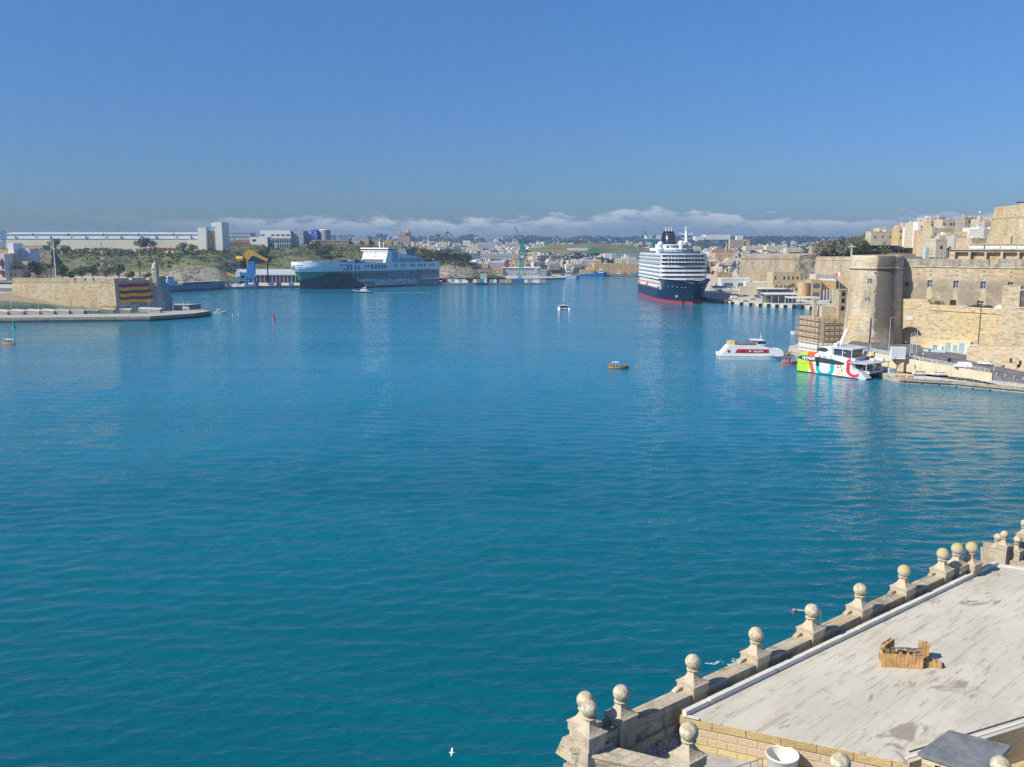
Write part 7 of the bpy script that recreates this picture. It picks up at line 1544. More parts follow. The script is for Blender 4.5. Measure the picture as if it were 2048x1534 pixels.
def buoy(label,px,py,mat,h=4.2,s=1.0):
    p=W(px,py,0); S=thing('channel_buoy',label,'buoy',(p.x,p.y,0)); mb=MB(); mb.lathe([(.1,-.5),(1.05,-.3),(1.1,.35),(.7,.6),(.0,.62)],0,0,14); mb.build('float',mat,S); mb=MB(); mb.lathe([(.55,.6),(.28,2.4),(.25,3.0)],0,0,8); mb.lathe([(.5,3.0),(.5,3.5),(.05,4.3)],0,0,8); mb.build('tower',mat,S)
buoy('red channel buoy in mid harbour left',548,639,M_red); buoy('green channel buoy in front of the left quay',28,655,plain('buoy green',(.0,.32,.20),.4,.1))
for px,py,l in ((466,630,'tiny white mooring float right of the motor cruiser'),(477,628,'second tiny white mooring float from the motor cruiser'),(1274,734,'tiny orange float right of the red open boat')):
    p=W(px,py,0); S=thing('mooring_float',l,'float',(p.x,p.y,0)); mb=MB(); mb.sphere((0,0,.1),.42,8); mb.build('ball',M_org if 'orange' in l else M_wh,S); mb=MB(); mb.tube((0,0,.4),(0,0,.8),.06,n=5); mb.build('ring',M_gry,S)
p=W(1410,1326,0); wake('small drifting line of foam beyond the ball finials',[p+Vector((i*.9,i*.25*(-1)**i,0)) for i in range(5)],.35,.7)
p=W(903,1505,0); t_=thing('seagull','white gull gliding low over the water at the bottom','gull',(p.x*.9,p.y*.9,4.5)); mb=MB(); mb.loft([[(x,-w_,0),(x,0,h_),(x,w_,0),(x,0,-h_)] for x,w_,h_ in ((-.22,.01,.01),(-.12,.05,.05),(.05,.07,.07),(.18,.045,.045),(.26,.01,.01))],close=True); [mb.add([(.06,s*.05,.02),(.1,s*.35,.12),(.0,s*.68,.05),(-.06,s*.35,.10),(-.05,s*.05,.02)],[(0,1,2,3,4)]) for s in (-1,1)]; mb.build('body',M_wh,t_)
# --- ships moored far up the harbour
def farship(label,px0,px1,py,Hm,mats,houses,flip=False,B=9,mast=8,mm=M_lgry,name='trawler',cat='ship',fin=.25,grp='boats moored up the harbour'):
    a=W(px0,py,0);b_=W(px1,py,0); L=(b_-a).length; c=(a+b_)/2+Vector((0,B/2,0)); S=thing(name,label,cat,(c.x,c.y,0),(math.pi if flip else 0)+math.atan2((b_-a).y,(b_-a).x),grp)
    mb=MB(); hull(mb,L,B,Hm,fin,.85,L*.04,rows=4,sheer=Hm*.45,mfun=lambda j:0); mb.build('hull',mats[0],S)
    for i,(f,w_,z0,h_) in enumerate(houses): mb=MB(); mb.box(L*f,0,z0,L*w_,B*.7,h_,top=.92); mb.build('deckhouse',mats[1],S); mb=MB(); mb.box(L*f,0,z0+h_*.55,L*w_*.97,B*.69,h_*.25); mb.build('windows',M_gl,S)
    mb=MB(); mb.tube((0,0,Hm),(0,0,Hm+mast),.3,.15,6); mb.beam((0,0,Hm+mast*.8),(L*.15,0,Hm+1),.2); mb.build('mast',mm,S); return S
farship('bright blue trawler at the far quay, left one',1162,1190,552.5,3.0,(M_blu,M_lgry),((-.3,.2,3,2.5),))
farship('larger bright blue trawler at the far quay with a white bridge',1187,1214,552.8,4.6,(M_blu,M_wh),((.1,.3,4,4),(.1,.2,8,2.6)),B=11)
farship('teal fishing boat at the far quay',1228,1252,552,2.8,(M_teal,M_wh),((-.05,.3,2.6,3),),mast=9)
farship('teal fishing boat nearest the cruise ship at the far quay',1267,1290,551.5,4.0,(M_teal,M_lgry),((.2,.2,4,2.5),))
S=farship('light grey patrol vessel moored at the inner quay',1128,1160,557.5,3.8,(M_lgry,M_lgry),((-.22,.36,4,4.5),(-.22,.28,8.5,4.5),(-.24,.2,13,3)),B=11,mast=10,name='patrol_vessel')
# --- industrial quay on the left: long conveyor shed, portal crane, silo, terminals
def box_on(label,px0,px1,d,yt,yb,dep,mat,name,cat,wins=None,**k):
    z1=D(px0,yt,d).z; z0=D(px0,yb,d).z; return bldg(label,px0,px1,d,z0,z1,dep,mat,wins,name=name,cat=cat,**k)
M_ind=plain('cream cladding',(.66,.62,.48),.7,.05,.08,dirt=.12); M_indg=plain('grey cladding',(.40,.45,.50),.6,.08,.1,dirt=.15); M_silo=plain('silo white',(.70,.70,.64),.7,.05,.05,dirt=.12)
# long hilltop warehouse: cream wall, grey clerestory, pale roof
t_=box_on('very long cream warehouse with grey clerestory along the hilltop at the left',24,405,1100,478,502,40,M_ind,'warehouse','warehouse',roofz=.3,ledge=False)
x0,x1=X(24,1100),X(405,1100); Lw=x1-x0; h=t_.children[0].dimensions.z; z1=D(24,478,1100).z-D(24,502,1100).z
mb=MB(); mb.add([(-Lw/2-1,-.6,z1+.3),(Lw/2+1,-.6,z1+.3),(Lw/2+1,2.5,z1+3.4),(-Lw/2-1,2.5,z1+3.4)],[(0,1,2,3)]); mb.box(0,20,z1+.3,Lw,35,3.0); mb.build('clerestory',M_indg,t_)
mb=MB(); mb.box(0,20,z1+3.3,Lw,33,2.6); mb.build('upper_glazing',M_shw,t_); mb=MB(); mb.add([(-Lw/2-2,2,z1+5.9),(Lw/2+2,2,z1+5.9),(Lw/2+2,20,z1+8.2),(-Lw/2-2,20,z1+8.2),(Lw/2+2,40,z1+5.9),(-Lw/2-2,40,z1+5.9)],[(0,1,2,3),(3,2,4,5)]); mb.build('pitched_roof',plain('pale blue roof sheet',(.50,.58,.62),.5,.05,.05),t_)
me=MB(); me.box(0,0,0,1.2,1.0,3.6); me=me.mesh('roof_vent',M_dgry)
for i in range(11): o=bpy.data.objects.new('roof_vent',me); sc.collection.objects.link(o); o.parent=t_; o.location=(-Lw/2+Lw*(i+.6)/11,-.4,z1+.6+(i%2)*2.6)
o=box_on('second long pale shed roof behind the long warehouse',20,345,1300,464,470,30,plain('blue grey roof',(.35,.42,.47),.6,.05),'warehouse','warehouse',ledge=False)
# grain silo
def silo():
    d=1072; S=thing('grain_silo','tall white grain silo with ochre pipes and blue machinery on top','silo',(X(430,d),d,6)); k=d/F
    def zz(y): return D(400,y,d).z-6
    def bx(px0,px1,yt,yb,y0,dep,mat,nm): mb=MB(); mb.box((px0+px1)/2*k-430*k,y0+dep/2,zz(yb),(px1-px0)*k,dep,zz(yt)-zz(yb)); return mb.build(nm,mat,S)
    bx(404,420,455,545,0,26,M_silo,'left_tower'); bx(420,441,460,540,7,20,M_silo,'centre_block'); bx(438,452,444,540,0,26,M_silo,'right_tower'); bx(424,439,445,462,14,10,M_silo,'top_block'); bx(421,458,515,541,-6,12,M_silo,'base_block')
    for i,px in enumerate((424.5,428,432,436)):
        mb=MB(); mb.tube(((px-430)*k,5,zz(515)),((px-430)*k,5,zz(458)),.42,n=6); mb.build('ochre_pipe',plain('ochre pipe',(.46,.26,.10),.6,.1),S)
    mb=MB(); [mb.box(0,4.6,zz(y_),17*k,.5,.3) for y_ in (468,478,488,498,508)]; mb.build('pipe_gantry',plain('ochre pipe',(.46,.26,.10)),S)
    for i,px in enumerate((421,425,430,434,437)): mb=MB(); mb.tube(((px-430)*k,5,zz(458)),((px-430)*k,5,zz(453-(i%2)*1.5)),1.2,.7,8); mb.build('blue_cyclone',plain('cyclone blue',(.02,.30,.60),.5,.1),S)
    o=MB(); o.box(0,0,0,1.3,.3,1.0); me=o.mesh('window',M_gl)
    for i in range(6):
        for j in range(4): q=bpy.data.objects.new('window',me); sc.collection.objects.link(q); q.parent=S; q.location=((439+i*3.1-430)*k,-6.1,zz(518+j*5.5))
silo()
# long grey roofed conveyor shed on the quay
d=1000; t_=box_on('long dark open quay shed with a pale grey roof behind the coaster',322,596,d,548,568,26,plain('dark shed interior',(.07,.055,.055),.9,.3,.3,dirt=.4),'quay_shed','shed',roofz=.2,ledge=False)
mb=MB(); Ls=X(598,d)-X(320,d); hz_=D(322,548,d).z-D(322,568,d).z; mb.add([(-Ls/2,-1.5,hz_-.3),(Ls/2,-1.5,hz_-.3),(Ls/2,14,hz_+5),(-Ls/2,14,hz_+5),(Ls/2,28,hz_+1),(-Ls/2,28,hz_+1)],[(0,1,2,3),(3,2,4,5)]); mb.box(0,-1.4,hz_-1.3,Ls,.4,1.1); mb.build('sheet_roof',plain('grey roof sheet',(.42,.46,.50),.6,.06,.08,dirt=.15),t_)
pm=MB(); pm.box(0,0,0,.6,.6,hz_); pm=pm.mesh('column',M_gry)
for i in range(36): o=bpy.data.objects.new('column',pm); sc.collection.objects.link(o); o.parent=t_; o.location=(-Ls/2+Ls*(i+.5)/36,-.8,0)
# blue and yellow portal crane
def portal():
    d=915; k=d/F; S=thing('portal_crane','blue and yellow portal grab crane standing on the left quay','crane',(X(505,d),d,2.2)); q=lambda px,py,yy=0:((px-505)*k,yy,D(505,py,d).z-2.2)
    mb=MB()
    for s in (-1,1):
        for yy in (-4,4): mb.beam((s*12*k*.9,yy,0),(s*5*k,yy*.5,11),1.3)
        mb.beam((s*12*k*.9,-4,.8),(s*12*k*.9,4,.8),1.1)
    mb.beam((-12*k*.9,-4,1),(12*k*.9,-4,1),1.2); mb.beam((-12*k*.9,4,1),(12*k*.9,4,1),1.2); mb.box(0,0,8,10,8,3); mb.build('portal_legs',M_blu,S)
    mb=MB(); a=q(505,555); mb.box(-.5,0,11,5.6,5,a[2]-11+11); mb.box(1.8,0,12,5,5.4,13); mb.build('tower',M_blu,S)
    mb=MB(); a=q(484,547); mb.box(-7,0,a[2]-1.5,10,3,2.6); mb.build('boom_arm',M_blu,S); mb=MB(); mb.box(-12.5,0,a[2]-3,4.5,4,4.6); mb.build('cabin',M_lgry,S)
    Y=M_yel; mb=MB(); 
    def truss(p,r,w,n,th=.55):
        p=Vector(p);r=Vector(r)
        for dy in (-w/2,w/2):
            for dz in (0,w): mb.beam(p+Vector((0,dy,dz)),r+Vector((0,dy,dz*.7)),th)
        for i in range(n):
            a=p.lerp(r,i/n); b_=p.lerp(r,(i+1)/n)
            for dy in (-w/2,w/2): mb.beam(a+Vector((0,dy,0)),b_+Vector((0,dy,w*.8)),th*.7); mb.beam(a+Vector((0,dy,w*.8)),b_+Vector((0,dy,0)),th*.7)
    truss(q(501,540),q(497,508),3.0,4); truss(q(495,516),q(502,505),3.2,3); truss(q(502,505),q(540,523),2.6,8); truss(q(500,520),q(512,506),2.4,3); mb.build('yellow_jib',Y,S)
    mb=MB(); truss(q(539,571),q(539,520),2.2,10); mb.build('drop_mast',Y,S); mb=MB(); a=q(484,517); mb.tube((a[0]-3,0,a[2]),(a[0]+3.5,0,a[2]),2.2,n=14); mb.build('counterweight',Y,S)
    mb=MB(); truss(q(458,549),q(482,556),2.0,5,.4); mb.build('lower_jib',Y,S); mb=MB(); truss(q(462,560),q(500,562),2.4,7,.4); mb.build('blue_truss',plain('light blue steel',(.08,.32,.50),.5,.1),S)
portal()
# lattice harbour cranes
def lattice(mb,p,q,w0,w1,n,th):
    p=Vector(p);q=Vector(q); d=(q-p).normalized(); a=d.cross(Vector((0,1,0))).normalized(); b_=Vector((0,1,0))
    cs=[(1,1),(1,-1),(-1,-1),(-1,1)]; P=lambda f,s:p.lerp(q,f)+(a*s[0]+b_*s[1])*(w0+(w1-w0)*f)/2
    for s in cs: mb.beam(P(0,s),P(1,s),th)
    for i in range(n):
        for k in range(4): mb.beam(P(i/n,cs[k]),P((i+1)/n,cs[(k+1)%4]),th*.65)
def green_crane():
    d=1180; k=d/F; S=thing('jib_crane','tall green lattice jib crane in the dockyard at the centre','crane',(X(1045,d),d,2.5)); q=lambda px,py:((px-1045)*k,0,D(1045,py,d).z-2.5)
    G=plain('crane green',(.03,.27,.24),.5,.1); mb=MB(); lattice(mb,q(1048,500),q(1029,451),3.6,.8,14,.5); lattice(mb,q(1048,502),q(1038,478),6.0,3.0,4,.6); mb.build('jib',G,S)
    mb=MB(); lattice(mb,q(1043,520),q(1043,498),6,5,4,.8); mb.box(q(1045,500)[0],0,q(1045,501)[2],7,7,6); mb.beam(q(1051,498),q(1036,474),.8); mb.build('machinery_house',G,S)
    mb=MB(); lattice(mb,q(1043,534),q(1043,518),5,4,3,.9)
    for s in (-1,1):
        for yy in (-4,4): mb.beam((q(1043,527)[0],yy*.4,q(1,522)[2]),(q(1043,527)[0]+s*4.2,yy,0),1.3)
    mb.build('portal',G,S)
green_crane()
def lever_crane(label,px,d,yb,pts,col,name='level_luffing_crane'):
    k=d/F; z0=D(px,yb,d).z; S=thing(name,label,'crane',(X(px,d),d,z0)); q=lambda a,b_:((a-px)*k,0,D(px,b_,d).z-z0); mb=MB()
    for (a,b_,c,e,w) in pts: lattice(mb,q(a,b_),q(c,e),w,w*.6,7,.5)
    mb.build('jib',col,S); mb=MB(); bs=7 if 'small' not in label else 3; lattice(mb,(0,0,0),q(px,yb-18*bs/7) ,4*bs/7,3*bs/7,4,.6); mb.box(0,0,q(px,yb-20*bs/7)[2],bs,bs,bs*.7); mb.build('tower',col,S)
lever_crane('grey green double lever luffing crane left of centre over the dockyard',914,1290,520,[(914,502,893,467,2.6),(893,467,898,463,1.6),(898,463,884,482,1.8),(898,464,918,485,1.4)],plain('grey green steel',(.17,.21,.19),.6,.1))
lever_crane('distant green crane jib slanting beside the cruise ship funnel',1304,1500,497,[(1304,488,1283,461,3.0)],plain('crane green',(.03,.27,.24)))
lever_crane('small yellow crane jib left of the green jib crane',1026,1240,523,[(1024,515,1031,496,1.6)],M_yel)
t_=thing('red_crane_tower','dark red crane house behind the dock left of the green crane','crane',(X(1014,1225),1225,3)); mb=MB(); mb.box(0,0,8,6,6,9); mb.box(1,0,17,4,4,3); mb.build('house',plain('dark red steel',(.26,.04,.05),.6,.1),t_); mb=MB(); [mb.beam((s*2.6,yy,0),(s*2,yy,8),.9) for s in (-1,1) for yy in (-2,2)]; mb.build('legs',plain('dark red steel',(.26,.04,.05)),t_)
# distant tower cranes on the left skyline
for px,py,d,l in ((235,452,2200,'thin distant tower crane above the long warehouse'),(203,457,2600,'faint distant tower crane left of the thin one'),(838,466,3200,'faint tower crane right of the domed church')):
    p=D(px,py,d); k=d/F; S=thing('tower_crane',l,'crane',(p.x,p.y,30)); H_=p.z-30; mb=MB(); lattice(mb,(0,0,0),(0,0,H_),1.6,1.6,8,.35); mb.build('mast',M_gry,S); mb=MB(); mb.beam((-10*k,0,H_-1),(12*k,0,H_-1),1.0,.9); mb.box(-9*k,0,H_-3.5,3,2,2.4); mb.beam((0,0,H_),(0,0,H_+4),.6); mb.build('jib',M_gry,S)
# container and trailer rows on the quay
CC={'white':M_shw,'red':plain('container red',(.45,.05,.04),.6,.15,1,dirt=.3),'green':plain('container green',(.02,.34,.24),.6,.1,1,dirt=.2),'blue':plain('container blue',(.03,.17,.40),.6,.15,1,dirt=.2),'navy':plain('container navy',(.02,.04,.11),.6,.15,1),'grey':plain('container grey',(.35,.36,.37),.6,.15,1,dirt=.3),'tan':plain('container tan',(.50,.38,.26),.6,.15,1,dirt=.3),'orange':plain('container orange',(.70,.14,.05),.6,.1,1)}
def container(col,px0,px1,d,label,h=2.9,z=2.2,rz=0,w=2.6,grp='containers on the left quay'):
    x0,x1=X(px0,d),X(px1,d); L=max(2.4,x1-x0); t_=thing('shipping_container',label,'container',((x0+x1)/2,d,z),rz,grp); mb=MB(); mb.box(0,0,.1,L,w,h); mb.build('box',CC[col],t_); mb=MB()
    n=max(3,int(L/.8))
    for i in range(n+1): mb.box(-L/2+L*i/n,-w/2-.03,.15,.14,.09,h-.1)
    mb.box(0,-w/2-.03,h-.05,L,.12,.18); mb.box(0,-w/2-.03,.05,L,.12,.18); mb.build('ribs',CC[col],t_); return t_
row=[(885,893,'red','red container at the left end of the quay row'),(895,902,'white','white trailer second in the quay row'),(903,909,'grey','narrow grey container in the quay row'),(910,918,'white','white container right of the narrow grey one'),(919,924,'grey','grey container before the dark gap in the row'),(925,932,'white','white container left of the navy stack'),(937,946,'navy','navy container with white end near the row middle'),(947,953,'white','white end container right of the navy one'),(954,958.5,'orange','bright orange container in the quay row'),(959,968.5,'green','bright green container in the quay row'),(969,973,'white','narrow white container right of the green one'),(974,979,'navy','dark navy container right of the green one'),(980,987,'grey','grey blue container in mid row'),(988,993,'white','white container right of the grey blue one'),(994,997.5,'navy','slim navy container between two pale ones'),(998,1011,'grey','wide grey container before the tan one'),(1012,1021,'tan','tan container left of the long blue one'),(1022,1048,'blue','long bright blue container near the quay end'),(1050,1054,'white','narrow white container right of the long blue one'),(1055,1063,'grey','mixed grey container beside the white one'),(1066,1078,'white','pale container at the right end of the quay row'),(1080,1090,'grey','last grey container near the quay tip')]
for a,b_,c_,l in row: container(c_,a,b_,1000+(a-885)*.03-.06*(a-885),l,h=4.2 if c_ in('green','orange','blue') else 3.8)
rnd=random.Random(12)
for i,(px,d,c_,l) in enumerate(((890,1035,'red','red lorry trailer behind the quay row'),(905,1040,'green','long green container behind the quay row'),(1040,1120,'grey','grey container by the inner dock'),(1070,1130,'white','white container by the inner dock'),(450,905,'white','white container beside the coaster bow'),(462,905,'grey','grey container right of the coaster'),(474,905,'white','second white container right of the coaster'),(515,925,'navy','navy container right of the blue crane legs'),(546,935,'blue','blue container near the yellow drop mast'),(560,930,'grey','grey block right of the yellow drop mast'),(585,932,'white','pale control box near the cargo ship bow'))):
    container(c_,px-4.5,px+4.5,d,l,3.4)
# masts along the quay and dockyard
for px,d,yt,l in ((959,1150,516,'white light mast left of the green containers'),(967,1160,508,'slim white light mast behind the containers'),(1075,1210,506,'pair mast left one in the dockyard'),(1078,1210,506,'pair mast right one in the dockyard'),(1080,1190,517,'short white mast by the dock'),(918,1250,493,'pale blue dock mast'),(929,1250,497,'white dock mast right of the pale blue one'),(680,1400,468,'thin mast on the ridge above the green slope'),(782,1700,464,'left of two aerials beside the domed church'),(785,1700,464,'right of two aerials beside the domed church'),(713,2000,466,'faint mast on the skyline over the green slope'),(278,1000,488,'dark pole in front of the long warehouse'),(326,1000,478,'tall thin pole in front of the long warehouse'),(378,1000,487,'thin pole near the silo'),(867,1240,494,'thin mast above the cargo ship stern')):
    p=D(px,yt,d); z0=D(px,min(yt+38,552),d).z; lamp_post(l,p.x,d,z0,p.z-z0,.8,group='distant masts',mat=M_lgry)
# ================================================================= TOWN, CITY AND VEGETATION
from mathutils.bvhtree import BVHTree
def bvh(name):
    rg=HILLS[name]; vs=[p for r in rg for p in r]; n=len(rg[0]); fs=[]
    for j in range(len(rg)-1):
        for i in range(n-1): fs.append((j*n+i,j*n+i+1,(j+1)*n+i+1,(j+1)*n+i))
    return BVHTree.FromPolygons(vs,fs)
BV={k:bvh(k) for k in ('hill','hill_middle','ground','meadow','hill_town','cliff_left','cliff')}
def gz(k,x,y):
    h=BV[k].ray_cast(Vector((x,y,500)),Vector((0,0,-1))); return h[0].z if h[0] else None
# ---- the town on the ridge above the curtain wall (upper right)
M_t=[M_house,M_ochre,stone('pale town stone',(.60,.53,.40),stain=.2,bw=1.2,bh=.5,scale=.1,warmth=.1,bump=.1,pits=.1),stone('grey town stone',(.40,.36,.30),stain=.4,bw=1,bh=.4,scale=.1,warmth=.05,pits=.3),M_wh,plain('town grey render',(.50,.48,.43),.85,.1,.3,dirt=.3)]
TW=[(1733,1778,465,482,745,2,(3,1),'long blank pale building at the left end of the ridge town'),(1748,1776,458,470,752,2,(4,1),'set back upper storey on the blank pale building'),(1787,1796,457,482,700,1,(1,2),'narrow ochre house second from the left end of the ridge'),(1795,1813,452,482,705,2,(2,2),'cream house right of the narrow ochre one'),(1806,1816,456,484,690,4,(1,2),'slim white house in front of the cream one'),(1814,1825,448,486,680,2,(2,3),'tall cream house left of the white tower house'),(1824,1838,447,486,672,4,(1,3),'tall white tower house on the ridge'),(1838,1849,462,500,640,1,(2,3),'rose ochre house right of the white tower house'),(1840,1858,438,470,700,5,(2,2),'highest pale grey house left of the crown of the ridge'),(1849,1866,444,500,660,1,(3,4),'ochre house with many windows in mid ridge'),(1866,1876,437,480,690,3,(1,2),'dark brown house next to the highest pale grey one'),(1872,1898,441,470,640,2,(4,2),'cream house with a long balcony at the top of the ridge'),(1853,1893,459,500,560,0,(3,2),'stone palace with three arched windows in mid town'),(1850,1890,474,510,520,0,(4,1),'long terrace house below the stone palace'),(1862,1884,481,508,505,2,(1,1),'small house with a white framed window below the palace'),(1898,1922,475,512,510,5,(2,1),'pale grey house right of the white framed window'),(1900,1917,444,480,640,0,(2,3),'ochre stepped house right of the long balcony'),(1916,1933,437,490,600,3,(1,4),'tall plain brown stone house in the right half of the ridge'),(1930,1946,440,480,620,0,(3,3),'stone house with roof clutter right of the tall brown one'),(1943,1958,441,482,590,2,(3,3),'pale house fourth from the corner bastion'),(1955,1975,447,486,570,0,(4,2),'wide stone house third from the corner bastion'),(1970,1998,437,486,600,0,(4,3),'stone house behind the corner bastion on the ridge'),(1940,1962,458,496,520,4,(3,1),'low white house in front of the pale one'),(1955,1984,461,500,500,5,(3,1),'grey white house with roof rooms near the corner bastion'),(1932,1982,479,508,460,0,(5,1),'long low stone house just above the white panelled terrace'),(1922,1938,466,500,530,1,(1,1),'house with a reddish wall beneath the tall brown one'),(1884,1900,470,500,545,2,(2,1),'pale cube house right of the palace')]
rnd=random.Random(31)
for i,(a,b_,yt,yb,d,mi,wn,lab) in enumerate(TW):
    o=hs(lab,a,b_,d,yt,yb,M_t[mi],wn,12+rnd.random()*6,group='houses of the ridge town',wm=M_shut if i==12 else (M_gl if i%3 else M_dgry),wh=1.8,ww=1.2)
    L=X(b_,d)-X(a,d); z=D(a,yt,d).z-D(a,yb,d).z; mb=MB()
    for k in range(rnd.choice((1,2,2,3))): mb.box(rnd.uniform(-.35,.35)*L,4+rnd.random()*5,z+.4,rnd.uniform(1.2,3.4),rnd.uniform(1.5,3.5),rnd.uniform(.8,2.6))
    mb.build('roof_rooms',M_t[rnd.choice((2,4,5,0))],o)
    if i%4==1: mb=MB(); mb.tube((0,5,z),(0,5,z+4.5),.09,n=5); mb.beam((-.9,5,z+4),(.9,5,z+4),.08); mb.build('aerial',M_gry,o)
p=D(1960,425,560); mb=MB(); t_=thing('aerial_mast','white roof aerial mast on the ridge town near the corner bastion','mast',(p.x,p.y,p.z-12)); mb.tube((0,0,0),(0,0,12),.2,.1,6); mb.build('pole',M_wh,t_); mb=MB(); mb.sphere((0,0,12.2),.7,8); mb.build('dome',M_wh,t_)
# white sheeting beside the terrace block
p=D(1852,512,372); t_=thing('hoarding','pale blue white sheeted scaffold tower left of the white panelled terrace','scaffolding',(p.x,p.y,37.6)); mb=MB(); mb.box(0,0,0,1.6,2,5.8); mb.build('sheeting',M_lgry,t_); mb=MB(); [mb.beam((2.4+i*1.6,0,0),(2.4+i*1.6,0,4.6),.12) for i in range(8)]; mb.beam((0,0,4.4),(14,0,4.4),.1); mb.beam((0,0,3),(14,0,3),.1); mb.build('frame',M_lgry,t_)
# ---- trees on the Valletta side
random.seed(44); rnd=random.Random(44); k=0
TL={'bare':'leafless greyish tree in the grove between the column and the ridge town','grey':'grey green tree in the grove between the column and the ridge town','round':'dark evergreen in the grove between the column and the ridge town','bright':'fresh green bush in the grove between the column and the ridge town','wide':'broad dark tree in the grove between the column and the ridge town'}
for i in range(150):
    px=rnd.uniform(1634,1868); base=506 if px<1720 else 506-8*min(1,(px-1720)/80.); d=rnd.uniform(744,790) if px<1720 else rnd.uniform(744,840)
    x=X(px,d); z=gz('hill_town',x,d); 
    if z is None: continue
    key=rnd.choice(('grey','round','grey','grey','bright')) if px<1740 else rnd.choice(('bare','bare','grey','bright','bare','grey'))
    tree(key,x,d,z-.5,TL[key],rnd.uniform(1.1,1.75)*(1.0 if px<1740 else .95),'grove above the bastions')
for px,h,l in ((1575,1.0,'left of two palms in front of the ochre round store'),(1583,1.15,'right and taller palm in front of the ochre round store'),(1591,.8,'short palm touching the ochre round store'),(1551,.8,'first small palm before the arcaded waterfront'),(1560,.8,'second small palm before the arcaded waterfront'),(1568,.8,'third small palm before the arcaded waterfront')):
    d=700 if px>1570 else 745; tree('palm',X(px,d),d,3,l,h,'palms on the cruise wharf','palm_tree')
for i,(px,d,key,s) in enumerate(((1660,600,'bright',.5),(1588,835,'grey',.9),(1600,800,'bright',.8),(1612,780,'grey',.8),(1625,760,'round',.6))):
    tree(key,X(px,d),d,5,'scrubby tree clinging to the broken rock between the two bastions' if px<1630 else 'small bush among the wharf buildings',s,'bushes on the rock')
p=CW0+CU*14.6+T*.8; mb=MB(); r2=random.Random(5); t_=thing('wall_shrub','green fig shrub growing at the foot of the curtain wall windows','shrub',(p.x,p.y,21.8)); [hedge(mb,(q_,0,1.0),1.2,1.3,90,.28,r2) for q_ in (-.8,.8)]; mb.build('leaves',M_leafb,t_); mb=MB(); mb.tube((0,0,0),(0,.3,1.6),.12,n=5); mb.build('stem',M_bark,t_)
mb=MB(); t_=thing('wall_ivy','yellow green plants at the foot of the round tower','shrub',(134,339,7)); [hedge(mb,(q_,0,.4),1.3,.7,70,.25,r2) for q_ in (-2,0,2,4)]; mb.build('leaves',M_leafb,t_)
# ---- scrub on the hills (uncountable)
def scrub(name,key,n,size,clump,mat,label,seed,cond=lambda x,y,z:True,xr=None,yr=None):
    rnd=random.Random(seed); mb=MB(); m=0; tr=0
    while m<n and tr<n*8:
        tr+=1; x=rnd.uniform(*xr); y=rnd.uniform(*yr); z=gz(key,x,y)
        if z is None or not cond(x,y,z): continue
        q=MN.noise(Vector((x,y,seed))*.03)
        if q<rnd.uniform(-.5,.25): continue
        m+=1; s=clump*rnd.uniform(.5,1.5); hedge(mb,(x,y,z+s*.25),s,s*.6,int(12+s*4),size*rnd.uniform(.7,1.2),rnd)
    o=mb.build(name,mat); o['kind']='stuff'; tag(o,label,'scrub'); return o
scrub('scrub','hill',560,1.0,2.6,M_leaf,'dark scrub scattered over the hillside below the long warehouse',1,xr=(-640,-300),yr=(980,1085))
scrub('scrub','hill',330,.9,2.2,M_leafb,'bright green bushes on the hillside below the long warehouse',2,xr=(-640,-300),yr=(985,1085))
scrub('scrub','hill_middle',420,1.0,2.4,M_leafg,'grey green scrub on the slope behind the roll on cargo ship',3,xr=(-400,-60),yr=(1070,1230))
scrub('scrub','hill_middle',420,1.0,2.4,M_leafb,'fresh green bushes on the slope behind the roll on cargo ship',4,xr=(-400,-40),yr=(1075,1230))
scrub('scrub','hill_middle',260,1.3,3.0,M_leaf,'dark trees and scrub at the right end of the middle slope',5,xr=(-130,-30),yr=(1075,1210))
scrub('scrub','hill_town',300,.8,2.2,M_leafg,'dry undergrowth below the grove of the ridge',6,xr=(240,420),yr=(742,800))
for i,(px,d) in enumerate(((468,1088),(478,1092),(452,1075),(530,1105),(538,1112),(632,1130),(640,1200),(645,1110),(660,1115),(392,1050),(372,1040),(300,1075),(316,1072),(290,1078),(120,1060),(140,1050),(880,1120),(895,1128),(910,1130),(922,1135),(934,1140))):
    x=X(px,d); k_='hill' if px<440 else 'hill_middle'; z=gz(k_,x,d)
    if z is not None: tree(['round','wide'][i%2],x,d,z-.6,'isolated dark tree on the hillside below the long warehouse' if px<440 else 'isolated dark tree on the slope behind the quays',1.2+.3*(i%3),'single trees on the slopes')
# rows of parked trailers and flags as small things along the road below the warehouse
rnd=random.Random(77)
for i in range(46):
    px=rnd.uniform(110,400); d=rnd.uniform(1040,1066); x=X(px,d); z=gz('hill',x,d)
    if z is None: continue
    c_=rnd.choice(('red','white','white','navy','grey','red','orange')); t_=container(c_,px-1.6,px+1.6,d,'%s vehicle or box in the yard below the long warehouse'%c_,2.6,z+.1,grp='boxes in the hilltop yard')
# ---- named far buildings
def far(label,px0,px1,yt,yb,d,dep,mat,wins=None,name='building',cat='building',**k): return hs(label,px0,px1,d,yt,yb,mat,wins,dep,name=name,cat=cat,**k)
M_bgl=plain('blue grey glass front',(.20,.27,.34),.3,.1,.1); M_cw=plain('cool white render',(.72,.72,.70),.8,.06,.05,dirt=.1); M_brn=plain('brown stone block',(.36,.29,.21),.9,.12,.1,dirt=.3); M_bgry=plain('cool grey render',(.36,.40,.44),.8,.08,.1)
far('large white factory block on the ridge right of the silo',527,587,462,495,1270,40,M_cw,(6,2),wh=2,ww=5); far('grey flank of the white factory block',587,612,463,492,1275,36,M_bgry,(3,3)); far('white office block in front of the factory, left half',506,541,475,498,1215,24,M_cw,(2,2),wh=3,ww=5); far('dark glazed office wing right of the white office block',541,587,477,497,1218,24,M_bgry,(10,2),wh=5,ww=2)
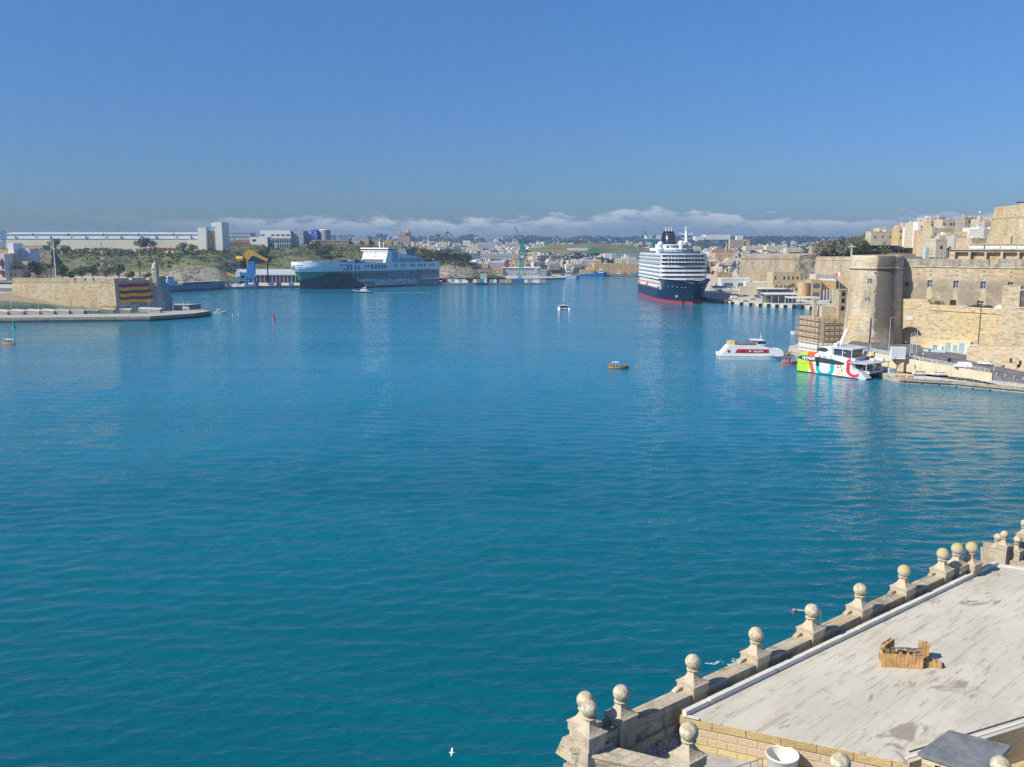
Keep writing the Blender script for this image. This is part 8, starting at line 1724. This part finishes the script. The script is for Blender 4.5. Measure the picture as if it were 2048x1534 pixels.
far('blue glass fronted long building behind the silo',453,507,467,482,1400,30,M_bgl,(8,2),wm=M_lgry,wh=2,ww=7); far('low reddish shed below the glass building',475,506,481,490,1330,14,plain('brick red shed',(.33,.15,.11),.8,.1),None)
t_=far('royal blue panelled block with dashed pattern on the ridge',627,640,461,482,1290,12,plain('royal blue panels',(.01,.09,.48),.5,.1),None); mb=MB(); r2=random.Random(3)
for i in range(26): mb.box(r2.uniform(-4,4),-.1,1+i*.5,.45,.2,1.7)
mb.build('pale_dashes',M_cw,t_)
p=D(646,482,1300); t_=thing('storage_tank','pale grey cylindrical tank right of the royal blue block','tank',(p.x+3,p.y,p.z)); mb=MB(); mb.lathe([(8,0),(8,15.2)],0,0,24); mb.build('shell',M_bgry,t_); mb=MB(); mb.lathe([(8.1,15.2),(8.1,15.9),(0.01,16.4)],0,0,24,cap=False); mb.build('top',M_cw,t_)
far('white house between the factory and the royal blue block',612,627,465,484,1300,20,M_cw,(3,3)); far('small ochre roofed house on the ridge behind the factory flank',600,622,463,470,1420,14,M_ochre,None)
far('long brown stone barrack with many square windows on the ridge',628,702,481,491,1255,14,M_brn,(22,2),wh=1.8,ww=1.6); far('grey stone barrack continuing right of the brown one',702,724,482,491,1262,14,M_bgry,(6,1)); far('ochre villa on the ridge behind the ship bridge',724,741,479,489,1270,14,M_ochre,(4,1)); far('grey flat block right of the ochre villa',739,762,480,489,1280,14,M_brn,(5,1)); far('blue and ochre sports building on the ridge',762,788,482,491,1290,16,M_ochre,(7,1)); far('dark stone house at the right end of the ridge',786,800,484,494,1290,14,M_bgry,(3,2))
# domed church
def church():
    d=2600; k=d/F; p=D(812,480,d); S=thing('domed_church','reddish stone church with a dome and a spire on the town skyline','church',(p.x,p.y,p.z)); mt=plain('reddish church stone',(.42,.27,.18),.9,.08); H=lambda y:D(812,y,d).z-p.z
    mb=MB(); mb.box(-4,0,-8,34,30,H(472)+8); mb.build('nave',mt,S); mb=MB(); mb.lathe([(8,0),(8,H(467)),(9,H(467)+.5),(8.4,H(465.5)),(7,H(463)),(4,H(461)),(1.6,H(460)),(1.5,H(458.5)),(.0,H(456))],6,0,18); mb.build('dome',mt,S)
    mb=MB(); mb.box(-18,0,0,6,6,H(466)); mb.lathe([(3.4,H(466)),(2.2,H(463)),(.0,H(459.5))],-18,0,8); mb.build('spire',mt,S); mb=MB(); mb.box(-2,-10,0,5,5,H(465)); mb.lathe([(2.8,H(465)),(0,H(461.5))],-2,-10,8); mb.build('bell_tower',mt,S)
church()
# dockyard and central shore
DK=[('long two storey ochre warehouse on the far quay behind the trawlers',1187,1290,529,551,1300,30,M_ochre,(9,2),{}),('low ochre store left of the long warehouse',1160,1188,541,551,1290,20,M_ochre,(5,1),{}),('stepped ochre end block of the far warehouse',1172,1190,536,546,1302,20,M_house,(3,1),{}),('big dark dock hall with white roof edge',1006,1080,536,552,1215,30,M_bgry,(12,2),{'roof':M_cw,'ov':1}),('ochre gable wall at the left end of the dark dock hall',986,1006,538,547,1212,16,M_ochre,(2,1),{}),('grey metal shed with a white gable in front of the red crane house',980,1009,525,536,1300,26,M_bgry,None,{'roof':M_cw}),('long grey dock shed behind the masts',960,1040,508,518,1500,30,M_bgry,(16,1),{}),('pale stone office left of the green jib crane',1030,1052,521,536,1260,18,M_house,(4,2),{}),('cream tower block right of the green jib crane',1064,1074,506,522,1400,14,M_cream,(1,3),{}),('blue grey workshop on the near dock side',938,960,508,518,1320,20,M_bgl,(5,2),{}),('large grey dockyard building with dark openings above the middle slope',881,918,495,517,1330,30,M_bgry,(7,2),{'wh':2.5,'ww':3}),('cream building with two towers behind the funnel',851,872,497,512,1380,20,M_cream,(2,2),{}),('white block on the town slope centre left',927,942,482,491,1900,24,M_cw,(3,1),{}),('pale grey hangar with white roof in the centre',956,990,487,497,1800,40,M_bgry,None,{'roof':M_cw}),('cream terrace hall left of the grey hangar',936,957,491,500,1750,30,M_cream,(4,1),{}),('cream flat roofed block by the left town slope',880,896,485,492,1900,20,M_cream,(3,1),{}),('grey shed behind the green jib crane',1010,1036,487,494,2000,36,M_bgry,None,{'roof':M_cw}),
('long low stone fort wall behind the container row',884,962,544,556,1090,20,M_brn,(10,1),{}),('ochre arched store behind the container row',905,948,547,560,1070,16,M_ochre,(6,1),{}),('dark stone dock wall right of the arched store',950,985,541,556,1100,20,M_brn,(5,2),{}),('small grey green kiosk block on the container quay',961,974,549,562,1030,8,plain('grey green block',(.33,.40,.38),.7,.1),None,{}),('pale industrial hall behind the patrol vessel, left',1090,1112,526,537,1420,20,M_bgry,(4,1),{'roof':M_cw}),('brown stone dock office with dark arches',1098,1120,530,540,1360,16,M_brn,(5,1),{}),('grey factory cluster with tanks by the inner quay',1078,1102,540,556,1200,16,plain('grey green block',(.33,.40,.38)),(4,3),{}),('white roofed shed row in the centre',1143,1198,521,532,1500,26,M_bgry,(6,1),{'roof':M_cw}),('cream gabled hall beside the white roofed shed row',1141,1152,519,533,1480,14,M_cream,(2,1),{}),('second cream gabled hall in the centre',1153,1163,523,534,1470,12,M_cream,(2,1),{}),('long dark shed roofs in the central shore',1080,1128,511,520,1650,40,M_dgry,None,{'roof':M_bgry}),('white panelled block behind the central sheds',1207,1224,508,516,1700,20,M_cw,(5,1),{}),('long blue grey office block beside the cruise ship',1228,1292,506,517,1650,20,M_bgl,(18,2),{'wm':M_lgry,'wh':1.5,'ww':2}),('green roofed shed near the meadow',1175,1196,498,504,2000,30,plain('green roof',(.05,.28,.14),.6,.1),None,{}),('long white roof below the meadow',1135,1180,497,501,2050,20,M_cw,None,{}),('ochre low hall below the meadow, left',1104,1140,501,508,1850,24,M_ochre,(5,1),{}),
('long white hospital like block on the skyline left of the funnel',1289,1332,471,478,3000,40,M_cw,(10,1),{}),('large white hall on the skyline right of the cruise ship mast',1406,1455,470,479,2900,60,M_cw,(6,1),{}),('pale hall left of the large white skyline hall',1386,1404,473,480,2900,40,M_cw,None,{}),('wide slab block of flats on the skyline right of the cruise ship',1455,1483,480,497,2000,16,M_house,(9,4),{'ww':1.6,'wh':2}),('tower top rising over the slab block of flats',1468,1480,472,481,2050,16,M_cw,(1,1),{}),('narrow slab right of the wide slab block',1486,1494,480,494,2000,14,M_house,(2,4),{}),('long cream school like block behind the broad bastion',1486,1523,493,500,1500,20,M_cream,(9,1),{}),('second long cream block behind the broad bastion',1528,1568,492,500,1450,20,M_cream,(10,1),{}),('third cream block with terrace behind the broad bastion',1567,1597,497,504,1350,16,M_cream,(7,1),{}),('ochre stone block behind the cruise wharf buildings',1427,1462,507,516,1250,20,M_ochre,(6,1),{}),('brown stone house left of the nearer bastion trees',1618,1632,495,507,900,10,M_brn,(1,1),{}),('low blue grey aqueduct like viaduct on the right skyline',1640,1700,478,483,3500,20,M_bgry,(9,1),{'ww':2,'wh':4}),
('white house on the skyline above the nearer bastion',1630,1646,485,491,1500,12,M_cw,(2,1),{}),('ochre long block beside the cruise ship stern, far',1420,1460,500,508,1400,16,plain('rose stone',(.46,.32,.22),.9,.1),(6,1),{})]
for lab,a,b_,yt,yb,d,dep,mt,wn,kw in DK: far(lab,a,b_,yt,yb,d,dep,mt,wn,group='dockyard and shore buildings',**kw)
# tall thin chimneys and tanks by the inner quay
p=D(1453,505,1300); t_=thing('brick_chimney','brown chimney stack right of the cruise ship among the houses','chimney',(p.x,p.y,p.z)); mb=MB(); mb.tube((0,0,0),(0,0,14),1.8,1.3,10); mb.build('stack',M_brn,t_); mb=MB(); mb.tube((0,0,14),(0,0,14.8),1.7,n=10); mb.build('rim',M_brn,t_)
for i,px in enumerate((1073,1076)): p=D(px,548,1190); t_=thing('storage_tank','white tank on legs beside the inner dock, %s'%('left' if i==0 else 'right'),'tank',(p.x,p.y,4)); mb=MB(); mb.lathe([(1.6,2),(1.6,8),(0.01,8.8)],0,0,12,cap=False); mb.build('shell',M_cw,t_); mb=MB(); [mb.beam((a,b2,0),(a,b2,2.2),.3) for a,b2 in ((-1,-1),(1,-1),(1,1),(-1,1))]; mb.build('legs',M_gry,t_)
# ---- distant houses: 300 nearest as things, the rest one mass
HC=[plain('far cream',(.62,.53,.38),.9,.1,.05),plain('far white',(.74,.72,.68),.9,.06,.05),plain('far pale stone',(.55,.48,.37),.9,.1,.05),plain('far ochre',(.48,.35,.21),.9,.1,.05),plain('far grey',(.36,.36,.36),.9,.1,.05),plain('far rose',(.48,.34,.25),.9,.1,.05)]
HN=['cream','white','pale stone','ochre','grey','rose']
def house_shape(seed):
    r=random.Random(seed); mb=MB(); w=r.uniform(9,18); dp=r.uniform(9,14); h=r.uniform(6.5,12); mb.box(0,0,-7,w,dp,h+7)
    if r.random()<.8: mb.box(r.uniform(-.25,.25)*w,r.uniform(-.1,.2)*dp,h,w*r.uniform(.25,.6),dp*.5,r.uniform(2,3.2))
    if r.random()<.5: mb.box(w*.5+2.5,1,-7,5.5,dp*.8,h*r.uniform(.5,.9)+7)
    n=int(w/3)
    for i in range(n):
        for z in (1.2,4.4,7.6):
            if z<h-2 and r.random()<.8: mb.box(-w/2+(i+.5)*w/n,-dp/2,z,1.2,.3,1.7,mi=1)
    return mb
shapes=[house_shape(100+i) for i in range(9)]; meshes={}
rnd=random.Random(9); spots=[]
def town(px0,px1,d0,d1,n,wts,tag_,dens=1.0,minh=None,seed=0):
    c=0;tries=0
    while c<n and tries<n*6:
        tries+=1; px=rnd.uniform(px0,px1); d=d0*(d1/d0)**rnd.random(); x=X(px,d)
        if MN.noise(Vector((x*.004,d*.0025,2.2)))<rnd.uniform(-.55,.2): continue
        z=gz('ground',x,d)
        if z is None: continue
        c+=1; spots.append((d,x,z,rnd.choices(range(6),wts)[0],tag_))
town(648,880,1750,4300,391,(5,5,4,1,1,.4),'on the slope below the domed church')
town(860,1090,1700,4300,561,(5,6,4,1,1,.4),'on the town slope left of the green jib crane')
town(1060,1300,2750,4600,187,(3,4,3,1,1.5,1),'on the wooded skyline behind the meadow')
town(1060,1290,1330,2150,161,(2,2,3,2,4,1),'in the dockyard quarter below the meadow')
town(930,1060,1330,1700,68,(2,3,3,1,4,.5),'in the dockyard quarter left of the green jib crane')
town(1380,1470,1500,3000,187,(6,4,4,1,1,1.5),'on the built up slope right of the cruise ship')
town(1470,1720,1500,4300,204,(5,3,3,1.5,1,1),'in the wooded suburbs behind the broad bastion')
town(1385,1490,1000,1450,44,(4,1,3,3,1,3),'in the harbour quarter behind the cruise wharf')
town(455,650,1600,3200,85,(3,6,3,1,2,.3),'on the ridge behind the white factory')
town(-20,460,1500,2600,51,(3,5,3,1,2,.3),'beyond the long hilltop warehouse')
town(-20,1740,4300,6400,480,(3,4,3,1,1,1),'on the horizon ridge')
spots.sort(); mass=MB()
for i,(d,x,z,ci,tg) in enumerate(spots):
    si=rnd.randrange(9); s=rnd.uniform(.75,1.25)*(1 if d<2500 else 1.15); rz=rnd.uniform(-.5,.5)
    if i<300:
        if (si,ci) not in meshes: meshes[(si,ci)]=shapes[si].mesh('house',[HC[ci],M_dgry])
        o=bpy.data.objects.new('distant_house',meshes[(si,ci)]); sc.collection.objects.link(o); o.location=(x,d,z); o.rotation_euler=(0,0,rz); o.scale=(s,s,s*rnd.uniform(.8,1.2))
        tag(o,'small %s flat roofed house %s'%(HN[ci],tg),'house','distant houses, %s ones %s'%(HN[ci],tg))
    else:
        sh_=shapes[si]; c,n_s=math.cos(rz),math.sin(rz); of=len(mass.v); zs=s*rnd.uniform(.8,1.2)
        mass.v+=[(x+(a*c-b_*n_s)*s,d+(a*n_s+b_*c)*s,z+e*zs) for a,b_,e in sh_.v]; mass.f+=[[q+of for q in f] for f in sh_.f]; mass.m+=[6 if m_ else ci for m_ in sh_.m]; mass.s+=sh_.s
o=mass.build('distant_houses',HC+[M_dgry]); o['kind']='stuff'; tag(o,'mass of small pale flat roofed houses filling the far town on the skyline','houses')
# far woods and hedges as one mass of foliage
def woods(name,label,n,rects,s0,s1,mat,seed,key='ground'):
    rnd=random.Random(seed); mb=MB()
    for _ in range(n):
        px0,px1,d0,d1=rnd.choice(rects); px=rnd.uniform(px0,px1); d=d0*(d1/d0)**rnd.random(); x=X(px,d); z=gz(key,x,d)
        if z is None: continue
        s=rnd.uniform(s0,s1); hedge(mb,(x,d,z+s*.35),s,s*.5,15,s*.42,rnd)
    o=mb.build(name,mat); o['kind']='stuff'; tag(o,label,'trees')
M_wood2=leafmat('far wood',(.022,.035,.022),(.06,.08,.04),.05)
woods('far_woods','dark woods and gardens between the far houses of the skyline',3200,[(1060,1340,2650,4500),(1090,1300,2750,4200),(1340,1720,1900,4300),(1400,1720,2600,4500),(900,1100,1700,3000),(700,1000,2200,4500),(1050,1300,1700,2250),(450,700,1500,4000),(0,450,1500,3000)],7,17,M_wood2,13)
woods('horizon_woods','dark blue woods along the horizon ridge beyond the far town',950,[(-60,1760,4300,6800),(1040,1760,4500,6600)],16,34,M_wood2,15)
woods('shore_woods','dark trees among the dockyard sheds',420,[(930,1060,1350,1900),(1060,1300,1330,1900),(1395,1480,1000,1500)],4,9,M_wood2,14)

# ---- small street clutter on the right quay
rnd=random.Random(55)
PL=[(.05,.05,.06),(.5,.5,.48),(.08,.12,.3),(.4,.06,.05),(.45,.38,.25),(.1,.25,.15),(.65,.6,.5)]
PN=['black','pale grey','navy','red','beige','green','cream']
for i,(px,py) in enumerate(((1822,716),(1829,719),(1841,716),(1850,719),(1858,704),(1866,703),(1872,702),(1903,701),(1943,702),(1765,703),(1755,701),(1790,724),(1815,722),(1836,722))):
    x,y,z=carat(px,py,6,0); k_=i%7; person(x,y,z,rnd.uniform(0,6),PL[k_],PL[(i*3)%3],'pedestrian in %s on the quay road near the %s'%(PN[k_],'kiosk' if px<1850 else 'lock up sheds'),'pedestrians on the quay road')
for i in range(11):
    a=WB.lerp(Vector((172,262,0)),(i+.5)/11); z=roadz(a.x,a.y); t_=thing('bollard','short pale bollard lining the quay road edge near the right border','bollard',(a.x-.3,a.y-.3,z),0,'bollards on the quay road edge'); mb=MB(); mb.lathe([(.16,0),(.16,.7),(.2,.8),(.0,.9)],0,0,8); mb.build('post',M_whd,t_); mb=MB(); mb.lathe([(.17,.5),(.17,.62)],0,0,8); mb.build('band',M_dgry,t_)
for i in range(6):
    a=Vector(w2(1812+i*34,766+i*3.6,1.65)+(0,)); t_=thing('mooring_bollard','squat dark iron mooring bollard on the lower quay edge','bollard',(a.x,a.y+.6,1.65),0,'mooring bollards on the lower quay'); mb=MB(); mb.lathe([(.3,0),(.2,.15),(.18,.4),(.34,.5),(.3,.62),(.0,.66)],0,0,10); mb.build('post',M_blk,t_)
a=Vector(w2(1990,770,3.0)+(0,)); railing('guard_rail','white double guard rail at the far right of the lower quay',w2(2002,768,2.2),w2(2046,773,2.2),2.2,2.0,1.0,2.0,M_wh,2)
x,y,z=carat(1868,705,6,0); t_=thing('banner_fence','low blue and white advertising fence by the road archway','fence',(x,y,z),-.5); mb=MB(); mb.box(0,0,.1,7.5,.08,.95); mb.build('panel',plain('pale blue banner',(.45,.60,.72),.7,.1,2),t_); mb=MB(); [mb.box(-3.7+i*1.85,0,0,.08,.1,1.15) for i in range(5)]; mb.build('posts',M_gry,t_)
for i,(px,py) in enumerate(((1862,697),(1890,699),(1937,701))):
    x,y,z=carat(px,py,6,0); t_=thing('planter','green shrub in a tub along the lock up sheds','planter',(x,y,z),0,'planters by the sheds'); mb=MB(); mb.lathe([(.3,0),(.42,.55)],0,0,10); mb.build('pot',M_conc,t_); mb=MB(); hedge(mb,(0,0,1.0),.55,.5,60,.16,rnd); mb.build('leaves',M_leafb,t_)
haze()
